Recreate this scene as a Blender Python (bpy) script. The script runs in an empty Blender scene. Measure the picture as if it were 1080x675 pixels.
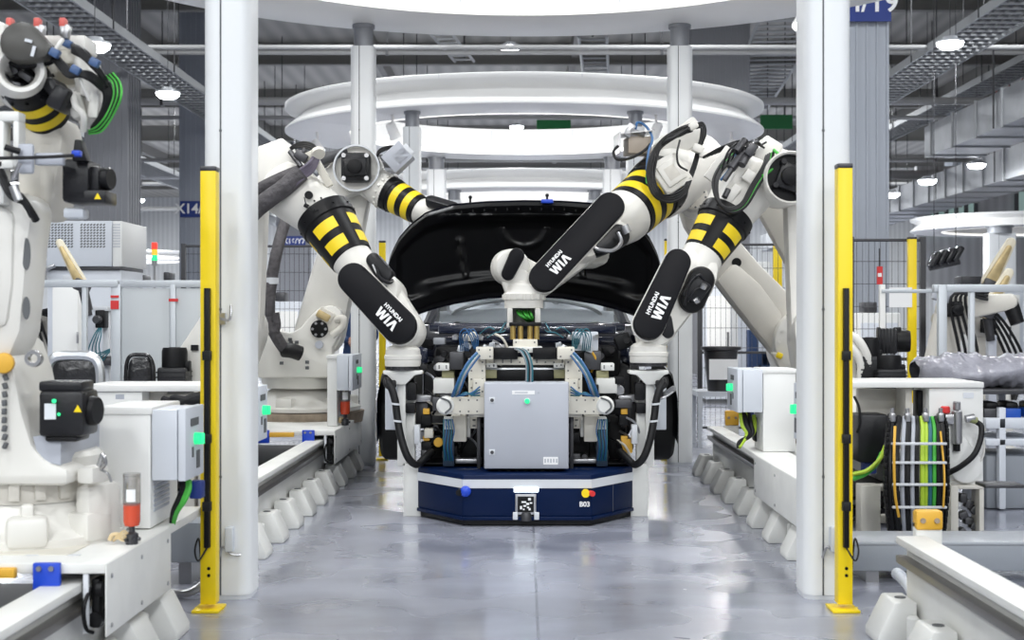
import bpy, bmesh, math, random
from mathutils import Vector, Matrix, Euler

scene = bpy.context.scene
COL = scene.collection
RND = random.Random(7)
PI = math.pi

# ------------------------------------------------------------------ camera, world, exposure
EYE = 1.25                      # camera height
FOC = 1400.0                    # focal length in pixels of the 1080-wide frame
CX, CY = 553.0, 338.0           # vanishing point of the aisle
cam_data = bpy.data.cameras.new('camera')
cam = bpy.data.objects.new('camera', cam_data)
COL.objects.link(cam)
cam.location = (0, 0, EYE)
cam.rotation_euler = (PI / 2, 0, 0)
cam_data.sensor_width = 36
cam_data.lens = 36 * FOC / 1080
cam_data.shift_x = -(CX - 540) / 1080
cam_data.shift_y = (CY - 337.5) / 1080
cam_data.clip_end = 300
cam_data.dof.use_dof = True
cam_data.dof.focus_distance = 8.6
cam_data.dof.aperture_fstop = 4.0
scene.camera = cam
scene.view_settings.view_transform = 'Standard'
scene.view_settings.look = 'None'
scene.view_settings.gamma = 1
scene.view_settings.use_curve_mapping = False
scene.view_settings.exposure = 0.0
world = bpy.data.worlds.new('hall_light')
scene.world = world
world.use_nodes = True
bg = world.node_tree.nodes['Background']
bg.inputs[0].default_value = (0.92, 0.95, 1.0, 1)
bg.inputs[1].default_value = 0.34

RING_LIGHT = 13.0     # watts per canopy lamp
BAY_LIGHT = 230.0      # watts per high-bay lamp
FRONT_FILL = 2.5            # strength of the unseen fill lamps added behind the camera
STRIP = 1.2            # brightness of the canopy light strips


def P(px, py, z):
    """A measured point of the photograph at its distance z from the camera plane, in metres."""
    return Vector(((px - CX) / FOC * z, z, EYE - (py - CY) / FOC * z))


# ------------------------------------------------------------------ materials
MATS = {}


def mat(name, col, rough=0.5, metal=0.0, emit=None, emit_s=0.0, trans=0.0, coat=0.0, bump=0.0, bscale=40, var=0.0, vscale=6, alpha=1.0, spec=0.5):
    m = bpy.data.materials.new(name)
    m.use_nodes = True
    nt = m.node_tree
    b = nt.nodes['Principled BSDF']
    b.inputs['Base Color'].default_value = (*col, 1)
    b.inputs['Roughness'].default_value = rough
    b.inputs['Metallic'].default_value = metal
    b.inputs['Specular IOR Level'].default_value = spec
    if trans:
        b.inputs['Transmission Weight'].default_value = trans
    if coat:
        b.inputs['Coat Weight'].default_value = coat
        b.inputs['Coat Roughness'].default_value = 0.05
    if alpha < 1:
        b.inputs['Alpha'].default_value = alpha
    if emit:
        b.inputs['Emission Color'].default_value = (*emit, 1)
        b.inputs['Emission Strength'].default_value = emit_s
    if var or bump:
        tc = nt.nodes.new('ShaderNodeTexCoord')
    if var:
        n = nt.nodes.new('ShaderNodeTexNoise')
        n.inputs['Scale'].default_value = vscale
        n.inputs['Detail'].default_value = 5
        nt.links.new(tc.outputs['Object'], n.inputs['Vector'])
        r = nt.nodes.new('ShaderNodeMapRange')
        r.inputs['From Min'].default_value = 0.3
        r.inputs['From Max'].default_value = 0.7
        r.inputs['To Min'].default_value = 1 - var
        r.inputs['To Max'].default_value = 1 + var * 0.6
        nt.links.new(n.outputs['Fac'], r.inputs['Value'])
        mx = nt.nodes.new('ShaderNodeVectorMath')
        mx.operation = 'SCALE'
        mx.inputs[0].default_value = col
        nt.links.new(r.outputs['Result'], mx.inputs['Scale'])
        nt.links.new(mx.outputs['Vector'], b.inputs['Base Color'])
    if bump:
        n2 = nt.nodes.new('ShaderNodeTexNoise')
        n2.inputs['Scale'].default_value = bscale
        n2.inputs['Detail'].default_value = 4
        nt.links.new(tc.outputs['Object'], n2.inputs['Vector'])
        bp = nt.nodes.new('ShaderNodeBump')
        bp.inputs['Strength'].default_value = bump
        bp.inputs['Distance'].default_value = 0.02
        nt.links.new(n2.outputs['Fac'], bp.inputs['Height'])
        nt.links.new(bp.outputs['Normal'], b.inputs['Normal'])
    MATS[name] = m
    return m


W_ROB = mat('robot_white', (0.70, 0.685, 0.64), 0.38, var=0.05, vscale=3)
W_CAST = mat('robot_cast', (0.60, 0.575, 0.52), 0.5, var=0.06, vscale=4)
W_PIL = mat('pillar_white', (0.77, 0.785, 0.79), 0.35)
W_CAN = mat('canopy_white', (0.86, 0.855, 0.84), 0.3, var=0.02, vscale=2)
W_PAINT = mat('rail_white', (0.72, 0.72, 0.69), 0.45, var=0.07, vscale=5)
W_CAB = mat('cabinet_white', (0.76, 0.76, 0.74), 0.4)
CREAM = mat('cream_plate', (0.66, 0.63, 0.55), 0.45, var=0.06, vscale=9)
G_BOX = mat('grey_box', (0.42, 0.44, 0.49), 0.42)
G_BOX2 = mat('light_grey_box', (0.60, 0.63, 0.68), 0.42)
SEAM = mat('seam_dark', (0.10, 0.105, 0.11), 0.6)
BLK = mat('black_plastic', (0.006, 0.006, 0.007), 0.42, spec=0.22)
BLK_C = mat('cover_black', (0.006, 0.006, 0.008), 0.5, bump=0.05, bscale=300, spec=0.15)
BLK_M = mat('motor_black', (0.011, 0.011, 0.013), 0.36, bump=0.05, bscale=60, spec=0.35)
RUB = mat('cable_black', (0.008, 0.008, 0.009), 0.45, spec=0.3)
SLEEVE = mat('sleeve_grey', (0.075, 0.07, 0.075), 0.75, bump=0.9, bscale=28, var=0.3, vscale=20)
YEL = mat('safety_yellow', (0.90, 0.66, 0.003), 0.4)
YEL2 = mat('stripe_yellow', (0.84, 0.62, 0.01), 0.45)
ORY = mat('bumper_orange', (0.72, 0.40, 0.04), 0.5)
RED = mat('tape_red', (0.62, 0.03, 0.03), 0.45)
BLU = mat('agv_blue', (0.002, 0.010, 0.045), 0.35, spec=0.12)
BLU_B = mat('bracket_blue', (0.008, 0.055, 0.50), 0.4)
SGN = mat('sign_blue', (0.008, 0.03, 0.20), 0.5)
TXT = mat('letter_white', (0.85, 0.85, 0.85), 0.5)
STRIPE_S = mat('stripe_silver', (0.62, 0.64, 0.67), 0.35)
ALU = mat('aluminium', (0.62, 0.64, 0.66), 0.32, 0.75)
ALU_P = mat('aluminium_profile', (0.50, 0.53, 0.56), 0.42, 0.3)
STEEL = mat('steel', (0.42, 0.42, 0.43), 0.3, 0.9)
DSTEEL = mat('dark_steel', (0.075, 0.075, 0.08), 0.4, 0.7)
GUIDE = mat('guide_bar', (0.22, 0.21, 0.20), 0.32, 0.75)
BROWN = mat('worn_brown', (0.30, 0.24, 0.18), 0.6, var=0.35, vscale=12)
CARP = mat('car_paint', (0.006, 0.007, 0.016), 0.28, coat=1.0)
CARI = mat('hood_inner', (0.004, 0.004, 0.0045), 0.33, spec=0.45)
CARB = mat('car_dark_blue', (0.012, 0.018, 0.045), 0.25, coat=1.0)
GLASS = mat('windshield_glass', (0.9, 0.95, 0.95), 0.02, trans=1.0)
TIRE = mat('tire_rubber', (0.012, 0.012, 0.012), 0.75)
HOSE_B = mat('hose_blue', (0.02, 0.10, 0.25), 0.4)
HOSE_G = mat('hose_green', (0.06, 0.42, 0.05), 0.45)
HOSE_Y = mat('hose_yellow_green', (0.42, 0.60, 0.04), 0.45)
HOSE_T = mat('hose_teal', (0.02, 0.13, 0.17), 0.45)
HOSE_W = mat('hose_white', (0.62, 0.61, 0.58), 0.45)
GRN_L = mat('green_lamp', (0.02, 0.45, 0.18), 0.3, emit=(0.03, 0.85, 0.30), emit_s=0.9)
WHT_L = mat('white_lamp', (0.9, 0.95, 1), 0.3, emit=(0.85, 0.97, 1.0), emit_s=3.0)
RED_L = mat('red_lamp', (0.7, 0.03, 0.02), 0.3, emit=(1.0, 0.05, 0.03), emit_s=1.2)
AMB_L = mat('amber_lamp', (0.7, 0.35, 0.02), 0.3, emit=(1.0, 0.5, 0.05), emit_s=0.8)
BAY_L = mat('high_bay_lens', (1, 1, 1), 0.3, emit=(0.95, 0.98, 1.0), emit_s=14)
SLV = mat('sleeve_steel_grey', (0.27, 0.28, 0.30), 0.4, 0.3)
STRIP_L = mat('canopy_strip', (1, 1, 1), 0.3, emit=(1.0, 0.97, 0.90), emit_s=STRIP)
GREASE = mat('grease_red', (0.62, 0.075, 0.03), 0.25)
CLEAR = mat('clear_plastic', (0.62, 0.60, 0.57), 0.15, trans=0.85)
WRAP = mat('plastic_wrap', (0.36, 0.36, 0.41), 0.16, bump=1.0, bscale=9, var=0.25, vscale=7)
WRAPB = mat('wrapped_black', (0.02, 0.02, 0.022), 0.22, bump=0.8, bscale=9)
GOLD = mat('gold_pad', (0.52, 0.40, 0.20), 0.35, 0.3, var=0.3, vscale=10)
PANEL = mat('grey_panel', (0.50, 0.53, 0.55), 0.45)
COLM = mat('hall_column_grey', (0.31, 0.335, 0.39), 0.5)
DUCT = mat('duct_zinc', (0.40, 0.41, 0.43), 0.42, 0.5, var=0.15, vscale=2)
TRAY = mat('tray_zinc', (0.40, 0.41, 0.42), 0.5, 0.4)
PIPE = mat('pipe_grey', (0.42, 0.42, 0.42), 0.5)
PIPE_R = mat('pipe_red', (0.50, 0.20, 0.18), 0.5)
GRN_S = mat('sign_green', (0.01, 0.17, 0.045), 0.5)
CEIL_B = mat('beam_grey', (0.24, 0.235, 0.22), 0.6)
PCB = mat('flat_label', (0.70, 0.72, 0.76), 0.5)
SKIN = mat('skin', (0.52, 0.27, 0.18), 0.5)
NAVY = mat('navy_cloth', (0.02, 0.045, 0.12), 0.85, bump=0.3, bscale=50)
HAIR = mat('hair_black', (0.015, 0.012, 0.010), 0.6)
BLUE_BIN = mat('bin_blue', (0.01, 0.08, 0.42), 0.4)


# ------------------------------------------------------------------ mesh builder
def frame(o, x, n):
    """Matrix with origin o, local X along x and local Z along n (made square to x)."""
    x = Vector(x).normalized()
    n = Vector(n)
    n = (n - x * n.dot(x)).normalized()
    y = n.cross(x)
    return Matrix(((x.x, y.x, n.x, o[0]), (x.y, y.y, n.y, o[1]), (x.z, y.z, n.z, o[2]), (0, 0, 0, 1)))


def axis_m(o, ax):
    """Matrix with local Z along ax."""
    ax = Vector(ax).normalized()
    q = Vector((0, 0, 1)).rotation_difference(ax)
    return Matrix.Translation(Vector(o)) @ q.to_matrix().to_4x4()


SPLIT = {'hanger', 'flange', 'cross_member', 'rung', 'chain_link', 'arm_opening', 'status_light', 'red_tape', 'top_rail', 'steel_clip', 'hose_connector', 'hose_clamp',
         'bumper_lug', 'steel_foot', 'rail', 'wheel_block', 'cross_bar', 'cross_rail', 'side_rail', 'plug', 'blue_clip', 'seat_part', 'type_plate', 'clamp', 'name_plate',
         'lock_plate', 'lock', 'cable_gland', 'stand', 'deck_sticker', 'door_plate', 'hose_tie', 'cable_bracket', 'valve_cluster', 'yellow_wire', 'edge_rib', 'hood_stop', 'motor_bolt', 'bracket_bolt', 'grey_hose', 'sensor_fitting', 'cap_bolt', 'apron_screw', 'post'}


class MB:
    def __init__(self):
        self.bm = bmesh.new()
        self.mi = 0

    def _fin(self, verts, M=None, bevel=0.0, seg=2):
        if M is not None:
            bmesh.ops.transform(self.bm, matrix=M, verts=verts)
        vs = set(verts)
        fs = {f for v in verts for f in v.link_faces}
        for f in fs:
            f.material_index = self.mi
        if bevel:
            es = [e for e in {e for v in verts for e in v.link_edges} if e.is_manifold and len(e.link_faces) == 2 and e.calc_face_angle(0) > 0.6]
            if es:
                r = bmesh.ops.bevel(self.bm, geom=es, offset=bevel, segments=seg, profile=0.5, affect='EDGES', clamp_overlap=True)
                for f in r['faces']:
                    f.material_index = self.mi

    def box(self, c, s, rot=None, bevel=0.0, M=None):
        if rot is None:
            rot = Matrix.Identity(4)
        elif not isinstance(rot, Matrix):
            rot = Euler(rot).to_matrix().to_4x4()
        vs = bmesh.ops.create_cube(self.bm, size=1.0)['verts']
        MM = Matrix.Translation(Vector(c)) @ rot @ Matrix.Diagonal((s[0], s[1], s[2], 1))
        if M is not None:
            MM = M @ MM
        self._fin(vs, MM, bevel)
        return self

    def bb(self, x0, x1, y0, y1, z0, z1, bevel=0.0):
        return self.box(((x0 + x1) / 2, (y0 + y1) / 2, (z0 + z1) / 2), (abs(x1 - x0), abs(y1 - y0), abs(z1 - z0)), None, bevel)

    def cyl(self, p0, p1, r, r2=None, seg=20, bevel=0.0):
        p0, p1 = Vector(p0), Vector(p1)
        L = (p1 - p0).length
        r2 = r if r2 is None else r2
        pr = [(0, 0)]
        if bevel:
            pr += [(max(r - bevel, 1e-4), 0), (r, bevel), (r2, L - bevel), (max(r2 - bevel, 1e-4), L)]
        else:
            pr += [(r, 0), (r2, L)]
        pr += [(0, L)]
        return self.lathe(pr, p0, p1 - p0, seg)

    def lathe(self, prof, o, ax, seg=28, a0=0.0, a1=2 * PI, M=None):
        M = axis_m(o, ax) if M is None else M
        full = abs(a1 - a0 - 2 * PI) < 1e-6
        n = seg if full else seg + 1
        rows = []
        new = []
        for (r, h) in prof:
            if abs(r) < 1e-6:
                v = self.bm.verts.new((0, 0, h))
                rows.append([v] * n)
                new.append(v)
            else:
                row = [self.bm.verts.new((r * math.cos(a0 + (a1 - a0) * i / seg), r * math.sin(a0 + (a1 - a0) * i / seg), h)) for i in range(n)]
                rows.append(row)
                new += row
        for a, b in zip(rows, rows[1:]):
            for i in range(n if full else n - 1):
                j = (i + 1) % n
                q = []
                for v in (a[i], a[j], b[j], b[i]):
                    if v not in q:
                        q.append(v)
                if len(q) >= 3:
                    try:
                        self.bm.faces.new(q)
                    except ValueError:
                        pass
        self._fin(new, M)
        return self

    def prism(self, pts, depth, M, bevel=0.0, seg=2):
        a = [self.bm.verts.new((x, y, -depth / 2)) for x, y in pts]
        b = [self.bm.verts.new((x, y, depth / 2)) for x, y in pts]
        n = len(pts)
        self.bm.faces.new(list(reversed(a)))
        self.bm.faces.new(b)
        for i in range(n):
            j = (i + 1) % n
            self.bm.faces.new((a[i], a[j], b[j], b[i]))
        vs = a + b
        bmesh.ops.recalc_face_normals(self.bm, faces=list({f for v in vs for f in v.link_faces}))
        self._fin(vs, M, bevel, seg)
        return self

    def link(self, A, B, ra, rb, depth, n, off=0.0, bevel=0.02, seg=10):
        """A robot link: two round ends joined by their tangents, a plate of the given depth square to n."""
        A, B = Vector(A), Vector(B)
        M = frame(A, B - A, n)
        L = (B - A).length
        th = math.acos(max(-1, min(1, (ra - rb) / L)))
        pts = [(ra * math.cos(th + (2 * PI - 2 * th) * i / seg), ra * math.sin(th + (2 * PI - 2 * th) * i / seg)) for i in range(seg + 1)]
        pts += [(L + rb * math.cos(-th + 2 * th * i / seg), rb * math.sin(-th + 2 * th * i / seg)) for i in range(seg + 1)]
        return self.prism(pts, depth, M @ Matrix.Translation((0, 0, off)), bevel)

    def tube(self, pts, r, seg=8, smooth=True, step=6, r2=None, cap=True):
        pts = [Vector(p) for p in pts]
        if smooth and len(pts) > 2:
            e = [pts[0] * 2 - pts[1]] + pts + [pts[-1] * 2 - pts[-2]]
            q = []
            for i in range(1, len(e) - 2):
                for k in range(step):
                    t = k / step
                    p0, p1, p2, p3 = e[i - 1], e[i], e[i + 1], e[i + 2]
                    q.append(0.5 * (2 * p1 + (p2 - p0) * t + (2 * p0 - 5 * p1 + 4 * p2 - p3) * t * t + (3 * p1 - p0 - 3 * p2 + p3) * t ** 3))
            q.append(pts[-1])
            pts = q
        d = (pts[1] - pts[0]).normalized()
        up = Vector((0, 0, 1)) if abs(d.z) < 0.9 else Vector((1, 0, 0))
        nrm = (up - d * up.dot(d)).normalized()
        rows, new = [], []
        for i, p in enumerate(pts):
            if i == 0:
                t = pts[1] - pts[0]
            elif i == len(pts) - 1:
                t = pts[-1] - pts[-2]
            else:
                t = pts[i + 1] - pts[i - 1]
            t.normalize()
            nrm = (nrm - t * nrm.dot(t)).normalized()
            bn = t.cross(nrm)
            rr = r if r2 is None else r + (r2 - r) * i / (len(pts) - 1)
            row = [self.bm.verts.new(p + (nrm * math.cos(2 * PI * k / seg) + bn * math.sin(2 * PI * k / seg)) * rr) for k in range(seg)]
            rows.append(row)
            new += row
        for a, b in zip(rows, rows[1:]):
            for k in range(seg):
                j = (k + 1) % seg
                self.bm.faces.new((a[k], a[j], b[j], b[k]))
        if cap:
            self.bm.faces.new(list(reversed(rows[0])))
            self.bm.faces.new(rows[-1])
        self._fin(new)
        return self

    def ball(self, c, r, s=(1, 1, 1), M=None):
        vs = bmesh.ops.create_uvsphere(self.bm, u_segments=20, v_segments=12, radius=r)['verts']
        self._fin(vs, Matrix.Translation(Vector(c)) @ (M or Matrix.Identity(4)) @ Matrix.Diagonal((*s, 1)))
        return self

    def grid(self, fn, nu, nv, flip=False):
        vs = [[self.bm.verts.new(fn(i / nu, j / nv)) for j in range(nv + 1)] for i in range(nu + 1)]
        for i in range(nu):
            for j in range(nv):
                q = (vs[i][j], vs[i + 1][j], vs[i + 1][j + 1], vs[i][j + 1])
                self.bm.faces.new(tuple(reversed(q)) if flip else q)
        self._fin([v for r in vs for v in r])
        return self

    def build(self, name, m, parent=None, recalc=True):
        if name in SPLIT and parent is not None:
            seen, islands = set(), []
            for v in self.bm.verts:
                if v in seen:
                    continue
                stack, isl = [v], []
                seen.add(v)
                while stack:
                    q = stack.pop()
                    isl.append(q)
                    for e in q.link_edges:
                        w = e.other_vert(q)
                        if w not in seen:
                            seen.add(w)
                            stack.append(w)
                islands.append(isl)
            if 1 < len(islands) <= 100:
                first = None
                for isl in islands:
                    p = MB()
                    mp = {v: p.bm.verts.new(v.co) for v in isl}
                    for f in {f for v in isl for f in v.link_faces}:
                        p.bm.faces.new([mp[v] for v in f.verts])
                    o = p._link(name, m, parent, recalc)
                    first = first or o
                self.bm.free()
                return first
        return self._link(name, m, parent, recalc)

    def _link(self, name, m, parent, recalc):
        if recalc:
            bmesh.ops.recalc_face_normals(self.bm, faces=self.bm.faces)
        if parent is not None:
            self.bm.transform(WM[parent.name].inverted())
        me = bpy.data.meshes.new(name)
        self.bm.to_mesh(me)
        self.bm.free()
        for mm in (m if isinstance(m, (list, tuple)) else [m]):
            me.materials.append(mm)
        for p in me.polygons:
            p.use_smooth = True
        me.set_sharp_from_angle(angle=math.radians(38))
        o = bpy.data.objects.new(name, me)
        COL.objects.link(o)
        if parent is not None:
            o.parent = parent
            WM[o.name] = WM[parent.name]
        else:
            WM[o.name] = Matrix.Identity(4)
        return o


WM = {}


def thing(name, label, cat, loc=(0, 0, 0), rz=0.0, group=None, kind=None):
    o = bpy.data.objects.new(name, None)
    o.empty_display_size = 0.1
    COL.objects.link(o)
    o.location = loc
    o.rotation_euler = (0, 0, rz)
    WM[o.name] = Matrix.Translation(Vector(loc)) @ Matrix.Rotation(rz, 4, 'Z')
    o['label'] = label
    o['category'] = cat
    if group:
        o['group'] = group
    if kind:
        o['kind'] = kind
    return o


def tag(o, label, cat, group=None, kind=None):
    o['label'] = label
    o['category'] = cat
    if group:
        o['group'] = group
    if kind:
        o['kind'] = kind
    return o


def struct(o):
    o['kind'] = 'structure'
    return o


def copy_tree(o, loc=None, rz=None, label=None, parent=None):
    c = o.copy()
    COL.objects.link(c)
    if parent is not None:
        c.parent = parent
    if loc is not None:
        c.location = loc
    if rz is not None:
        c.rotation_euler = (0, 0, rz)
    if label:
        c['label'] = label
    for ch in list(o.children):
        copy_tree(ch, parent=c)
    return c


def text_mesh(name, s, size, M, m, parent=None, bold=0.0, extrude=0.0008):
    cu = bpy.data.curves.new(name, 'FONT')
    cu.body = s
    cu.size = size
    cu.align_x = 'CENTER'
    cu.align_y = 'CENTER'
    cu.offset = bold
    cu.extrude = extrude
    t = bpy.data.objects.new(name + '_tmp', cu)
    COL.objects.link(t)
    dg = bpy.context.evaluated_depsgraph_get()
    me = bpy.data.meshes.new_from_object(t.evaluated_get(dg))
    bpy.data.objects.remove(t)
    bpy.data.curves.remove(cu)
    me.transform((WM[parent.name].inverted() if parent is not None else Matrix.Identity(4)) @ M)
    me.materials.clear()
    me.materials.append(m)
    o = bpy.data.objects.new(name, me)
    COL.objects.link(o)
    if parent is not None:
        o.parent = parent
        WM[o.name] = WM[parent.name]
    return o


def face_cam(o, n=(0, -1, 0), ang=0.0):
    """Frame on a face looking along n (default towards the camera side), text running along +X turned by ang."""
    n = Vector(n).normalized()
    up = Vector((0, 0, 1))
    x = up.cross(n).normalized()
    M = frame(o, x, n)
    return M @ Matrix.Rotation(ang, 4, 'Z')


def lamp(name, loc, power, size, col=(1, 0.98, 0.95), rot=(0, 0, 0), parent=None, spread=None):
    d = bpy.data.lights.new(name, 'AREA')
    d.shape = 'DISK'
    d.size = size
    d.energy = power
    d.color = col
    if spread:
        d.spread = spread
    o = bpy.data.objects.new(name, d)
    COL.objects.link(o)
    if parent is not None:
        o.parent = parent
        o.location = WM[parent.name].inverted() @ Vector(loc)
    else:
        o.location = loc
    o.rotation_euler = rot
    return o


# ================================================================== THE HALL
def floor_material():
    m = bpy.data.materials.new('floor_epoxy')
    m.use_nodes = True
    nt = m.node_tree
    b = nt.nodes['Principled BSDF']
    tc = nt.nodes.new('ShaderNodeTexCoord')
    n1 = nt.nodes.new('ShaderNodeTexNoise')
    n1.inputs['Scale'].default_value = 0.9
    n1.inputs['Detail'].default_value = 8
    n1.inputs['Roughness'].default_value = 0.6
    mp = nt.nodes.new('ShaderNodeMapping')
    mp.inputs['Scale'].default_value = (1, 2.2, 1)
    nt.links.new(tc.outputs['Object'], mp.inputs['Vector'])
    nt.links.new(mp.outputs['Vector'], n1.inputs['Vector'])
    cr = nt.nodes.new('ShaderNodeValToRGB')
    cr.color_ramp.elements[0].position = 0.33
    cr.color_ramp.elements[0].color = (0.245, 0.25, 0.285, 1)
    cr.color_ramp.elements[1].position = 0.68
    cr.color_ramp.elements[1].color = (0.35, 0.358, 0.405, 1)
    nt.links.new(n1.outputs['Fac'], cr.inputs['Fac'])
    # joint lines of the floor bays
    sx = nt.nodes.new('ShaderNodeSeparateXYZ')
    nt.links.new(tc.outputs['Object'], sx.inputs['Vector'])
    add = nt.nodes.new('ShaderNodeMath')
    add.operation = 'SUBTRACT'
    add.inputs[1].default_value = 0.055
    nt.links.new(sx.outputs['X'], add.inputs[0])
    ab = nt.nodes.new('ShaderNodeMath')
    ab.operation = 'ABSOLUTE'
    nt.links.new(add.outputs[0], ab.inputs[0])
    lt = nt.nodes.new('ShaderNodeMath')
    lt.operation = 'LESS_THAN'
    lt.inputs[1].default_value = 0.006
    nt.links.new(ab.outputs[0], lt.inputs[0])
    mx = nt.nodes.new('ShaderNodeMix')
    mx.data_type = 'RGBA'
    nt.links.new(lt.outputs[0], mx.inputs['Factor'])
    nt.links.new(cr.outputs['Color'], mx.inputs['A'])
    mx.inputs['B'].default_value = (0.17, 0.175, 0.20, 1)
    nt.links.new(mx.outputs['Result'], b.inputs['Base Color'])
    n2 = nt.nodes.new('ShaderNodeTexNoise')
    n2.inputs['Scale'].default_value = 1.6
    n2.inputs['Detail'].default_value = 2
    nt.links.new(tc.outputs['Object'], n2.inputs['Vector'])
    mr = nt.nodes.new('ShaderNodeMapRange')
    mr.inputs['From Min'].default_value = 0.35
    mr.inputs['From Max'].default_value = 0.65
    mr.inputs['To Min'].default_value = 0.13
    mr.inputs['To Max'].default_value = 0.36
    nt.links.new(n2.outputs['Fac'], mr.inputs['Value'])
    nt.links.new(mr.outputs['Result'], b.inputs['Roughness'])
    b.inputs['Coat Weight'].default_value = 0.65
    nt.links.new(mr.outputs['Result'], b.inputs['Coat Roughness'])
    b.inputs['Coat Tint'].default_value = (0.93, 0.95, 1.0, 1)
    b.inputs['Specular IOR Level'].default_value = 0.7
    return m


def deck_material(name, c0, c1, scale):
    """Ribbed metal sheet: the ribs run along the hall, as narrow bands of a wave."""
    m = bpy.data.materials.new(name)
    m.use_nodes = True
    nt = m.node_tree
    b = nt.nodes['Principled BSDF']
    b.inputs['Roughness'].default_value = 0.6
    tc = nt.nodes.new('ShaderNodeTexCoord')
    w = nt.nodes.new('ShaderNodeTexWave')
    w.inputs['Scale'].default_value = scale
    w.inputs['Distortion'].default_value = 0.0
    nt.links.new(tc.outputs['Object'], w.inputs['Vector'])
    cr = nt.nodes.new('ShaderNodeValToRGB')
    cr.color_ramp.elements[0].color = (*c0, 1)
    cr.color_ramp.elements[1].color = (*c1, 1)
    nt.links.new(w.outputs['Fac'], cr.inputs['Fac'])
    nt.links.new(cr.outputs['Color'], b.inputs['Base Color'])
    bp = nt.nodes.new('ShaderNodeBump')
    bp.inputs['Strength'].default_value = 0.5
    nt.links.new(w.outputs['Fac'], bp.inputs['Height'])
    nt.links.new(bp.outputs['Normal'], b.inputs['Normal'])
    return m


CEIL_Z = 9.6
FLOOR_M = floor_material()
m = MB(); m.bb(-30, 30, -40, 90, -0.2, 0)
struct(m.build('floor', FLOOR_M))
m = MB(); m.bb(-30, 30, -40, 90, CEIL_Z, CEIL_Z + 0.2)
struct(m.build('ceiling', deck_material('ceiling_deck', (0.33, 0.32, 0.30), (0.45, 0.44, 0.41), 0.55)))
WALL = deck_material('wall_sheet', (0.52, 0.53, 0.54), (0.62, 0.63, 0.64), 1.0)
m = MB(); m.bb(-30, 30, 90, 90.3, 0, CEIL_Z)
struct(m.build('wall_back', WALL))
m = MB(); m.bb(-30.3, -30, 20, 90, 0, CEIL_Z)
struct(m.build('wall_left', WALL))
m = MB(); m.bb(30, 30.3, 20, 90, 0, CEIL_Z)
struct(m.build('wall_right', WALL))
# beams under the roof deck
for i, y in enumerate((21, 27, 33, 40, 48, 57, 67, 78)):
    m = MB()
    m.bb(-30, 30, y - 0.12, y + 0.12, CEIL_Z - 0.06, CEIL_Z)
    m.bb(-30, 30, y - 0.02, y + 0.02, CEIL_Z - 0.6, CEIL_Z - 0.06)
    m.bb(-30, 30, y - 0.12, y + 0.12, CEIL_Z - 0.66, CEIL_Z - 0.6)
    struct(m.build('trim_%d' % (i + 1), CEIL_B))
for i, x in enumerate((-18, -11, -4.5, 1.5, 8, 15)):
    m = MB()
    m.bb(x - 0.1, x + 0.1, 16, 89, CEIL_Z - 0.45, CEIL_Z)
    struct(m.build('trim_%d' % (i + 11), CEIL_B))
# pipes under the roof: each a thing of its own
PIPES = [(20.5, 7.35, 0.035, 'thin'), (23.5, 7.0, 0.045, 'white'), (26, 6.6, 0.05, 'white'), (29, 7.1, 0.05, 'thin'),
         (33, 6.7, 0.10, 'thick'), (37, 6.9, 0.06, 'thin'), (41, 6.2, 0.06, 'white'), (46, 6.3, 0.16, 'fat'), (52, 6.6, 0.07, 'thin'), (60, 6.3, 0.09, 'thin')]
for i, (y, z, r, k) in enumerate(PIPES):
    t = thing('ceiling_pipe', '', 'pipe', (0, y, z))
    t['label'] = 'pale pipe crossing under the dark roof, %s counted from the front' % ('first second third fourth fifth sixth seventh eighth ninth tenth'.split()[i])
    t['group'] = 'pipes crossing under the roof'
    m = MB(); m.cyl((-29, y, z), (29, y, z), r, seg=10)
    m.build('pipe', PIPE, t)
    m = MB()
    for x in range(-27, 28, 6):
        m.bb(x - 0.012, x + 0.012, y - 0.012, y + 0.012, z + r * 0.5, CEIL_Z - 0.05)
        m.bb(x - 0.03, x + 0.03, y - r * 1.15, y + r * 1.15, z - r * 1.1, z + r * 1.1)
    m.build('hanger', DSTEEL, t)
# ladder cable trays running along the hall
def cable_tray(x, z, y0, y1, w, label):
    t = thing('cable_tray', label, 'cable tray', (x, y0, z), 0, 'ladder trays under the roof')
    m = MB()
    for s in (-1, 1):
        m.bb(x + s * w / 2 - 0.02, x + s * w / 2 + 0.02, y0, y1, z, z + 0.16)
    m.build('side_rail', TRAY, t)
    m = MB()
    y = y0
    while y < y1:
        m.bb(x - w / 2, x + w / 2, y, y + 0.06, z + 0.01, z + 0.04)
        y += 0.35
    m.build('rung', TRAY, t)
    m = MB()
    for k in range(5):
        xx = x - w / 2 + w * (k + 0.7) / 5.4
        m.tube([(xx, y0, z + 0.08), (xx, y1, z + 0.08)], 0.05, 6, False)
    m.build('cable_bundle', SEAM, t)
    m = MB()
    y = y0 + 1
    while y < y1:
        for s in (-1, 1):
            m.bb(x + s * (w / 2 + 0.03) - 0.01, x + s * (w / 2 + 0.03) + 0.01, y, y + 0.02, z, CEIL_Z)
        y += 4
    m.build('hanger', DSTEEL, t)
cable_tray(-7.6, 6.3, 14, 60, 0.9, 'zinc ladder tray running away under roof beside the bright lamps over left robot')
cable_tray(8.4, 6.5, 14, 60, 1.0, 'wide zinc ladder tray running away past the blue column sign')
cable_tray(11.8, 7.2, 16, 60, 0.8, 'higher zinc ladder tray near the top corner over the ducts')
cable_tray(-12.5, 6.2, 24, 70, 1.2, 'distant ladder tray seen between the two grey columns')
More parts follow.
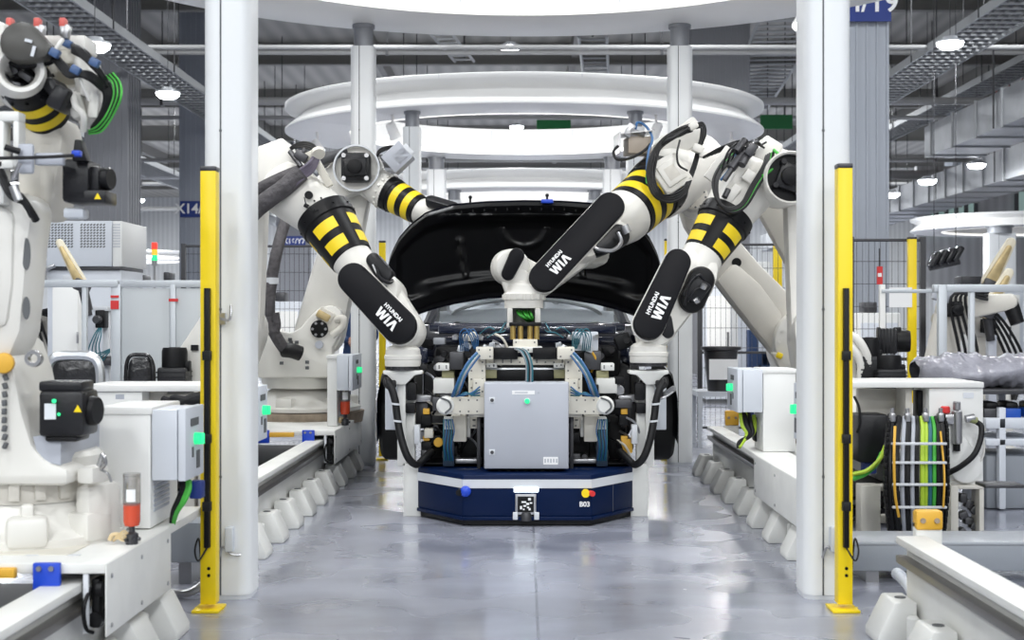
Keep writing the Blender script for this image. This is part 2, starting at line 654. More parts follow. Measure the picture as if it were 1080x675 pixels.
# short ladder racks over the aisle
def ladder_rack(x0, y0, x1, y1, z, w, n, label):
    t = thing('cable_ladder', label, 'cable ladder', (x0, y0, z), 0, 'crossing cable ladders')
    a, b = Vector((x0, y0, z)), Vector((x1, y1, z))
    d = (b - a).normalized(); s = Vector((-d.y, d.x, 0))
    m = MB()
    for k in (-1, 1):
        m.tube([a + s * k * w / 2, b + s * k * w / 2], 0.04, 4, False)
    m.build('side_rail', TRAY, t)
    m = MB()
    for i in range(n):
        c = a.lerp(b, (i + 0.5) / n)
        m.tube([c - s * w / 2, c + s * w / 2], 0.03, 4, False)
    m.build('rung', TRAY, t)
    m = MB()
    for q in (a, b):
        m.tube([q, (q.x, q.y, CEIL_Z)], 0.02, 4, False)
    m.build('hanger', DSTEEL, t)
ladder_rack(-2.6, 21, -1.4, 31, 7.3, 0.45, 22, 'slim cable ladder behind the front canopy beside the hanging lamp')
ladder_rack(1.7, 33, 2.6, 46, 8.3, 0.7, 22, 'dark cable ladder between the canopies near the grey sheet column')
ladder_rack(5.2, 22, 6.6, 40, 7.6, 1.4, 34, 'pale stacked cable ladder between sheet column and white post')
# zinc air ducts
def duct(x, z, w, h, y0, y1, label):
    t = thing('air_duct', label, 'duct', (x, y0, z), 0, 'rectangular zinc air ducts')
    m = MB(); m.bb(x - w / 2, x + w / 2, y0, y1, z, z + h)
    m.build('duct_body', DUCT, t)
    m = MB(); y = y0 + 0.8
    while y < y1:
        m.bb(x - w / 2 - 0.04, x + w / 2 + 0.04, y, y + 0.07, z - 0.04, z + h + 0.04)
        y += 1.6
    m.build('flange', TRAY, t)
    m = MB(); y = y0 + 1
    while y < y1:
        for s in (-1, 1):
            m.bb(x + s * (w / 2 + .05) - 0.015, x + s * (w / 2 + .05) + 0.015, y, y + 0.03, z, CEIL_Z)
        y += 5
    m.build('hanger', DSTEEL, t)
duct(10.6, 5.3, 1.3, 0.75, 22, 33, 'upper rectangular zinc duct with flanges, ending over the far columns')
duct(13.2, 4.9, 1.5, 0.8, 24, 70, 'long lower zinc duct running above the small windows')
# windows high on the far machine hall wall
m = MB(); m.bb(13.6, 30, 46, 46.3, 2.4, 6.6)
struct(m.build('wall_inner', WALL))
for i, (x0, x1) in enumerate(((13.9, 15.6), (17.0, 19.0), (20.2, 22.4))):
    r = MB(); r.bb(x0, x1, 45.9, 46.0, 4.2, 5.7)
    wf = struct(r.build('window_%d' % (i + 1), mat('window_pane_%d' % i, (0.35, 0.47, 0.45), 0.3, emit=(0.55, 0.8, 0.75), emit_s=0.25)))
    r = MB()
    for k in range(6):
        xx = x0 + (x1 - x0) * k / 5
        r.bb(xx - 0.06, xx + 0.06, 45.8, 45.9, 4.2, 5.7)
    struct(r.build('window_frame', SEAM, wf))
# high-bay lamps
BAYS = [(P(100, 48, 20), 'first bright high-bay lamp along the left tray, near the robot'), (P(177, 99, 26.2), 'second high-bay lamp along the left tray, before the white pillar'),
        (P(145, 211, 54), 'small distant lamp between the two grey columns'), (P(538, 50, 30), 'high-bay lamp hanging in the gap above the second canopy'),
        (P(1002, 46, 23.2), 'bright high-bay lamp under the ladder tray beside the column sign'), (P(1030, 174, 34), 'lamp under the long duct, nearest to the windows'),
        (P(978, 191, 33.6), 'lamp under the long duct, second towards the column'), (P(940, 205, 36.2), 'lamp under the long duct, close beside the grey column'),
        (P(545, 134, 44), 'lamp seen through the second canopy next to the green sign'),
        (P(120, 250, 63), 'dim far lamp above the grey cooling unit')]
for i, (p, lb) in enumerate(BAYS):
    t = thing('high_bay_lamp', lb, 'lamp', p, 0, 'high-bay lamps')
    k = 0.24 if p.y < 45 else 0.3
    m = MB(); m.lathe([(0, 0.12), (k * .5, 0.12), (k * .6, 0.06), (k * .98, 0.05), (k, 0.03), (k, 0.015), (k - 0.02, 0.015)], p, (0, 0, 1), 20)
    m.build('lamp_housing', STRIPE_S, t)
    m = MB(); m.lathe([(0, -0.10), (k * 0.6, -0.09), (k * .9, -.04), (k - 0.01, 0.02)], p, (0, 0, 1), 20)
    m.build('lens', BAY_L, t)
    m = MB(); m.bb(p.x - 0.005, p.x + 0.005, p.y - 0.005, p.y + 0.005, p.z + 0.12, CEIL_Z)
    m.build('rod', DSTEEL, t)
    lamp('bay_and_fill_light', (p.x, p.y, p.z - 0.14), BAY_LIGHT * 2 if p.y > 35 else BAY_LIGHT * .3, k * 1.6, (0.95, 0.98, 1.0), parent=t)
for x in (-9, -3, 3, 9):
    for y in (1, 8, 15, 24):
        lamp('bay_and_fill_light', (x, y, 8.6), BAY_LIGHT, 1.2, (0.95, 0.98, 1.0))
for x in (-10, -3.5, 3.5, 10):
    for y in (-6, -14, -24):
        lamp('bay_and_fill_light', (x, y, 8.0), BAY_LIGHT * FRONT_FILL, 1.2, (0.95, 0.98, 1.0))  # unseen lamps added behind the camera to brighten faces turned towards it
for x in (-20, -10, 0, 10, 20):
    for y in (50, 66, 80):
        lamp('bay_and_fill_light', (x, y, 8.9), BAY_LIGHT * 5, 1.2, (0.95, 0.98, 1.0))  # bare lamps without housings, added to brighten the dark far end
# hall columns clad in ribbed sheet
COLD = mat('hall_column_dark', (0.23, 0.235, 0.255), 0.5)
COLL = mat('hall_column_pale', (0.36, 0.385, 0.43), 0.5)


def hall_column(px0, px1, z, label, depth=0.9, name='hall_column', COLM=COLD):
    x0, x1 = (px0 - CX) / FOC * z, (px1 - CX) / FOC * z
    t = thing(name, label, 'column', ((x0 + x1) / 2, z + depth / 2, 0), 0, None, 'structure')
    m = MB(); m.bb(x0, x1, z, z + depth, 0, CEIL_Z)
    m.build('cladding', COLM, t)
    m = MB(); n = max(4, int((x1 - x0) / 0.13))
    for i in range(n + 1):
        xx = x0 + (x1 - x0) * i / n
        m.bb(xx - 0.016, xx + 0.016, z - 0.025, z + 0.01, 0, CEIL_Z)
    for i in range(6):
        yy = z + depth * i / 5
        for xx in (x0, x1):
            m.bb(xx - 0.02, xx + 0.02, yy - 0.016, yy + 0.016, 0, CEIL_Z)
    m.build('rib', COLM, t)
    return x0, x1
hall_column(90, 134, 30, 'ribbed grey column behind the cooling unit and near robot', 1.0)
hall_column(190, 222, 35, 'grey column carrying the X14 sign beside the yellow post', 0.8, COLM=COLM)
hall_column(893, 936, 20, 'tall ribbed column behind the right front pillar carrying a blue sign', 1.2, COLM=COLL)
hall_column(730, 790, 31, 'broad grey sheet-clad column seen above the second canopy', 1.4)
hall_column(292, 324, 62, 'grey far column behind the wire fence carrying a small blue sign', 1.0)
hall_column(1005, 1032, 48, 'pale far column behind the distant round canopy', 0.9, COLM=COLL)
def sign(px0, px1, py0, py1, z, s, size, label):
    a, b = P(px0, py0, z), P(px1, py1, z)
    t = thing('column_sign', label, 'sign', ((a.x + b.x) / 2, z, b.z), 0, 'blue column signs')
    m = MB(); m.bb(a.x, b.x, z, z + 0.02, b.z, a.z)
    m.build('plate', SGN, t)
    text_mesh('lettering', s, size, face_cam(((a.x + b.x) / 2, z - 0.003, (a.z + b.z) / 2)), TXT, t, 0.008)
sign(190, 224, 212, 229, 34.95, 'X14/Y9', 0.36, 'blue sign reading X14 on the left grey column')
sign(868, 940, -16, 22.5, 19.9, 'X14/Y9', 0.40, 'blue sign at the top of the right column')
sign(298, 322, 249, 260, 61.9, 'X16/Y7', 0.34, 'small blue sign behind the left wire fence')
def green_sign(px0, px1, py0, py1, z, label):
    a, b = P(px0, py0, z), P(px1, py1, z)
    t = thing('exit_board', label, 'sign', ((a.x + b.x) / 2, z, b.z), 0, 'green hanging boards')
    m = MB(); m.bb(a.x, b.x, z, z + 0.06, b.z, a.z); m.build('board', GRN_S, t)
    m = MB()
    for x in (a.x + .2, b.x - .2):
        m.bb(x - .012, x + .012, z + .02, z + .044, a.z, CEIL_Z)
    m.build('hanger', DSTEEL, t)
green_sign(566, 602, 123, 137, 47, 'green hanging board seen through the second canopy')
green_sign(802, 836, 121, 136, 36, 'green hanging board beside the tip of the second canopy')
for k in range(7):
    x = 15.3 + 0.42 * k
    m = MB(); m.cyl((x, 28, 8.3), (x, 44.5, 8.3), 0.16, seg=8)
    for y in (29, 34, 39, 43):
        m.bb(x - 0.02, x + 0.02, y, y + 0.04, 8.5, CEIL_Z - 0.05)
    tag(m.build('red_pipe', PIPE_R), 'dull red pipe of the row under the roof beside the column sign', 'pipe', 'row of dull red pipes')
# ================================================================== CANOPIES AND THEIR PILLARS
RZ = 3.83                       # underside of the canopies
RR = 3.32                       # half width of the oval canopies


def canopy(cx, cy, label, half_w=3.32, half_d=2.8):
    t = thing('round_canopy', label, 'canopy', (cx, cy, RZ), 0, 'round white canopies over the stations')
    S = Matrix.Translation((cx, cy, 0)) @ Matrix.Diagonal((half_w / RR, half_d / RR, 1, 1))
    m = MB()
    # waisted outer skin, flat soffit ring, straight inner skin
    m.lathe([(RR, RZ + 0.015), (RR, RZ + 0.04), (RR - 0.22, RZ + 0.215), (RR - 0.22, RZ + 0.235), (RR - 0.015, RZ + 0.31), (RR, RZ + 0.33), (RR, RZ + 0.375), (RR - 0.03, RZ + 0.39),
             (RR - 0.9, RZ + 0.39), (RR - 0.9, RZ + 0.03), (RR - 0.86, RZ), (RR - 0.04, RZ), (RR, RZ + 0.015)], None, None, 120, M=S)
    m.build('ring_shell', W_CAN, t)
    m = MB()
    for k in range(12):
        a = 2 * PI * (k + 0.4) / 12
        m.box((math.cos(a) * (RR - 0.9015), math.sin(a) * (RR - 0.9015), RZ + 0.21), (0.004, 0.008, 0.32), Matrix.Rotation(a, 4, 'Z'), 0, S)
        m.box((math.cos(a) * (RR + 0.0005), math.sin(a) * (RR + 0.0005), RZ + 0.353), (0.004, 0.006, 0.04), Matrix.Rotation(a, 4, 'Z'), 0, S)
    m.build('panel_joint', STRIPE_S, t)
    m = MB()
    m.lathe([(RR - 0.905, RZ + 0.05), (RR - 0.905, RZ + 0.0), (RR - 0.93, RZ - 0.0), (RR - 0.93, RZ + 0.05), (RR - 0.905, RZ + 0.05)], None, None, 120, M=S)
    m.build('light_strip', STRIP_L, t)
    return t


CANOPIES = [canopy(0, 8.9, 'nearest round white canopy ring over the working station, cropped by the photo top', 3.55, 3.2),
            canopy(0, 18.6, 'second round white canopy ring with bright underside behind the first'),
            canopy(0, 28.6, 'third round white canopy ring seen below the second one'),
            canopy(0, 38.6, 'fourth round white canopy ring, farthest on the aisle'),
            canopy(14.6, 38.5, 'distant round canopy on its own in the right bay beyond the fence'),
            canopy(-17.5, 58, 'far round canopy in the left bay behind the signal tower')]


def spot(p, aim, label, power, parent_label=None):
    t = thing('spotlight', label, 'spotlight', p, 0, 'spotlights under the canopies')
    p = Vector(p); d = (Vector(aim) - p).normalized()
    m = MB(); m.cyl(p + Vector((0, 0, 0.0)), (p.x, p.y, RZ), 0.018, seg=8)
    m.build('stem', W_CAN, t)
    m = MB(); m.lathe([(0, -0.10), (0.05, -0.10), (0.06, -0.08), (0.075, 0.10), (0.07, 0.10), (0.06, 0.085)], p, d, 18)
    m.build('can', W_CAN, t)
    m = MB(); m.lathe([(0, 0.083), (0.062, 0.083)], p, d, 18)
    m.build('lens', BAY_L, t)
    l = lamp('spot_light', p + d * 0.13, power, 0.14, (1.0, 0.975, 0.94))
    l.rotation_euler = d.to_track_quat('-Z', 'Y').to_euler()
    l.parent = t
    l.location = l.location - t.location


SPOT_WORDS = ['front left', 'front right', 'left', 'right', 'rear left', 'rear right']
for ci, (cy, nm) in enumerate(((8.9, 'first'), (18.6, 'second'), (28.6, 'third'))):
    for k, a in enumerate((235, 305, 190, -10, 140, 40)):
        x, y = math.cos(math.radians(a)) * 2.88, cy + math.sin(math.radians(a)) * 2.4
        if ci > 0 and k > 3:
            continue
        spot((x, y, RZ - 0.2), (x * 0.35, cy + (y - cy) * 0.3, 0.7), 'white spotlight under the %s canopy, %s one seen from the aisle' % (nm, SPOT_WORDS[k]), RING_LIGHT if ci < 1 else RING_LIGHT * 4)


def pillar(x, y, w, d, label):
    t = thing('canopy_pillar', label, 'pillar', (x, y, 0), 0, 'white canopy pillars', 'structure')
    h = RZ
    r = 0.055
    pts = []
    for sx, sy, a0 in ((1, -1, -90), (1, 1, 0), (-1, 1, 90), (-1, -1, 180)):
        for k in range(6):
            a = math.radians(a0 + 90 * k / 5)
            pts.append((sx * (w / 2 - r) + r * math.cos(a), sy * (d / 2 - r) + r * math.sin(a)))
    m = MB(); m.prism(pts, h - 0.22, Matrix.Translation((x, y, 0.02 + (h - 0.22) / 2)))
    m.build('casing', W_PIL, t)
    m = MB(); m.bb(x - 0.115 * w - 0.0035, x - 0.115 * w + 0.0035, y - d / 2 - 0.0015, y - d / 2 + 0.01, 0.02, h - 0.2)
    for z in (0.55, 1.3, 2.1, 2.9):
        m.cyl((x - 0.115 * w, y - d / 2 - 0.003, z), (x - 0.115 * w, y - d / 2 + 0.01, z), 0.007, seg=8)
    m.build('seam', SEAM, t)
    m = MB(); m.prism([(a * 0.97, b * 0.97) for a, b in pts], 0.02, Matrix.Translation((x, y, 0.01)))
    m.build('foot_plate', STRIPE_S, t)
    m = MB(); m.cyl((x, y, h - 0.2), (x, y, h - 0.02), w * 0.40, seg=24)
    m.cyl((x, y, h - 0.03), (x, y, h), w * 0.47, seg=24)
    m.build('sleeve', SLV, t)
    return t


pillar(-1.335, 6.06, 0.212, 0.24, 'tall white pillar at front left of the station beside a yellow post')
pillar(1.362, 6.06, 0.212, 0.24, 'tall white pillar at front right of the station beside a yellow post')
pillar(-1.405, 11.6, 0.21, 0.22, 'white pillar behind the left robot with grey sleeve under the first canopy')
pillar(1.357, 11.6, 0.21, 0.22, 'white pillar behind the right robot with grey sleeve under the first canopy')
pillar(-1.385, 16.4, 0.22, 0.22, 'white pillar under the near edge of the second canopy, left of the hood')
pillar(1.37, 16.4, 0.22, 0.22, 'white pillar under the near edge of the second canopy, behind the right robots')
pillar(-1.39, 21.0, 0.3, 0.22, 'bright far pillar of the second canopy, left one')
pillar(1.39, 21.0, 0.3, 0.22, 'bright far pillar of the second canopy, right one')
pillar(-1.39, 26.3, 0.3, 0.22, 'left front pillar of the third canopy, far down the aisle')
pillar(1.39, 26.3, 0.3, 0.22, 'right front pillar of the third canopy, far down the aisle')
pillar(13.0, 36.3, 0.8, 0.4, 'wide bright pillar under the distant canopy in the right bay')
pillar(16.2, 36.3, 0.5, 0.4, 'second pillar of the distant canopy at the photo edge')
pillar(-1.39, 36.2, 0.3, 0.22, 'left pillar of the fourth canopy, deepest in the aisle')
pillar(1.39, 36.2, 0.3, 0.22, 'right pillar of the fourth canopy, deepest in the aisle')
pillar(-18.2, 55.6, 0.5, 0.4, 'pillar of the far left bay canopy')

# hook on the left pillar, small switch boxes at the pillar feet
for x, s, lb in ((-1.335, 1, 'left'), (1.362, 1, 'right')):
    t = thing('pillar_socket', 'small grey socket box with conduit at the foot of the %s front pillar' % lb, 'socket', (x, 5.92, 0.2))
    bx = x + 0.02 * s
    m = MB(); m.bb(bx - 0.018, bx + 0.018, 5.90, 5.945, 0.22, 0.33, 0.006)
    m.build('box', G_BOX2, t)
    m = MB(); m.tube([(bx - 0.05, 5.93, 0.19), (bx - 0.03, 5.92, 0.24), (bx + 0.01, 5.91, 0.21), (bx + 0.05, 5.92, 0.205)], 0.006)
    m.build('conduit', STEEL, t)
t = thing('wall_hook', 'small steel hook at chest height on the left front pillar', 'hook', P(236, 336, 5.93))
m = MB(); m.tube([P(228, 335, 5.94), P(233, 336, 5.90), P(240, 338, 5.88), P(243, 334, 5.88), P(243.5, 322, 5.89)], 0.006)
m.bb(P(229, 0, 5.9).x, P(236, 0, 5.9).x, 5.915, 5.945, P(0, 342, 5.9).z, P(0, 330, 5.9).z)
m.build('hook_body', STEEL, t)

# ------------------------------------------------------------------ yellow light-curtain posts
def curtain_post(px0, px1, ptop, z, label, inner, strip=True, base=True, d=0.07):
    x0, x1 = (px0 - CX) / FOC * z, (px1 - CX) / FOC * z
    h = EYE - (ptop - CY) / FOC * z
    xc = (x0 + x1) / 2
    t = thing('light_curtain_post', label, 'safety post', (xc, z + d / 2, 0), 0, 'yellow safety posts')
    m = MB(); m.bb(x0, x1, z, z + d, 0.03, h, 0.004)
    m.build('column', YEL, t)
    m = MB(); m.bb(x0 - .001, x1 + .001, z - .001, z + d + .001, h, h + 0.02, 0.004)
    m.build('cap', DSTEEL, t)
    if strip:
        za, zb = P(0, 304, z).z, P(0, 577, z).z
        sw = (x1 - x0) * 0.36
        sx = xc + inner * (x1 - x0) * 0.02
        m = MB(); m.bb(sx - sw / 2, sx + sw / 2, z - 0.03, z, zb, za, 0.003)
        sen = m.build('sensor_bar', BLK, t)
        m = MB()
        for q in (0.16, 0.42, 0.74):
            zz = zb + (za - zb) * q
            m.bb(sx - sw / 2 - 0.006, sx + sw / 2 + 0.006, z - 0.036, z - 0.005, zz - 0.02, zz + 0.02, 0.003)
        m.build('clamp', RUB, sen)
        m = MB(); m.tube([(sx, z - 0.02, zb), (sx - 0.03 * inner, z - 0.05, zb - 0.05), (sx - 0.05 * inner, z - 0.03, zb - 0.01), (sx - 0.045 * inner, z + 0.02, zb + 0.03), (sx - 0.04 * inner, z + 0.05, zb - 0.12)], 0.004)
        m.build('cable', RUB, sen)
    if base:
        m = MB()
        m.bb(xc - 0.062, xc + 0.055, z - 0.04, z + d + 0.04, 0.0, 0.012, 0.003)
        for s in (-1, 1):
            M = frame((xc + s * (x1 - x0) * 0.5, z + d / 2, 0.012), (s, 0, 0), (0, 1, 0))
            m.prism([(0, 0), (0.03, 0), (0, 0.05)], 0.008, M if s > 0 else frame((xc - (x1 - x0) * 0.5, z + d / 2, 0.012), (-1, 0, 0), (0, -1, 0)))
        m.build('base_plate', YEL, t)
        m = MB()
        for zz in (0.155, 0.185):
            m.cyl((xc + 0.004, z - 0.003, zz), (xc + 0.004, z + 0.01, zz), 0.0075, seg=10)
        m.build('bolt_hole', BLK, t)
    return t


curtain_post(211, 227.5, 180, 5.70, 'tall yellow light-curtain post beside the left front pillar', 1)
curtain_post(884, 899.5, 177, 5.70, 'tall yellow light-curtain post beside the right front pillar', -1)
curtain_post(399.5, 406.5, 256, 11.9, 'slim yellow post behind the left robot wrist', 1, False, True, 0.05)
curtain_post(701, 708, 254, 11.9, 'slim yellow post behind the right robot wrist', 1, False, True, 0.05)
curtain_post(816, 825, 254, 14.6, 'yellow fence post behind the big right robot arm', 1, False, True, 0.05)
curtain_post(958, 967, 252, 12.3, 'yellow fence post right of the tall ribbed column', 1, False, True, 0.05)


# ------------------------------------------------------------------ wire mesh fences
def mesh_fence(p0, p1, z0, z1, label, dx=0.055, dz=0.21, posts=2):
    (x0, y0), (x1, y1) = p0, p1
    a, b = Vector((x0, y0, 0)), Vector((x1, y1, 0))
    L = (b - a).length
    d = (b - a) / L
    t = thing('wire_fence', label, 'fence', (a + b) / 2, 0, 'dark wire safety fences')
    m = MB()
    for i in range(int(L / dx) + 1):
        p = a + d * min(L, i * dx)
        m.tube([(p.x, p.y, z0), (p.x, p.y, z1)], 0.0028, 3, False, cap=False)
    z = z0
    while z <= z1:
        m.tube([(a.x, a.y, z), (b.x, b.y, z)], 0.004, 3, False, cap=False)
        z += dz
    m.build('wire_mesh', DSTEEL, t)
    m = MB()
    for z in (z0, (z0 + z1) * 0.42, z1):
        m.tube([(a.x, a.y, z), (b.x, b.y, z)], 0.014, 6, False)
    m.build('rail', DSTEEL, t)
    for i in range(posts):
        p = a + d * L * (i / max(1, posts - 1))
        m = MB(); m.bb(p.x - 0.025, p.x + 0.025, p.y - 0.025, p.y + 0.025, 0, z1 + 0.03)
        m.build('post', DSTEEL, t)


mesh_fence((-3.9, 15.2), (-2.32, 15.2), 0.12, 2.1, 'dark wire fence behind the left robots, under the small blue sign')
mesh_fence((1.85, 14.0), (3.05, 14.0), 0.12, 2.05, 'dark wire fence behind the big right robot arm')
mesh_fence((3.05, 12.4), (3.72, 12.4), 0.12, 2.0, 'dark wire fence between ribbed column and yellow fence post')

# ------------------------------------------------------------------ robot travel rails
def anchor_feet(xw, s, ys, t):
    for y in ys:
        m = MB()
        x_in = xw - s * 0.035
        pts = [(0, 0), (0.15, 0), (0.15, 0.035), (0.085, 0.165), (0, 0.165)]
        M = frame((x_in, y, 0), (-s, 0, 0), (0, -s, 0)) if False else Matrix(((-s, 0, 0, x_in), (0, 0, 1, y), (0, 1, 0, 0), (0, 0, 0, 1)))
        m.prism(pts, 0.20, M, 0.008)
        f = m.build('anchor_foot', W_PAINT, t)
        m = MB()
        m.cyl((x_in - s * 0.038, y, 0.164), (x_in - s * 0.038, y, 0.168), 0.022, seg=14)
        m.build('anchor_hole', SEAM, f)
        m = MB(); m.cyl((xw - s * 0.06, y - 0.13, 0.0), (xw - s * 0.06, y - 0.13, 0.12), 0.024, seg=14, bevel=0.008)
        m.build('anchor_bolt', W_PAINT, f)


def rail(xs, y0, y0b, y1, zt, feet, label, s):
    """Two white beams on the floor with a dark guide bar, the inner one carrying the anchor feet; s is the side of the aisle."""
    t = thing('robot_rail', label, 'rail', (xs[0], y0, 0), 0, 'robot travel rails on the floor')
    for i, (xw, y0) in enumerate(zip(xs, (y0, y0b))):
        m = MB()
        m.bb(xw - 0.018, xw + 0.018, y0, y1, 0.0, zt - 0.02)
        m.bb(xw - 0.062, xw + 0.062, y0, y1, zt - 0.03, zt, 0.004)
        m.bb(xw - 0.062, xw + 0.062, y0, y1, 0.0, 0.02)
        m.build('beam', W_PAINT, t)
        m = MB(); m.bb(xw - s * 0.018, xw - s * 0.062, y0 + 0.02, y1, zt - 0.105, zt - 0.075, 0.003)
        m.build('guide_bar', GUIDE, t)
    m = MB()
    y = y0b + 0.3
    while y < y1:
        m.bb(min(xs), max(xs), y, y + 0.05, 0.02, 0.07)
        y += 0.8
    m.build('cross_member', DSTEEL, t)
    m = MB(); m.bb(min(xs) + .10, max(xs) - .10, y0b, y1, 0.17, 0.19)
    m.build('drip_tray', BLK, t)
    anchor_feet(xs[0], s, feet, t)
    return t


rail((-1.535, -2.45), 3.0, 3.0, 5.35, 0.375, [4.86, 5.26], 'nearest left white rail end passing under the near robot carriage', -1)
rail((-1.535, -2.45), 6.85, 8.4, 11.3, 0.375, [7.03 + 0.51 * k for k in range(9)], 'long white robot travel rail on the left with wedge anchor feet', -1)
rr = rail((1.55, 2.46), 6.75, 8.0, 10.8, 0.39, [7.0 + 0.535 * k for k in range(8)], 'white robot travel rail beyond the right front pillar with wedge feet', 1)
rn = rail((1.545, 2.45), 3.0, 3.0, 5.3, 0.39, [4.2, 4.72, 5.2], 'near white rail end at the lower right corner with yellow stops', 1)
# end stops with orange buffers
def end_stop(x, y, zt, t, h=0.14):
    m = MB(); m.bb(x - 0.055, x + 0.055, y, y + 0.05, 0.0, zt + h * 0.6, 0.012)
    s = m.build('end_stop', W_PAINT, t)
    m = MB(); m.bb(x - 0.055, x + 0.055, y - 0.008, y + 0.05, zt + 0.02, zt + h, 0.012)
    b = m.build('buffer', ORY, s)
    m = MB()
    for k in (-1, 1):
        m.cyl((x + k * 0.028, y - 0.014, zt + h * 0.6), (x + k * 0.028, y, zt + h * 0.6), 0.011, seg=10)
    m.build('bolt', BROWN, s)
end_stop(1.62, 5.31, 0.39, rn, 0.10)
end_stop(2.12, 5.1, 0.39, rn, 0.10)
end_stop(1.66, 10.6, 0.39, rr, 0.14)
# small junction block and pipe stub at the near rail
t = thing('floor_conduit', 'short grey conduit pipe sticking up beside the near rail foot', 'pipe', (1.62, 5.55, 0))
m = MB(); m.tube([P(966, 640, 5.6), P(960, 622, 5.75), P(948, 607, 6.02)], 0.022, 10)
m.cyl(P(950, 608, 6.0), P(946, 605, 6.05), 0.028, seg=12)
m.build('pipe', G_BOX2, t)
t = thing('sensor_block', 'small black sensor block with silver hose on the near rail', 'sensor', P(998, 655, 5.05))
m = MB(); a = P(998, 655, 5.05); m.box(a, (0.065, 0.06, 0.05), None, 0.006); m.build('block', BLK, t)
m = MB(); m.tube([P(975, 650, 5.1), P(985, 662, 5.05), P(996, 668, 5.02), P(1006, 664, 5.03)], 0.01); m.build('hose', STEEL, t)
# grey floor trunking
t = thing('floor_trunking', 'low grey metal cable trunking across the floor on the right', 'trunking', (2.1, 6.4, 0))
m = MB(); m.bb(1.53, 2.75, 6.3, 6.62, 0.06, 0.185, 0.006); m.build('channel', mat('trunk_grey', (0.25, 0.27, 0.30), 0.4), t)
m = MB(); m.bb(1.525, 2.755, 6.295, 6.625, 0.185, 0.2, 0.003); m.build('lid', mat('trunk_lid', (0.36, 0.38, 0.41), 0.35), t)
for x in (1.66, 2.2, 2.6):
    m = MB(); m.bb(x - .03, x + .03, 6.33, 6.6, 0, 0.06); m.build('foot', STEEL, t)
t = thing('floor_trunking', 'grey metal trunking on the floor behind the left yellow post', 'trunking', (-1.66, 6.5, 0))
m = MB(); m.bb(-1.72, -1.47, 6.3, 6.6, 0.10, 0.29, 0.006); m.build('channel', MATS['trunk_grey'], t)
m = MB(); m.bb(-1.64, -1.58, 6.3, 6.5, 0, 0.1); m.build('foot', STEEL, t)
m = MB(); m.tube([(-1.62, 6.0, 0.02), (-1.5, 5.95, 0.03), (-1.43, 6.0, 0.09), (-1.42, 6.1, 0.2)], 0.018, 8); m.build('conduit', STEEL, t)
# ================================================================== ROBOTS
def R(px, z):
    return px * z / FOC


LOGO = [[(0, 1), (.26, 1), (.40, .38), (.54, 1), (.78, 1), (.92, .38), (1.06, 1), (1.32, 1), (1.08, 0), (.80, 0), (.66, .58), (.52, 0), (.24, 0)],
        [(1.42, 0), (1.68, 0), (1.68, 1), (1.42, 1)],
        [(1.78, 0), (2.10, 1), (2.42, 1), (2.76, 0), (2.47, 0), (2.26, .66), (2.05, 0)]]


def band_patch(m, A, B, ra, rb, t0, t1, a0, a1, M, lift=0.002):
    L = (B - A).length
    r = lambda t: ra + (rb - ra) * (t - 0.24) / 0.76 + lift
    m.lathe([(r(t0) - lift * 2, L * t0), (r(t0), L * t0), (r(t1), L * t1), (r(t1) - lift * 2, L * t1)], A, B - A, max(4, int((a1 - a0) / 0.16)), a0, a1, M)


def stripe_band(parent, A, B, ra, rb, style, lug=True):
    """Black wrapped band of the forearm with raised yellow stripes, axis A -> B."""
    A, B = Vector(A), Vector(B)
    L = (B - A).length
    ax = (B - A) / L
    vd = Vector((0, -1, 0)); vd = (vd - ax * vd.dot(ax)).normalized()     # side that faces the aisle
    y = ax.cross(vd)
    M = Matrix(((vd.x, y.x, ax.x, A.x), (vd.y, y.y, ax.y, A.y), (vd.z, y.z, ax.z, A.z), (0, 0, 0, 1)))
    m = MB()
    m.lathe([(0, -0.01), (ra * 1.06, -0.01), (ra * 1.08, L * 0.10), (ra * 1.06, L * 0.22), (ra, L * 0.24), (rb, L), (rb * 0.9, L * 1.01), (0, L * 1.01)], A, ax, 40, M=M)
    for k in range(10):
        a = 2 * PI * k / 10
        p = M @ Vector((ra * 1.08 * math.cos(a), ra * 1.08 * math.sin(a), L * 0.12))
        d = (M.to_3x3() @ Vector((math.cos(a), math.sin(a), 0)))
        m.cyl(p - d * 0.004, p + d * 0.006, 0.007, seg=8)
    o = m.build('striped_sleeve', BLK, parent)
    m = MB()
    if style == 'full':
        for t0, t1 in ((0.34, 0.53), (0.70, 0.88)):
            band_patch(m, A, B, ra, rb, t0, t1, 0, 2 * PI - 0.001, M)
    else:
        for k in range(4):
            a = k * PI / 2 - 0.72 + style
            for t0, t1 in ((0.34, 0.55), (0.70, 0.91)):
                band_patch(m, A, B, ra, rb, t0, t1, a, a + 1.0, M)
    m.build('yellow_stripe', YEL2, o)
    return o


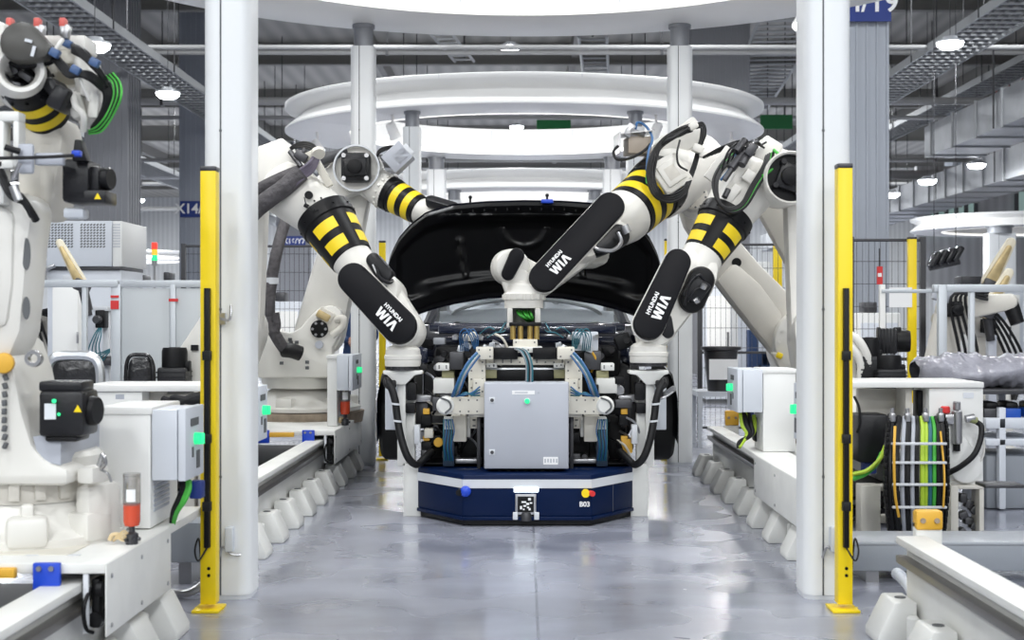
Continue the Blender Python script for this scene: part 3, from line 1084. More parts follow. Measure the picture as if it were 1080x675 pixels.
def wrist_cover(parent, A, B, ra, rb, thick, n, off, logo_at, logo_h, up=1):
    """Flat black cover with the maker's lettering; up=1 reads from A to B, -1 from B to A."""
    A, B = Vector(A), Vector(B)
    ax = (B - A).normalized()
    n = Vector(n); n = (n - ax * n.dot(ax)).normalized()
    m = MB()
    m.link(A, B, ra, rb, thick, n, off, bevel=min(thick * 0.4, 0.014), seg=14)
    for t, s in ((0.02, 1), (0.02, -1), (0.5, 1), (0.5, -1), (0.98, 1), (0.98, -1)):
        q = A.lerp(B, t) + n.cross(ax) * s * (ra + (rb - ra) * t) * 0.9 + n * (off + thick / 2)
        m.cyl(q - n * 0.004, q + n * 0.003, 0.006, seg=8)
    c = m.build('wrist_cover', BLK_C, parent)
    face = A.lerp(B, logo_at) + n * (off + thick / 2 + 0.0012)
    M = frame(face, ax * up, n)
    m = MB()
    for g in LOGO:
        m.prism([((x - 1.38) * logo_h, (y - 0.86) * logo_h) for x, y in g], 0.002, M)
    m.build('lettering', TXT, c)
    text_mesh('lettering', 'HYUNDAI', logo_h * 0.56, M @ Matrix.Translation((0, logo_h * 0.56, 0)), TXT, c, 0.0012)
    m = MB()
    m.link(A, B, ra * 1.06, rb * 1.06, 0.02, n, off - thick / 2 - 0.004, bevel=0.006, seg=14)
    m.build('cover_rim', W_ROB, c)
    return c


def drum(m, c, ax, r, h, e=0.02, seg=36):
    """Round housing with softened rims, centred on c."""
    ax = Vector(ax).normalized()
    return m.lathe([(0, -h / 2), (r - e, -h / 2), (r - e * .3, -h / 2 + e * .3), (r, -h / 2 + e), (r, h / 2 - e), (r - e * .3, h / 2 - e * .3), (r - e, h / 2), (0, h / 2)], c, ax, seg)


def bolts(m, c, ax, r, n, br=0.009, h=0.008, a=0.0):
    M = axis_m(c, ax)
    for k in range(n):
        t = 2 * PI * k / n + a
        p = M @ Vector((r * math.cos(t), r * math.sin(t), 0))
        m.cyl(p, p + Vector(ax).normalized() * h, br, seg=8)


def servo(parent, c, ax, w, L, x=None, name='motor', tail=0.5):
    """Black servo motor: square finned body, round tail, cable plug, along ax from c."""
    ax = Vector(ax).normalized(); c = Vector(c)
    M = frame(c, x if x is not None else (Vector((0, 0, 1)) if abs(ax.z) < .8 else Vector((1, 0, 0))), ax)
    m = MB()
    m.box((0, 0, L * 0.3), (w, w, L * 0.6), None, w * 0.09, M)
    m.box((0, 0, L * 0.06), (w * 1.12, w * 1.12, L * 0.1), None, w * 0.06, M)
    for k in range(4):
        m.box((0, 0, L * (0.2 + 0.1 * k)), (w * 1.03, w * 1.03, L * 0.03), None, 0, M)
    for sx in (-1, 1):
        for sy in (-1, 1):
            m.cyl(M @ Vector((sx * w * .46, sy * w * .46, L * .11)), M @ Vector((sx * w * .46, sy * w * .46, L * .15)), w * 0.05, seg=8)
    o = m.build(name, BLK_M, parent)
    m = MB()
    m.lathe([(0, L * .6), (w * .44, L * .6), (w * .44, L * .92), (w * .40, L), (w * .2, L), (w * .18, L * 1.01), (0, L * 1.01)], None, None, 24, M=M)
    m.box((w * .42, 0, L * 0.62), (w * 0.28, w * 0.3, L * 0.22), None, w * 0.04, M)
    m.build('motor_cap', BLK, o)
    return o


def cable(parent, pts, r, m_, name='cable', seg=8):
    m = MB(); m.tube(pts, r, seg)
    return m.build(name, m_, parent)


def wrist_flange(parent, cx, cy_top, cy_bot, z, r_px):
    """Round tool flange of the last axis, standing on the docking tool."""
    c = P(cx, cy_bot, z); h = R(cy_bot - cy_top, z); r = R(r_px, z)
    m = MB()
    m.lathe([(0, h * .16), (r * .98, h * .16), (r, h * .2), (r, h * .45), (r * 1.03, h * .48), (r * 1.03, h * .62), (r * .98, h * .66), (r * .95, h * .9), (r * .8, h * 1.02), (r * .5, h * 1.12), (0, h * 1.15)], c, (0, 0, 1), 40)
    f = m.build('wrist_flange', W_ROB, parent)
    m = MB()
    m.lathe([(0, 0), (r * .96, 0), (r * .96, h * .04), (r * .9, h * .05), (r * .9, h * .16), (0, h * .16)], c, (0, 0, 1), 40)
    bolts(m, c + Vector((0, 0, h * .05)), (0, 0, 1), r * .93, 14, 0.008, h * .1)
    m.build('tool_plate', DSTEEL, f)
    return f


CAMSIDE = Vector((0, -1, 0))

# ------------------------------------------------------------------ left working robot (its base stands behind the left front pillar)
Zb = 9.6
r2 = thing('industrial_robot', 'white robot arm reaching out from behind left front pillar, black wrist cover pointing down', 'robot', (-2.35, Zb, 0.445), 0, 'white industrial robots')
m = MB()
m.lathe([(0, 0.445), (0.42, 0.445), (0.42, 0.47), (0.36, 0.49), (0.34, 0.54), (0.36, 0.56), (0, 0.56)], (-2.35, Zb, 0), (0, 0, 1), 40)
m.build('base', W_ROB, r2)
m = MB()
m.lathe([(0, 0.56), (0.36, 0.56), (0.37, 0.64), (0.30, 0.72), (0, 0.74)], (-2.35, Zb, 0), (0, 0, 1), 40)
m.link((-2.32, Zb, 0.74), (-2.10, Zb, 1.18), 0.28, 0.22, 0.42, (0, -1, 0), 0.0, 0.04)
m.build('turret', W_ROB, r2)
S2, E2 = Vector((-2.10, 9.55, 1.20)), P(262, 190, 9.5)
m = MB(); m.link(S2, E2, 0.22, 0.15, 0.17, (0, -1, 0), 0.0, 0.04, 14)
la = m.build('lower_arm', W_ROB, r2)
m = MB(); bolts(m, S2 - Vector((0, 0.09, 0)), (0, -1, 0), 0.15, 10, 0.012); m.build('bolt_ring', SEAM, la)
servo(r2, S2 + Vector((0.0, 0.15, 0)), (0, 1, 0), 0.2, 0.3)
servo(r2, (-2.45, 9.3, 0.72), (0, 0, 1), 0.2, 0.34)
servo(r2, (-2.30, 8.95, 0.62), (0.1, -1, 0), 0.2, 0.30)
# elbow casting: angular shoulder block, drum and cone of the forearm
m = MB()
Mx = frame(P(284, 185, 9.2), (P(318, 170, 9.2) - P(262, 200, 9.2)), CAMSIDE)
pts = [(250, 168), (303, 149), (320, 176), (312, 200), (296, 216), (258, 222)]
m.prism([(R(x - CX, 9.1), R(CY - y, 9.1)) for x, y in pts], 0.36, frame(P(CX, CY, 9.1), (1, 0, 0), CAMSIDE), 0.012)
drum(m, P(268, 192, 9.15), (0, -1, 0), R(30, 9.15), 0.44, 0.03)
m.build('elbow_housing', W_ROB, r2)
a, b = P(298, 196, 9.02), P(343, 229, 8.86)
m = MB()
m.lathe([(0, -0.12), (R(18, 9), -0.08), (R(30, 9), 0.0), (R(30, 9), 0.06), (R(27, 9), 0.9 * (b - a).length), (R(26, 9), (b - a).length), (0, (b - a).length)], a, b - a, 36)
fa = m.build('forearm', W_ROB, r2)
m = MB()
q = P(326, 206, 8.72)
m.cyl(q, q + Vector((0, -0.022, 0)), 0.027, seg=18)
q = P(333, 222, 8.67); m.box(q, (0.03, 0.02, 0.028), (0, 0.5, 0), 0.003)
q = P(323, 217, 8.70); m.box(q, (0.03, 0.02, 0.028), (0, 0.5, 0), 0.003)
for dx, dy in ((332, 212), (339, 209), (337, 216), (344, 212)):
    q = P(dx, dy, 8.73); m.cyl(q, q + Vector((0, -0.02, 0)), 0.006, seg=8)
m.tube([P(321, 208, 8.70), P(323, 216, 8.67), P(328, 222, 8.66), P(332, 224, 8.66)], 0.0035, 6)
m.build('sensor_fitting', BLK, fa)
stripe_band(r2, P(342, 228, 8.86), P(371, 273, 8.72), R(29, 8.8), R(23, 8.8), 0.35)
n2 = CAMSIDE
m = MB()
ca, cb_ = P(370, 272, 8.72), P(389, 296, 8.66)
m.lathe([(0, 0), (R(22, 8.7), 0), (R(21.5, 8.7), .04), (R(21, 8.7), (cb_ - ca).length), (0, (cb_ - ca).length)], ca, cb_ - ca, 32)
m.link(P(387, 293, 8.67), P(404, 312, 8.62), R(20, 8.7), R(23, 8.7), 0.25, n2, 0.0, 0.05, 16)
m.link(P(396, 300, 8.62), P(428, 349, 8.50), R(21, 8.6), R(19.5, 8.6), 0.17, n2, -0.02, 0.04, 16)
w = m.build('wrist_body', W_ROB, r2)
m = MB()
m.link(P(397, 277, 8.62), P(408, 292, 8.60), R(8, 8.6), R(9, 8.6), 0.16, n2, 0.03, 0.02, 12)
m.tube([P(396, 281, 8.50), P(401, 293, 8.46), P(410, 298, 8.46), P(414, 296, 8.5)], 0.012, 8)
m.build('wrist_motor', BLK_M, w)
m = MB(); m.cyl(P(404, 300, 8.52), P(409, 301, 8.52), 0.03, seg=14); m.tube([P(393, 279, 8.49), P(399, 291, 8.47), P(408, 299, 8.46)], 0.006); m.build('steel_clip', STEEL, w)
wrist_cover(r2, P(379, 298, 8.60), P(427, 348, 8.50), R(16.5, 8.5), R(18.5, 8.5), 0.055, n2, 0.135, 0.80, 0.062)
wrist_flange(r2, 425, 366, 390, 8.5, 19)
# grey hose package on its back
m = MB()
m.tube([P(318, 182, 8.76), P(300, 198, 8.74), P(282, 211, 8.74), P(264, 228, 8.80), P(250, 258, 8.95)], R(9.5, 8.8), 12)
m.tube([P(316, 181, 8.80), P(296, 189, 8.82), P(272, 202, 8.85), P(255, 222, 8.95)], R(7.5, 8.8), 12)
m.build('hose_sleeve', SLEEVE, r2)
VIO = mat('sleeve_violet', (0.10, 0.085, 0.12), 0.4)
for k in range(5):
    cable(r2, [P(332 + k, 163 + k, 8.82), P(326 + k, 172 + 2 * k, 8.74 + .01 * k), P(312 + k, 183 + 2 * k, 8.72), P(304 + k, 191 + 2 * k, 8.73)], 0.012, VIO)
for k in range(4):
    cable(r2, [P(304, 158 + k, 8.98), P(312, 152 + k, 8.95), P(322, 150 + k * 2, 8.9), P(331, 153 + k * 2, 8.86), P(334, 160, 8.84), P(331, 164, 8.82)], 0.008, RUB)
m = MB()
m.box(P(338, 178, 8.86), (0.05, 0.05, 0.27), (0, -0.5, 0), 0.006)
m.box(P(330, 163, 8.86), (0.09, 0.07, 0.05), (0, -0.4, 0), 0.006)
m.cyl(P(335, 160, 8.80), P(336, 163, 8.78), 0.045, seg=16)
m.build('hose_bracket', CREAM, r2)
m = MB()
m.cyl(P(310, 170, 8.85), P(323, 158, 8.86), 0.022, seg=12); m.cyl(P(306, 160, 8.88), P(318, 176, 8.8), 0.018, seg=12); m.box(P(318, 165, 8.84), (.09, .07, .06), (0, .6, 0), .008)
m.build('hose_connector', DSTEEL, r2)

# ------------------------------------------------------------------ robot behind it, working at the hood edge
r3 = thing('industrial_robot', 'white robot with black square elbow motor, its striped arm ending behind the hood', 'robot', (-1.82, 10.98, 0.44), 0, 'white industrial robots')
Z3 = 10.98
m = MB()
c = P(321, 0, Z3); c.z = 0.30
zz = lambda y: P(0, y, 10.71).z
m.lathe([(0, zz(434)), (R(60, 10.8), zz(434)), (R(60, 10.8), zz(430)), (R(52, 10.8), zz(427)), (R(46, 10.8), zz(418)), (R(30, 10.8), zz(409)), (0, zz(407))], (c.x, Z3, 0), (0, 0, 1), 40)
for a in range(6):
    an = 2 * PI * a / 6 + 0.3
    m.box((c.x + math.cos(an) * R(48, 10.8), Z3 + math.sin(an) * R(48, 10.8), zz(426)), (.14, .14, .10), (0, 0, an), .012)
b3 = m.build('base', W_ROB, r3)
m = MB(); m.lathe([(0, zz(447)), (R(62, 10.8), zz(447)), (R(64, 10.8), zz(435)), (0, zz(435))], (c.x, Z3, 0), (0, 0, 1), 40); m.build('base_ring', BROWN, b3)
m = MB()
m.lathe([(0, zz(410)), (R(44, 10.8), zz(410)), (R(46, 10.8), zz(396)), (0, zz(394))], (c.x, Z3, 0), (0, 0, 1), 40)
# trough-shaped turret cheek facing the aisle
M3 = frame(P(CX, CY, 10.66), (1, 0, 0), CAMSIDE)
def px3(pts, z, cx=CX, cy=CY):
    return [(R(x - cx, z), R(cy - y, z)) for x, y in pts]
pts = [(272, 398), (276, 362), (284, 352), (292, 346), (300, 350), (309, 351), (318, 346), (326, 336), (338, 325), (350, 322), (360, 326), (364, 338), (360, 352), (352, 366), (352, 380), (372, 392), (374, 398)]
m.prism(px3(pts, 10.66), 0.16, M3, 0.02)
pts = [(272, 398), (278, 366), (292, 362), (340, 374), (372, 385), (374, 398)]
m.prism(px3(pts, 10.66), 0.55, frame(P(CX, CY, 10.91), (1, 0, 0), CAMSIDE), 0.02)
t3 = m.build('turret', W_ROB, r3)
m = MB(); q = P(337, 347, 10.58); drum(m, q, (0, -1, 0), R(9.3, 10.62), 0.05, 0.01, 28); m.build('axis_cap', BLK, t3)
m = MB(); bolts(m, q + Vector((0, -0.026, 0)), (0, -1, 0), R(6.8, 10.62), 6, 0.011); m.build('cap_bolt', STEEL, t3)
m = MB(); q = P(337, 363.5, 10.58); m.cyl(q, q + Vector((0, -0.03, 0)), R(4.2, 10.62), seg=18); m.build('plug', G_BOX, t3)
m = MB()
for x, y in ((307, 361), (313, 361), (306, 358), (297, 383), (324, 382), (324, 388)):
    q = P(x, y, 10.58); m.box(q, (0.03, 0.012, 0.025), None, 0.002)
m.build('type_plate', SEAM, t3)
# lower arm leaning up to the elbow
m = MB()
m.link(P(338, 350, 10.8), P(378, 186, 10.75), R(26, 10.8), R(17, 10.8), 0.22, CAMSIDE, 0.0, 0.045, 14)
m.build('lower_arm', W_ROB, r3)
m = MB()
m.box(P(344, 333, 10.6), (0.13, 0.09, 0.10), (0, 0.5, 0), 0.012)
drum(m, P(353, 344, 10.62), (0, -1, 0), R(8, 10.62), 0.12, 0.02)
m.tube([P(354, 338, 10.58), P(362, 336, 10.55), P(361, 345, 10.55), P(350, 354, 10.55)], 0.03, 10)
m.build('brake_housing', W_CAST, r3)
m = MB(); m.box(P(341, 333, 10.55), (0.11, 0.05, 0.06), (0, 0.5, 0), 0.01); m.build('yellowed_block', GOLD, r3)
# elbow: ring with square motor
m = MB()
q = P(379, 180, 10.58)
drum(m, q, (0, -1, 0), R(25, 10.58), 0.30, 0.03)
m.link(P(379, 180, 10.66), P(340, 205, 10.66), R(24, 10.62), R(14, 10.62), 0.26, CAMSIDE, 0.02, 0.03)
m.link(P(379, 180, 10.66), P(404, 202, 10.58), R(20, 10.62), R(17, 10.62), 0.25, CAMSIDE, 0.0, 0.04)
m.build('elbow_housing', W_ROB, r3)
m = MB()
M = axis_m(q, (0, -1, 0))
m.lathe([(R(22.5, 10.58), .15), (R(24.3, 10.58), .15), (R(24.3, 10.58), .20), (R(22.5, 10.58), .20), (R(22.5, 10.58), .15)], q, (0, -1, 0), 40)
m.build('elbow_rim', STRIPE_S, r3)
m = MB()
m.box(q + Vector((0, -.20, 0)), (R(31, 10.4), .12, R(31, 10.4)), None, .035)
m.box(q + Vector((0, -.27, 0)), (R(24, 10.4), .05, R(20, 10.4)), None, .02)
em = m.build('elbow_motor', BLK_M, r3)
m = MB(); drum(m, q + Vector((0, -.30, 0)), (0, -1, 0), R(8, 10.4), .03, .01); m.build('motor_cap', BLK, em)
m = MB()
for sx in (-1, 1):
    for sy in (-1, 1):
        p_ = q + Vector((sx * R(12, 10.4), -.255, sy * R(12, 10.4))); m.cyl(p_, p_ + Vector((0, -.02, 0)), .018, seg=10)
m.build('motor_bolt', STEEL, em)
m = MB(); m.link(P(366, 163, 10.62), P(342, 172, 10.62), R(4, 10.62), R(6, 10.62), 0.10, CAMSIDE, 0.16, 0.02); m.build('cable_duct', DSTEEL, r3)
a, b = P(398, 196, 10.55), P(412, 205, 10.49)
m = MB(); m.lathe([(0, -0.05), (R(18, 10.53), -0.02), (R(19, 10.53), 0.03), (R(18, 10.53), (b - a).length), (0, (b - a).length)], a, b - a, 32)
bolts(m, a + (b - a) * .6, b - a, R(18.6, 10.53), 16, .012, .02)
m.build('forearm', W_ROB, r3)
stripe_band(r3, P(409, 203, 10.51), P(443, 222, 10.35), R(17.5, 10.44), R(15.5, 10.44), 'full')
m = MB()
a, b = P(443, 222, 10.35), P(478, 236, 10.17)
m.lathe([(0, 0), (R(14, 10.35), 0), (R(10.8, 10.35), (b - a).length * .6), (R(10.8, 10.35), (b - a).length), (0, (b - a).length)], a, b - a, 28)
m.build('wrist_body', W_ROB, r3)
m = MB(); m.link(P(455, 215, 10.21), P(478, 222, 10.12), R(6, 10.17), R(6, 10.17), 0.08, (0, -.6, .8), 0.02, 0.02); m.build('wrist_motor', BLK_M, r3)
m = MB(); m.box(P(420, 167, 10.44), (0.19, 0.20, 0.17), (0, -0.75, 0), 0.006); jb = m.build('junction_box', G_BOX, r3)
m = MB(); m.box(P(425, 163, 10.35), (0.15, 0.02, 0.10), (0, -0.75, 0), 0.004); m.build('box_lid', STRIPE_S, jb)
for k in range(3):
    cable(r3, [P(400, 172, 10.44), P(398, 163 + k, 10.42), P(402, 157 + k * 1.5, 10.4), P(414, 154 + k, 10.4), P(424, 157 + k, 10.4), P(428, 161, 10.4)], 0.009, RUB)
# hanging hose package down to the turret
m = MB()
m.tube([P(305, 222, 10.71), P(297, 246, 10.58), P(291, 270, 10.46), P(287, 292, 10.44), P(284, 318, 10.42), P(285, 340, 10.42), P(292, 356, 10.42), P(300, 368, 10.46)], R(6.2, 10.44), 12)
m.tube([P(290, 330, 10.4), P(292, 342, 10.4), P(291, 350, 10.4)], R(4.4, 10.44), 10)
m.build('hose_sleeve', SLEEVE, r3)
m = MB(); m.tube([P(299, 369, 10.48), P(308, 370, 10.46), P(317, 373, 10.49)], R(8, 10.44), 12); m.build('hose_socket', RUB, r3)
m = MB(); m.lathe([(R(6.4, 10.44), -.02), (R(7.2, 10.44), -.02), (R(7.2, 10.44), .03), (R(6.4, 10.44), .03)], P(287, 297, 10.44), (0, 0, 1), 16); m.build('hose_clamp', STRIPE_S, r3)

# ------------------------------------------------------------------ right front working robot
r4 = thing('industrial_robot', 'white robot arm with round dark elbow motor, touching the right front pillar', 'robot', (2.22, 8.75, 0.445), 0, 'white industrial robots')
m = MB()
m.lathe([(0, 0.445), (0.42, 0.445), (0.42, 0.47), (0.36, 0.49), (0.34, 0.56), (0.36, 0.58), (0, 0.58)], (2.22, 8.75, 0), (0, 0, 1), 40)
b4 = m.build('base', W_ROB, r4)
m = MB(); m.lathe([(.425, 0.447), (.45, 0.447), (.45, 0.50), (.425, 0.50), (.425, 0.447)], (2.22, 8.75, 0), (0, 0, 1), 40); m.build('base_ring', BROWN, b4)
m = MB()
m.lathe([(0, 0.58), (0.36, 0.58), (0.37, 0.66), (0.30, 0.74), (0, 0.76)], (2.22, 8.75, 0), (0, 0, 1), 40)
m.link((2.10, 8.95, 0.74), (2.0, 9.05, 1.16), 0.25, 0.19, 0.36, (0, -1, 0), 0.0, 0.04)
m.build('turret', W_ROB, r4)
S4, E4 = Vector((1.97, 9.05, 1.18)), P(828, 190, 9.2)
m = MB(); m.link(S4 + Vector((0.03, 0, 0)), E4 + Vector((0.14, 0.02, -0.05)), 0.20, 0.15, 0.16, (0, -1, 0), 0.0, 0.04, 14)
m.build('lower_arm', W_ROB, r4)
m = MB()
a, b = P(806, 208, 9.5), P(862, 312, 9.5)
m.box((a + b) / 2, (R(27, 9.5), 0.12, (b - a).length), (0, math.atan2(b.x - a.x, b.z - a.z), 0), 0.012)
m.build('balance_link', W_CAST, r4)
m = MB(); m.cyl(P(850, 312, 9.35), P(846, 303, 9.35), .03, seg=10); m.box(P(846, 311, 9.35), (.07, .06, .12), (0, -.5, 0), .01); m.build('link_joint', BLK, r4)
servo(r4, P(917, 404, 8.75) , (0, 0, 1), 0.145, 0.30)
servo(r4, P(937, 410, 8.7), (0, 0, 1), 0.19, 0.22)
servo(r4, P(940, 352, 9.0) + Vector((-.1, 0, -.05)), (1, -0.2, 0.0), 0.17, 0.22)
for k, (x0, r) in enumerate(((900, 0.03), (894, 0.028))):
    cable(r4, [P(x0 - 12, 350 + 8 * k, 8.8), P(x0 + 4, 358 + 8 * k, 8.72), P(x0 + 14, 375 + 8 * k, 8.7), P(x0 + 19 - 6 * k, 398 + 6 * k, 8.72)], r, HOSE_W, 'white_hose', 12)
# elbow drum with the dark motor in its bowl
q = P(829, 190, 8.86)
m = MB()
drum(m, q + Vector((0, .10, 0)), (0, -1, 0), R(27, 8.9), 0.40, 0.04, 40)
m.lathe([(R(24, 9.1), 0.10), (R(27, 9.1), 0.10), (R(27.5, 9.1), 0.15), (R(26, 9.1), 0.18), (R(24, 9.1), 0.17), (R(23.5, 9.1), 0.10)], q, (0, -1, 0), 40)
m.link(P(826, 188, 9.15), P(800, 182, 9.1), R(26, 9.1), R(30, 9.1), 0.28, CAMSIDE, 0.0, 0.05, 14)
m.box(P(806, 164, 9.0), (R(22, 9), 0.22, R(34, 9)), (0, 0.55, 0), 0.02)
m.build('elbow_housing', W_ROB, r4)
m = MB()
m.cyl(q + Vector((0, -0.10, 0)), q + Vector((0, -0.125, 0)), R(24, 9.1), seg=36)
el = m.build('motor_bowl', BLK, r4)
m = MB()
m.box(q + Vector((0.0, -0.15, 0)), (R(27, 9.1), 0.07, R(27, 9.1)), (0, 0.35, 0), 0.018)
for k in range(4):
    an = k * PI / 2 + .45
    m.cyl(q + Vector((math.cos(an) * R(18, 9), -0.12, math.sin(an) * R(18, 9))), q + Vector((math.cos(an) * R(18, 9), -0.2, math.sin(an) * R(18, 9))), 0.018, seg=10)
m.build('elbow_motor', BLK_M, el)
m = MB()
drum(m, q + Vector((-.01, -0.2, 0.005)), (0, -1, 0), R(9.5, 9.1), 0.06, 0.012)
m.tube([q + Vector((.05, -.2, .06)), q + Vector((.10, -.22, .05)), q + Vector((.14, -.2, -.02)), q + Vector((.12, -.18, -.1))], 0.012)
m.build('motor_cap', BLK, el)
a, b = P(792, 188, 9.08), P(765, 230, 8.9)
m = MB(); L = (b - a).length
m.lathe([(0, -0.10), (R(28, 9), -0.08), (R(35, 9), 0.0), (R(34, 9), 0.05), (R(27, 9), L * .85), (R(25, 9), L), (0, L)], a, b - a, 40)
m.build('forearm', W_ROB, r4)
stripe_band(r4, P(767, 228, 8.9), P(741, 270, 8.8), R(27.5, 8.85), R(22, 8.85), -0.35)
m = MB()
ca, cb_ = P(741.5, 269, 8.8), P(730, 290, 8.74)
m.lathe([(0, 0), (R(22, 8.8), 0), (R(22.5, 8.8), .04), (R(23, 8.8), (cb_ - ca).length), (0, (cb_ - ca).length)], ca, cb_ - ca, 32)
m.link(P(731, 289, 8.74), P(724, 300, 8.7), R(23, 8.7), R(26, 8.7), 0.27, CAMSIDE, 0.0, 0.06, 16)
m.link(P(722, 300, 8.7), P(690, 352, 8.5), R(25, 8.6), R(18, 8.5), 0.18, CAMSIDE, -0.02, 0.05, 16)
w = m.build('wrist_body', W_ROB, r4)
m = MB(); m.link(P(728, 316, 8.64), P(737, 296, 8.64), R(14.5, 8.6), R(14.5, 8.6), 0.10, CAMSIDE, 0.09, 0.03, 14); m.build('motor_recess', BLK, w)
m = MB()
m.box(P(734, 306, 8.50), (R(22, 8.5), 0.06, R(26, 8.5)), (0, 0.6, 0), 0.015)
m.tube([P(722, 322, 8.48), P(727, 300, 8.46), P(737, 290, 8.46), P(744, 296, 8.48)], 0.010)
m.tube([P(725, 318, 8.48), P(733, 306, 8.45), P(745, 300, 8.48)], 0.008)
m.build('wrist_motor', BLK_M, w)
m = MB(); m.cyl(P(741, 304, 8.46), P(743, 300, 8.45), .022, seg=10); m.cyl(P(733, 318, 8.46), P(737, 316, 8.45), .02, seg=10); m.build('plug', STEEL, w)
m = MB(); m.link(P(699, 338, 8.5), P(703, 350, 8.5), R(9, 8.5), R(7, 8.5), 0.12, CAMSIDE, 0.02, 0.02); m.build('lower_motor', BLK_M, w)
wrist_cover(r4, P(710, 282, 8.62), P(680, 347, 8.5), R(14, 8.5), R(16.5, 8.5), 0.055, CAMSIDE, 0.125, 0.72, 0.064, -1)
wrist_flange(r4, 684, 363, 386, 8.5, 20)
# dress pack over the elbow
for k, (r, mm) in enumerate(((0.010, RUB), (0.006, HOSE_G), (0.010, RUB), (0.009, RUB), (0.008, RUB))):
    d = k * 2.0
    cable(r4, [P(816 - d, 160 + d * .5, 8.82), P(812 - d, 176, 8.76), P(800 - d, 196, 8.70), P(786 - d * .6, 218 - d * .4, 8.66), P(770 - d * .3, 224 - d * .6, 8.64), P(757 + d * .2, 212, 8.66), P(752 + d * .6, 192, 8.72), P(760 + d * .6, 174 + d * .3, 8.80), P(774 + d, 158 + d * .5, 8.9)], r, mm)
for k in range(9):
    cable(r4, [P(762 + 5 * k, 176 - 3 * k, 8.78), P(768 + 4 * k, 160 - 1.2 * k, 8.76), P(778 + 3 * k, 151 + (k % 3), 8.8), P(792 + 2 * k, 150 + 2 * (k % 4), 8.85)], .007, RUB)
for k in range(6):
    cable(r4, [P(742 + 4 * k, 166 - 1.5 * k, 9.2), P(760 + 4 * k, 156 - k, 9.0 - .02 * k), P(780 + 2 * k, 149 + k, 8.95), P(792 + k, 152 + 3 * k, 8.9)], 0.010, RUB)
cable(r4, [P(816, 158, 8.8), P(822, 165, 8.76), P(817, 176, 8.75), P(804, 186, 8.72)], 0.011, HOSE_G)
cable(r4, [P(778, 156, 8.85), P(774, 170, 8.78), P(767, 182, 8.75), P(760, 190, 8.74)], 0.009, HOSE_B)
m = MB()
m.box(P(760, 174, 8.95), (R(15, 9), 0.05, R(40, 9)), (0, 0.62, 0), 0.006)
m.box(P(778, 188, 8.84), (R(10, 9), 0.05, R(34, 9)), (0, 0.62, 0), 0.006)
m.box(P(790, 186, 8.78), (R(12, 9), 0.05, R(12, 9)), (0, 0.62, 0), 0.006)
m.box(P(772, 205, 8.78), (R(9, 9), 0.05, R(22, 9)), (0, 0.62, 0), 0.006)
m.build('cable_bracket', W_ROB, r4)
m = MB()
m.cyl(P(771, 178, 8.74), P(787, 158, 8.80), .030, seg=10); m.cyl(P(782, 174, 8.72), P(794, 154, 8.80), .028, seg=10); m.cyl(P(776, 160, 8.76), P(786, 148, 8.8), .026, seg=10); m.cyl(P(764, 190, 8.72), P(772, 178, 8.74), .018, seg=10); m.box(P(792, 158, 8.74), (.06, .05, .09), (0, .6, 0), .008); m.cyl(P(764, 208, 8.74), P(768, 200, 8.76), .02, seg=10)
m.build('hose_connector', DSTEEL, r4)

# ------------------------------------------------------------------ robot reaching over to the centre
r5 = thing('industrial_robot', 'white robot arm whose wrist crosses in front of the open hood to the centre dock', 'robot', (2.36, 10.4, 0.445), 0, 'white industrial robots')
m = MB()
m.lathe([(0, 0.445), (0.40, 0.445), (0.40, 0.47), (0.36, 0.49), (0.34, 0.56), (0.36, 0.58), (0, 0.58)], (2.36, 10.4, 0), (0, 0, 1), 40)
m.build('base', W_ROB, r5)
S5 = P(846, 361, 10.6)
m = MB()
m.lathe([(0, 0.58), (0.36, 0.58), (0.37, 0.66), (0.30, 0.74), (0, 0.76)], (2.36, 10.4, 0), (0, 0, 1), 40)
m.link((2.36, 10.62, 0.74), S5 + Vector((0.02, .22, 0)), 0.30, 0.27, 0.30, (0, -1, 0), 0.0, 0.04)
m.build('turret', W_ROB, r5)
m = MB()
M5 = frame(P(CX, CY, 10.45), (1, 0, 0), CAMSIDE)
pts = [(716, 222), (716, 200), (728, 192), (744, 198), (756, 222), (774, 250), (800, 280), (826, 306), (846, 318), (870, 330), (878, 362), (862, 392), (846, 398), (832, 396), (812, 372), (796, 352), (772, 322), (752, 296), (736, 262), (722, 240)]
m.prism(px3(pts, 10.45), 0.20, M5, 0.035)
pts = [(752, 296), (772, 275), (800, 300), (822, 330), (826, 362), (812, 372), (796, 352), (772, 322)]
m.prism(px3(pts, 10.45), 0.26, M5, 0.05)
la5 = m.build('lower_arm', W_CAST, r5)
m = MB(); q = P(776.5, 277, 10.36); m.cyl(q, q + Vector((0, -0.022, 0)), R(5, 10.3), seg=20); m.build('plug_hole', BLK, la5)
m = MB(); drum(m, P(850, 361, 10.3), (0, -1, 0), R(35, 10.4), 0.16, 0.03, 40); bolts(m, P(850, 361, 10.22), (0, -1, 0), R(28, 10.3), 14, .012)
m.build('shoulder_cap', W_ROB, r5)
m = MB()
pts = [(812, 372), (838, 368), (846, 395), (836, 400), (826, 398)]
m.prism(px3(pts, 10.3), 0.10, frame(P(CX, CY, 10.28), (1, 0, 0), CAMSIDE), 0.015)
sb = m.build('stop_block', W_CAST, r5)
m = MB(); m.box(P(822, 375, 10.2), (.05, .03, .045), (0, .4, 0), .01); m.build('stop_mark', YEL2, sb)
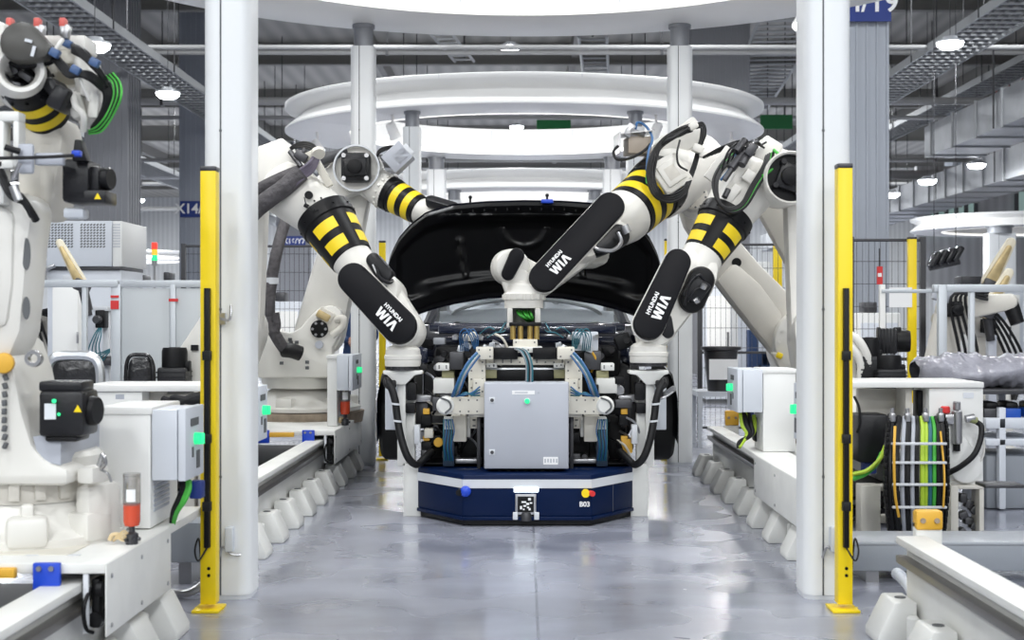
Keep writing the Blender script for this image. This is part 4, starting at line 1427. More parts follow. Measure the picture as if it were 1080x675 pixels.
# elbow and forearm, turned towards the aisle
a, b = P(728, 176, 10.15), P(691, 200, 9.75)
ax = (b - a).normalized(); L = (b - a).length
m = MB()
m.lathe([(0, -0.22), (R(30, 10), -0.18), (R(38, 10), -0.06), (R(38, 10), 0.12), (R(33, 10), L), (R(31, 10), L * 1.1), (0, L * 1.1)], a, ax, 40)
m.link(P(716, 176, 10.1), P(730, 208, 10.2), R(34, 10), R(20, 10), 0.34, CAMSIDE, 0.0, 0.04, 14)
m.box(P(716, 150, 9.9), (R(52, 10), 0.22, R(26, 10)), (0, -0.62, 0), 0.02)
el5 = m.build('elbow_housing', W_ROB, r5)
m = MB()
Mp = frame(P(707, 183, 9.44), (P(727, 169, 9.52) - P(690, 193, 9.44)), (-.22, -1, -.12))
m.box((0, 0, 0), (R(34, 9.7), R(36, 9.7), 0.05), None, 0.012, Mp)
m.box((0, 0, 0.02), (R(24, 9.7), R(25, 9.7), 0.04), None, 0.012, Mp)
pn = m.build('access_panel', W_ROB, r5)
m = MB()
for sx in (-1, 1):
    for sy in (-1, 1):
        m.cyl(Mp @ Vector((sx * R(14, 9.7), sy * R(15, 9.7), .02)), Mp @ Vector((sx * R(14, 9.7), sy * R(15, 9.7), .033)), .008, seg=8)
m.box((0, 0, 0.036), (R(13, 9.7), R(14, 9.7), 0.012), None, 0.003, Mp)
m.build('panel_inset', W_CAST, pn)
m = MB(); q = P(732, 209, 9.95); drum(m, q, (0, -1, 0), R(14, 10), 0.16, 0.02); m.build('axis_cap', W_CAST, r5)
m = MB(); bolts(m, q + Vector((0, -.08, 0)), (0, -1, 0), R(10.5, 10), 12, .008, .006); m.build('cap_bolt', SEAM, r5)
c0, c1 = P(694, 197, 9.72), P(662, 226, 9.42)
m = MB(); m.lathe([(0, -.05), (R(32, 9.7), -.05), (R(33, 9.7), 0), (R(32, 9.7), .06), (0, .06)], c0, c0 - a, 36); m.build('rubber_collar', RUB, r5)
stripe_band(r5, c0, c1, R(30, 9.7), R(29, 9.4), 'full')
m = MB()
a5, b5 = P(660, 227, 9.4), P(648, 238, 9.28)
m.lathe([(0, 0), (R(29, 9.4), 0), (R(28.5, 9.4), .05), (R(25, 9.4), .15), (R(10, 9.4), .28), (0, .30)], a5, b5 - a5, 36)
m.link(P(645, 232, 9.25), P(612, 262, 9.05), R(25, 9.2), R(17, 9.0), 0.24, CAMSIDE, -0.03, 0.06, 16)
m.link(P(618, 258, 9.1), P(571, 296, 8.95), R(19, 9.0), R(16, 9.0), 0.16, CAMSIDE, -0.04, 0.04, 16)
m.link(P(632, 268, 9.25), P(622, 272, 9.2), R(12, 9.2), R(8, 9.2), 0.16, CAMSIDE, -0.05, 0.03)
w = m.build('wrist_body', W_ROB, r5)
m = MB(); m.link(P(650, 250, 9.1), P(630, 262, 9.05), R(13, 9), R(9, 9), 0.14, CAMSIDE, 0.0, 0.03); m.build('wrist_motor', BLK_M, w)
m = MB(); m.tube([P(652, 245, 8.98), P(655, 256, 8.97), P(646, 264, 8.97), P(632, 263, 8.98), P(625, 259, 8.98)], .014, 8); m.cyl(P(658, 238, 9.0), P(662, 246, 9.0), .03, seg=12); m.build('steel_clip', STEEL, w)
wrist_cover(r5, P(640, 224, 9.12), P(571, 298, 8.93), R(15.5, 9.0), R(15.5, 9.0), 0.055, (-.1, -1, 0), 0.115, 0.80, 0.060, -1)
m = MB()
drum(m, P(538, 282, 8.95), (0.25, -1, 0), R(19, 9), 0.20, 0.04)
m.link(P(538, 282, 9.0), P(571, 297, 9.0), R(17, 9), R(15, 9), 0.16, CAMSIDE, -0.03, 0.03)
m.build('wrist_head', W_ROB, r5)
m = MB(); m.link(P(536, 289, 8.86), P(545, 270, 8.86), R(7, 9), R(8, 9), 0.06, CAMSIDE, 0.03, 0.015); m.build('head_cover', BLK_C, r5)
m = MB()
c = P(552.5, 325, 8.9); h = R(24, 8.9); r = R(20.5, 8.9)
m.lathe([(0, 0), (r, 0), (r, h * .35), (r * 1.05, h * .38), (r * 1.05, h * .62), (r * .95, h * .72), (r * .9, h), (r * .6, h * 1.15), (0, h * 1.3)], c, (0, 0, 1), 40)
bolts(m, c + Vector((0, 0, h * .36)), (0, 0, 1), r * 1.06, 16, .008, h * .24)
m.link(P(552, 308, 8.92), P(540, 290, 8.95), R(18, 9), R(13, 9), 0.17, CAMSIDE, 0, .03)
m.link(P(556, 308, 8.92), P(570, 296, 8.95), R(14, 9), R(14, 9), 0.15, CAMSIDE, 0, .03)
wf = m.build('wrist_flange', W_ROB, r5)
m = MB()
for s in (-1, 1):
    m.box(c + Vector((s * R(14.5, 8.9), 0, -R(9, 8.9))), (R(6, 8.9), R(34, 8.9), R(18, 8.9)), None, .008)
m.box(c + Vector((0, 0, -R(18.5, 8.9))), (R(36, 8.9), R(36, 8.9), R(4, 8.9)), None, .006)
m.box(c + Vector((0, R(15, 8.9), -R(9, 8.9))), (R(30, 8.9), R(4, 8.9), R(18, 8.9)))
m.build('tool_socket', W_ROB, wf)
m = MB()
for k in range(5):
    m.tube([c + Vector((-0.045 + .02 * k, -.02, -.02)), c + Vector((-.03 + .02 * k, -.09, -.045 - .01 * (k % 2))), c + Vector((0.01 + .012 * k, -.06, -.075)), c + Vector((.03, 0.02, -.09))], .009, 6)
m.build('green_hose', HOSE_G, wf)
# dress pack of this robot: black loops around the panel, thin blue hose, junction box
for k, r in enumerate((0.011, 0.010, 0.009, 0.008)):
    d = k * 2.4
    cable(r5, [P(730, 131 + d, 9.65), P(716, 136 + d, 9.52), P(698, 148 + d, 9.42), P(686 + d, 166, 9.36), P(683 + d, 186, 9.32), P(690 + d * .8, 206 - d * .4, 9.30), P(706, 213 - d, 9.32), P(721, 206 - d, 9.38), P(729 - d * .5, 188, 9.46), P(735 - d * .4, 170, 9.55), P(739 - d * .3, 152, 9.62)], r, RUB)
for k in range(3):
    cable(r5, [P(734, 131 + k * 2, 9.66), P(741 - k, 130 + 2 * k, 9.64), P(744 - 2 * k, 138, 9.62), P(741 - 1.5 * k, 150, 9.6), P(735 - k, 158, 9.6)], .010, RUB)
for k in range(4):
    cable(r5, [P(690 + 3 * k, 158 - 2 * k, 9.42), P(702 + 3 * k, 148 - k, 9.42), P(716 + 2 * k, 141 - k, 9.5), P(728, 134, 9.6)], .008, RUB)
cable(r5, [P(698, 150, 9.5), P(706, 145, 9.45), P(716, 142, 9.48), P(724, 138, 9.55)], 0.020, RUB, 'hose_sheath')
cable(r5, [P(717, 148, 9.45), P(714, 162, 9.38), P(716, 174, 9.36), P(725, 180, 9.4)], 0.008, RUB)
cable(r5, [P(682, 180, 9.42), P(684, 160, 9.5), P(688, 146, 9.6), P(682, 134, 9.66), P(673, 129, 9.66), P(670, 136, 9.64)], 0.010, HOSE_B)
cable(r5, [P(685, 210, 9.38), P(682, 188, 9.40), P(685, 168, 9.46)], 0.009, HOSE_G)
cable(r5, [P(652, 154, 9.6), P(647, 160, 9.58), P(651, 168, 9.56), P(664, 167, 9.55), P(678, 160, 9.55), P(686, 152, 9.56)], 0.011, RUB)
m = MB()
Mj = Matrix.Translation(P(668, 153, 9.75)) @ Matrix.Rotation(0.12, 4, 'Z')
m.box((0.03, 0, -0.01), (R(25, 9.7), 0.2, R(18, 9.7)), None, .004, Mj)
jb = m.build('junction_box', mat('box_tan', (0.42, 0.36, 0.30), 0.5), r5)
m = MB()
m.box((0, -.02, .075), (R(38, 9.7), .26, .006), (0, -.12, 0), 0, Mj)
m.box((-.125, -.02, .0), (.006, .24, .15), (0, .0, 0), 0, Mj)
m.box((-.05, -.1, .09), (.05, .05, .10), (0, .5, 0), .004, Mj)
m.cyl(Mj @ Vector((-.05, -.12, .09)), Mj @ Vector((.06, -.1, .06)), .02, seg=10)
m.build('box_bracket', STEEL, jb)
m = MB()
m.box(P(736, 157, 9.56), (.08, .07, .06), (0, .4, 0), .01); m.box(P(731, 133, 9.6), (.07, .06, .05), (0, -.5, 0), .01); m.box(P(742, 163, 9.56), (.06, .06, .05), (0, .2, 0), .01)
m.build('hose_clamp', W_ROB, r5)
# ================================================================== TRANSPORT VEHICLE, DOCKING FRAME AND CAR
# ------------------------------------------------------------------ blue floor vehicle
agv = thing('transport_vehicle', 'low dark blue driverless transport vehicle with silver stripe standing on the floor', 'vehicle', (0, 8.1, 0))
ZF = 8.06
xl, xr = P(488, 0, ZF).x, P(624, 0, ZF).x
hx0, hx1 = P(440, 0, 8.42).x, P(668, 0, 8.42).x
plan = [(xl, ZF), (xr, ZF), (hx1, 8.46), (hx1, 11.2), (hx0, 11.2), (hx0, 8.46)]
m = MB()
m.prism([(x, y) for x, y in plan], 0.26, Matrix.Translation((0, 0, 0.055 + 0.13)), 0.012)
body = m.build('body', BLU, agv)
m = MB()
m.prism([(x * 0.985, ZF + (y - ZF) * .985 + 0.02) for x, y in plan], 0.05, Matrix.Translation((0, 0, 0.032)))
m.build('skirt', BLK, agv)
m = MB()
for a, b in ((plan[5], plan[0]), (plan[0], plan[1]), (plan[1], plan[2])):
    A, B = Vector((a[0], a[1], 0)), Vector((b[0], b[1], 0))
    d = (B - A); n = Vector((d.y, -d.x, 0)).normalized()
    Mx = frame((A + B) / 2 + n * 0.001 + Vector((0, 0, 0.258)), d, n)
    m.box((0, 0, 0), (d.length, 0.052, 0.006), None, 0, Mx)
m.build('silver_stripe', STRIPE_S, agv)
m = MB()
for a, b in ((plan[5], plan[0]), (plan[0], plan[1]), (plan[1], plan[2])):
    A, B = Vector((a[0], a[1], 0)), Vector((b[0], b[1], 0))
    d = (B - A); n = Vector((d.y, -d.x, 0)).normalized()
    m.box((0, 0, 0), (d.length, 0.022, 0.016), None, 0.004, frame((A + B) / 2 + Vector((0, 0, 0.048)), d, n))
m.build('bumper', BLU, agv)
m = MB()
for px in (466, 646):
    a = P(px, 0, 8.27 if px < 553 else 8.27); 
    m.box((a.x + (0.002 if px > 553 else -.002), 8.262, 0.16), (0.003, 0.003, 0.2))
m.build('panel_joint', SEAM, agv)
def fz(px, py, z=ZF):
    return P(px, py, z)
m = MB(); a, b = fz(542, 514), fz(568, 519); m.bb(a.x, b.x, ZF - 0.014, ZF, b.z, a.z, 0.004); m.build('signal_lamp', WHT_L, agv)
m = MB(); a, b = fz(543.5, 521), fz(565.5, 542.5); m.bb(a.x, b.x, ZF - 0.006, ZF, b.z, a.z, 0.002); pl = m.build('emblem_frame', STEEL, agv)
m = MB(); a, b = fz(546, 523.5), fz(563, 540); m.bb(a.x, b.x, ZF - 0.009, ZF - .005, b.z, a.z); m.build('emblem_field', BLK, pl)
m = MB()
for px, py, w, h in ((558.5, 526.5, 3, 2.6), (552.5, 529.5, 5, 1.8), (556.5, 531.5, 3.2, 2.4), (560, 530.5, 2.6, 1.6), (553.5, 533.6, 3, 2), (549.5, 535.4, 2.4, 3.4), (557, 535.2, 2.2, 1.8), (558.6, 537, 2.2, 2.4), (552.4, 537.2, 1.8, 1.6)):
    q = fz(px, py, ZF - .009); m.box(q, (R(w, ZF), 0.002, R(h, ZF)))
m.build('emblem_mark', TXT, pl)
text_mesh('lettering', 'B03', 0.042, face_cam(fz(617, 532, ZF - 0.0005) + Vector((-0.002, -.0005, 0))), TXT, agv, 0.0012)
m = MB(); m.bb(fz(541, 0).x, fz(568, 0).x, ZF - 0.004, ZF + .01, 0.045, 0.085, 0.003)
m.build('scanner_recess', BLK, agv)
m = MB(); q = fz(555, 549); m.lathe([(0, 0), (.035, 0), (.035, .03), (.028, .05), (0, .05)], (q.x, ZF + .005, 0.035), (0, 0, 1), 20); m.build('scanner', DSTEEL, agv)
m = MB()
for px in (543.5, 566): 
    q = fz(px, 549); m.box((q.x, ZF - .012, 0.065), (0.03, .02, 0.045), None, .004)
m.build('bumper_lug', STRIPE_S, agv)
m = MB(); q = fz(491, 518); m.ball(q + Vector((0, -.015, 0)), 0.034, (1, .8, 1)); m.build('blue_button', BLU_B, agv)
m = MB(); q = fz(486, 519); m.cyl(q + Vector((0, .03, 0)), q + Vector((-.01, -.03, 0)), .02, seg=14); m.build('black_knob', BLK, agv)
m = MB(); q = fz(617.5, 520); m.cyl(q, q + Vector((0, -.025, 0)), .025, seg=20); sb = m.build('stop_button', YEL, agv)
m = MB(); q2 = fz(622.5, 520); m.cyl(q2 + Vector((-.0, -.002, 0)), q2 + Vector((.014, -.035, 0)), .017, seg=20); m.build('stop_knob', RED, sb)
m = MB(); m.bb(-0.66, 0.68, 8.5, 11.1, 0.315, 0.335); m.build('deck', BLK, agv)

# ------------------------------------------------------------------ white docking posts with T heads
def dock_post(s, label):
    zc = 8.46
    px = lambda l, r: (P(l, 0, zc).x, P(r, 0, zc).x) if s < 0 else (P(1106 + 3 - r, 0, zc).x, P(1106 + 3 - l, 0, zc).x)
    t = thing('docking_post', label, 'docking post', ((px(427, 444)[0] + px(427, 444)[1]) / 2, zc, 0), 0, 'white docking posts under the robot wrists')
    x0, x1 = px(425, 444)
    z1 = P(0, 489, zc).z
    m = MB()
    prof = [(x0, 0.0), (x1, 0.0), (x1, z1 - .04), (x1 - .045 if s < 0 else x1, z1), (x0 if s < 0 else x0 + .045, z1), (x0, z1 - .0 if s < 0 else z1 - .04)]
    m.prism(prof, 0.13, Matrix(((1, 0, 0, 0), (0, 0, 1, zc + .065), (0, 1, 0, 0), (0, 0, 0, 1))), 0.006)
    m.build('shield_plate', CREAM if False else W_PAINT, t)
    a0, a1 = px(419, 428)
    zt = P(0, 393, zc).z
    m = MB(); m.bb(a0, a1, zc, zc + 0.09, P(0, 492, zc).z, zt, 0.006)
    a2, a3 = px(426, 437)
    m.bb(a2, a3, zc + .05, zc + 0.12, P(0, 492, zc).z, P(0, 420, zc).z, 0.006)
    m.build('stem', W_PAINT, t)
    b0, b1 = px(404.5, 446)
    m = MB()
    zb = P(0, 390.5, zc).z
    xs = [(b0, zb), (b1, zb), (b1, zb - .022), (a1 + .06, zb - .03), (a1, zb - .09), (a0, zb - .09), (a0 - .06, zb - .03), (b0, zb - .022)]
    m.prism(xs, 0.16, Matrix(((1, 0, 0, 0), (0, 0, 1, zc + .04), (0, 1, 0, 0), (0, 0, 0, 1))), 0.005)
    m.build('head_bracket', W_PAINT, t)
    m = MB()
    for k, (l, r, y0, y1) in enumerate(((429, 439, 404, 422), (428, 438, 425, 436))):
        c0, c1 = px(l, r); m.bb(c0, c1, zc - .01, zc + .08, P(0, y1, zc).z, P(0, y0, zc).z, .006)
    m.build('valve_block', BLK, t)
    m = MB(); c0, c1 = px(437, 443); m.bb(c0, c1, zc - .02, zc + .05, P(0, 468, zc).z, P(0, 448, zc).z, .004)
    m.build('terminal_box', STRIPE_S, t)
    m = MB(); c0, c1 = px(404, 418); m.bb(c0, c1, zc + .12, zc + .2, P(0, 455, zc).z, P(0, 408, zc).z, .006)
    m.build('side_panel', G_BOX2, t)
    e = lambda x, y, z: P(x if s < 0 else 1109 - x, y, z)
    m = MB(); m.tube([e(409, 402, 8.4), e(413, 410, 8.38), e(417, 424, 8.37), e(419, 440, 8.36), e(423, 462, 8.34), e(430, 482, 8.33), e(439, 490, 8.36), e(447, 484, 8.42), e(455, 476, 8.5)], 0.024, 10)
    m.build('hose_sleeve', RUB, t)
    m = MB()
    for y, x in ((426, 417.3), (444, 419.6), (466, 424)):
        q = e(x, y, 8.355); m.lathe([(.025, -.006), (.03, -.006), (.03, .006), (.025, .006)], q, (s * -.1, 0, 1), 14)
    m.build('hose_tie', STRIPE_S, t)
    m = MB()
    for k in range(4):
        m.tube([e(406 + k, 398, 8.42), e(405 + k * 2, 404, 8.38), e(409 + k, 409 + k, 8.37), e(415, 404 + 2 * k, 8.4)], .008, 6)
    m.box(e(412, 405, 8.42), (.07, .06, .05), None, .01)
    m.build('plug_cluster', RUB, t)
    return t, e
dp_l, eL = dock_post(-1, 'white docking post with T head under the left robot wrist')
dp_r, eR = dock_post(1, 'white docking post with T head under the right robot wrist')
m = MB()
for d in (0, 2.5):
    m.tube([P(697, 416 + d, 8.4), P(704, 412 + d, 8.38), P(710, 408 + d, 8.36), P(712, 410 + d, 8.36)], .008, 6)
m.tube([P(688, 424, 8.4), P(698, 420, 8.36), P(706, 416, 8.36), P(711, 411, 8.37)], .008, 6)
m.build('hose_arm', STEEL, dp_r)

# ------------------------------------------------------------------ control box
cb = thing('control_box', 'big light grey control box with green lamp hung on the front of docking frame', 'control box', P(555, 495, 8.2))
ZB = 8.16
a, b = P(510.5, 403.5, ZB), P(600, 495, ZB)
m = MB(); m.bb(a.x, b.x, ZB + .02, ZB + .22, b.z, a.z, .006); m.build('housing', G_BOX, cb)
m = MB(); m.bb(a.x + .004, b.x - .004, ZB, ZB + .022, b.z + .004, a.z - .004, .005); dr = m.build('door', G_BOX, cb)
m = MB()
for y in (422, 477):
    q = P(519, y, ZB); m.bb(q.x - .018, q.x + .018, ZB - .004, ZB + .001, q.z - .018, q.z + .018, .002)
m.build('lock_plate', STRIPE_S, dr)
m = MB()
for y in (422, 477):
    q = P(519, y, ZB); m.cyl(q + Vector((0, -.010, 0)), q, .011, seg=16)
m.build('lock', DSTEEL, dr)
m = MB(); q = P(556, 423, ZB); m.cyl(q + Vector((0, -.014, 0)), q, .020, seg=20); rim = m.build('lamp_rim', STRIPE_S, dr)
m = MB(); m.cyl(q + Vector((0, -.024, 0)), q + Vector((0, -.010, 0)), .016, seg=20, bevel=.004); m.build('green_lamp', GRN_L, dr)
m = MB()
a2, b2 = P(540, 412, ZB), P(564, 416, ZB); m.bb(a2.x, b2.x, ZB - .002, ZB, b2.z, a2.z)
a2, b2 = P(573, 482, ZB), P(588.5, 490, ZB); m.bb(a2.x, b2.x, ZB - .002, ZB, b2.z, a2.z)
m.build('name_plate', TXT, dr)
m = MB()
for k in range(5):
    q = P(575 + 3 * k, 486, ZB); m.bb(q.x - .004, q.x + .004, ZB - .0026, ZB - .0018, q.z - .012 + .003 * (k % 2), q.z + .013)
q = P(548, 414, ZB); m.bb(q.x - .03, q.x + .05, ZB - .0026, ZB - .0018, q.z - .003, q.z + .003)
q = P(568, 414, ZB); m.cyl(q + Vector((0, -.004, 0)), q, .006, seg=12)
m.build('plate_print', G_BOX, dr)
m = MB()
for k in range(7):
    x = 527 + 9 * k
    q = P(x, 496, ZB + .1); m.cyl(q, q - Vector((0, 0, .06)), .014 + .004 * (k % 2), seg=12)
m.build('cable_gland', DSTEEL, cb)

# ------------------------------------------------------------------ docking frame full of clamps, cylinders and hoses
fr = thing('docking_fixture', 'cream docking frame of plates, clamps and hoses around the grey control box', 'fixture', (0.02, 8.6, 0.335))
def plate(px0, px1, py0, py1, z, d, name='plate', m_=None, bev=0.004, holes=True):
    a, b = P(px0, py0, z), P(px1, py1, z)
    m = MB(); m.bb(a.x, b.x, z, z + d, b.z, a.z, bev)
    o = m.build(name, m_ or CREAM, fr)
    if holes and (px1 - px0) > 5:
        h = MB(); n = 0
        xs = [px0 + 3.2, px1 - 3.2] if px1 - px0 < 30 else [px0 + 3.2 + i * 9 for i in range(int((px1 - px0 - 6) / 9) + 1)]
        ys = [py0 + 3, py1 - 3] if py1 - py0 < 24 else [py0 + 4 + i * 9 for i in range(int((py1 - py0 - 6) / 9) + 1)]
        for x in xs:
            for y in ys:
                if RND.random() < .85:
                    q = P(x, y, z); h.cyl(q + Vector((0, -.002, 0)), q + Vector((0, .001, 0)), .0055, seg=8)
        h.build('screw_hole', SEAM, o)
    return o
mir = lambda a, b: (1108 - b, 1108 - a)
for side in (0, 1):
    f_ = (lambda a, b: (a, b)) if side == 0 else mir
    plate(*f_(502, 520), 366, 379, 8.25, .12, 'clamp_block')
    plate(*f_(494, 512), 378, 440, 8.34, .05, 'upright_plate')
    plate(*f_(499, 512), 400, 440, 8.30, .03, 'cover_plate')
    plate(*f_(473, 512), 419, 437, 8.26, .07, 'cross_arm')
    a, b = f_(463, 476)
    q = P((a + b) / 2, 428, 8.24)
    m = MB(); m.cyl(q + Vector((0, 0, 0)), q + Vector((0, .12, 0)), R(9.5, 8.2), seg=24, bevel=.012); o = m.build('roller', W_PAINT, fr)
    m = MB(); m.tube([q + Vector((-.03, -.004, .05)), q + Vector((.02, -.008, .03)), q + Vector((.035, -.006, -.01)), q + Vector((0, -.006, -.045))], .006, 6); m.build('roller_groove', SEAM, o)
    plate(*f_(475.5, 492), 438, 466, 8.42, .10, 'hanger_plate', CREAM, .006, False)
    plate(*f_(484, 496), 440, 461, 8.47, .10, 'hanger_block', W_PAINT, .006, False)
    plate(*f_(457, 479), 399, 415, 8.5, .18, 'side_box', W_PAINT, .006, False)
    plate(*f_(460, 474), 383, 391, 8.5, .14, 'sensor_head', W_PAINT, .006)
    plate(*f_(496, 504), 440, 452, 8.45, .06, 'spacer', CREAM)
    plate(*f_(468, 477), 440, 453, 8.36, .08, 'foot_block', W_PAINT)
    plate(*f_(466, 479), 391, 399, 8.56, .1, 'grease_block', mat('dull_olive', (0.42, 0.40, 0.22), 0.5) if side == 0 else MATS['dull_olive'], .004, False)
    plate(*f_(512, 524), 390, 399, 8.45, .1, 'small_bracket', MATS['dull_olive'], .004, False)
    plate(*f_(513, 524), 383, 388, 8.4, .08, 'sensor_mount', W_PAINT, .003)
    plate(*f_(520, 546), 367, 379, 8.36, .12, 'valve_island', BLK, .004, False)
    o = plate(*f_(467, 479), 452, 492, 8.42, .06, 'cylinder_body', mat('cyl_dark_blue', (0.02, 0.035, 0.06), 0.35) if side == 0 else MATS['cyl_dark_blue'], .006, False)
    plate(*f_(428, 456), 417, 424, 8.62, .12, 'slide_rail', STEEL, .004, False)
    plate(*f_(436, 452), 424, 452, 8.66, .12, 'slide_block', DSTEEL, .006, False)
    plate(*f_(429, 437), 424, 470, 8.58, .09, 'guide_column', CREAM, .004, False)
    plate(*f_(503, 507), 440, 495, 8.38, .05, 'support_leg', DSTEEL, .004, False)
    for k, (l, r, y0, y1) in enumerate(((446, 453, 431, 437), (446, 453, 460, 465))):
        plate(*f_(l, r), y0, y1, 8.52, .05, 'amber_clip', AMB_L if False else ORY, .004, False)
        plate(*f_(l - 2, r + 2), y0 + 6, y1 + 12, 8.54, .06, 'clip_holder', BLK, .006, False)
    # thick hoses running from the clamp down to the arm
    e = (lambda x, y, z: P(x, y, z)) if side == 0 else (lambda x, y, z: P(1108 - x, y, z))
    for k, (mm, r) in enumerate(((HOSE_B, .009), (HOSE_T, .006), (SLV, .008), (HOSE_B, .006))):
        m = MB()
        m.tube([e(503 + k, 372 + k, 8.24), e(494 + k * 1.5, 382 + k, 8.2), e(486 + k * 1.8, 396, 8.18), e(480 + k * 2, 410, 8.19), e(477 + k * 2, 418, 8.24)], r, 8)
        m.build('pressure_hose', mm, fr)
    for k in range(4):
        m = MB()
        m.tube([e(478 + 2 * k, 418, 8.25), e(488 + k, 417 - k, 8.2), e(498, 414 + k, 8.22), e(506, 408 + 3 * k, 8.28)], .005, 6)
        m.build('thin_hose', HOSE_T if k % 2 else HOSE_B, fr)
    for k in range(6):
        m = MB()
        x0 = 468 + 1.8 * k
        m.tube([e(x0, 442, 8.36), e(x0 + (k % 3), 455, 8.34), e(x0 - (k % 2), 470, 8.36), e(x0 + 1, 486, 8.42)], .004, 6)
        m.build('thin_hose', HOSE_B if k % 2 else HOSE_T, fr)
    for k in range(5):
        m = MB()
        m.tube([e(486 + 2 * k, 370, 8.5), e(485 + 2 * k, 352 + 2 * (k % 3), 8.44), e(491 + 2 * k, 347 + (k % 2) * 3, 8.42), e(496 + k * 2, 356, 8.42), e(500 + k, 368, 8.45)], .0035, 6)
        m.build('blue_loop', HOSE_B if side == 0 else HOSE_T, fr)
    for k in range(3):
        m = MB()
        m.tube([e(506 + 4 * k, 352 + 2 * k, 8.4), e(516 + 3 * k, 345 + k * 3, 8.34), e(526 + 2 * k, 350, 8.36), e(533, 340 + 4 * k, 8.5)], .004, 6)
        m.build('thin_hose', RUB if k % 2 else HOSE_T, fr)
    for k in range(7):
        q = e(480 + 6.5 * k, 356 + 4 * ((k * 3) % 4), 8.55)
        m = MB(); m.box(q, (.035 + .01 * (k % 3), .08, .03 + .012 * (k % 2)), (0, .3 * (k % 3), 0), .004)
        m.cyl(q + Vector((0, -.06, .01)), q + Vector((0.01, -.03, .012)), .010, seg=10)
        m.build('fitting', (STEEL, ALU, G_BOX2, DSTEEL)[k % 4], fr)
# right-hand grey box, white lamp pods
plate(604, 631, 350, 370, 8.55, .15, 'grey_case', G_BOX2, .006, False)
plate(474, 489, 371, 390, 8.5, .15, 'dark_case', DSTEEL, .008, False)
plate(616, 634, 370, 390, 8.55, .15, 'dark_case', DSTEEL, .008, False)
# lateral beams
plate(500, 606, 377, 385, 8.42, .10, 'upper_beam', CREAM, .004)
plate(512, 596, 388, 393, 8.46, .08, 'slide_beam', ALU, .003, False)
plate(505, 600, 393, 403, 8.5, .10, 'dark_beam', DSTEEL, .004, False)
plate(524, 584, 390, 404, 8.44, .05, 'drive_block', BLK, .006, False)
# centre column under the middle robot flange
plate(541, 567, 358, 370, 8.5, .3, 'flange_seat', CREAM, .006)
plate(536, 572, 366, 372, 8.45, .35, 'flange_table', W_PAINT, .004)
plate(545, 563, 343, 358, 8.72, .2, 'column_top', DSTEEL, .006, False)
for x in (541, 549, 559, 566):
    m = MB(); m.cyl(P(x, 358, 8.62), P(x, 343, 8.62), .018, seg=12); m.build('guide_pin', mat('brass', (0.5, 0.36, 0.12), 0.3, .8) if 'brass' not in MATS else MATS['brass'], fr)
plate(537, 571, 340, 344, 8.6, .45, 'seat_plate', BLK, .004, False)
# middle hose bundle dropping behind the control box
for k in range(5):
    m = MB(); m.tube([P(543 + 2 * k, 368, 8.36), P(550 + 1.6 * k, 372, 8.26), P(555 + 1.5 * k, 384, 8.24), P(555 + 1.6 * k, 402, 8.25), P(555 + 1.5 * k, 420, 8.3)], .006, 8)
    m.build('pressure_hose', (SLV, HOSE_T, RUB, SLV, HOSE_T)[k], fr)
# base tables and the dark machinery behind
plate(445, 663, 488, 495, 8.5, .5, 'base_table', BLK, .01, False)
plate(480, 508, 484, 489, 8.45, .1, 'steel_foot', STEEL, .006, False)
plate(600, 632, 484, 489, 8.45, .1, 'steel_foot', STEEL, .006, False)
plate(520, 590, 440, 494, 8.46, .4, 'drive_housing', BLK, .02, False)
plate(486, 520, 450, 488, 8.66, .3, 'cable_carrier', RUB, .02, False)
plate(588, 622, 450, 488, 8.66, .3, 'cable_carrier', RUB, .02, False)
plate(447, 468, 440, 488, 8.72, .3, 'gear_housing', RUB, .03, False)
plate(640, 661, 440, 488, 8.72, .3, 'gear_housing', RUB, .03, False)
for k in range(90):
    px = 444 + RND.random() * 219; py = 352 + RND.random() * 134
    z = 8.52 + RND.random() * .12
    if 508 < px < 602 and py > 398: px = px - 60 if px < 555 else px + 60
    if 530 < px < 578 and py < 372: continue
    q = P(px, py, z)
    m = MB()
    if k % 3 == 0:
        m.cyl(q, q + Vector((0, .12, 0)), .018 + .015 * RND.random(), seg=14, bevel=.004)
    elif k % 3 == 1:
        m.box(q, (.05 + .06 * RND.random(), .10, .04 + .05 * RND.random()), None, .006)
    else:
        m.tube([q, q + Vector((.05, -.04, -.03)), q + Vector((.08, -.02, -.10)), q + Vector((.05, .03, -.16))], .008, 6)
    m.build('machine_detail', (DSTEEL, STEEL, BLK, SLV, DSTEEL, CREAM, BLK, RUB, SLV, BLK, ORY if k % 22 == 10 else STEEL)[k % 11], fr)

# ------------------------------------------------------------------ the car on the vehicle, its clamshell hood raised
car = thing('car', 'dark car without bumper, big black hood raised, riding on the blue transport vehicle', 'car', (0.02, 9.4, 0.335))
EDGE_T = [(-147, 306), (-146, 290), (-141, 268), (-132, 250), (-120, 236), (-103, 223), (-75, 215), (-40, 212), (0, 211), (40, 211.5), (75, 214), (103, 223), (120, 236), (132, 250), (141, 268), (146, 290), (147, 306)]
EDGE_B = [(-147, 306), (-144, 320), (-139, 329), (-130, 333.5), (-118, 334), (-98, 327), (-75, 321), (-40, 315), (0, 313), (40, 315), (75, 321), (98, 327), (118, 334), (130, 333.5), (139, 329), (144, 320), (147, 306)]
def interp(tab, x):
    for (x0, y0), (x1, y1) in zip(tab, tab[1:]):
        if x <= x1:
            k = (x - x0) / (x1 - x0)
            return y0 + (y1 - y0) * k
    return tab[-1][1]
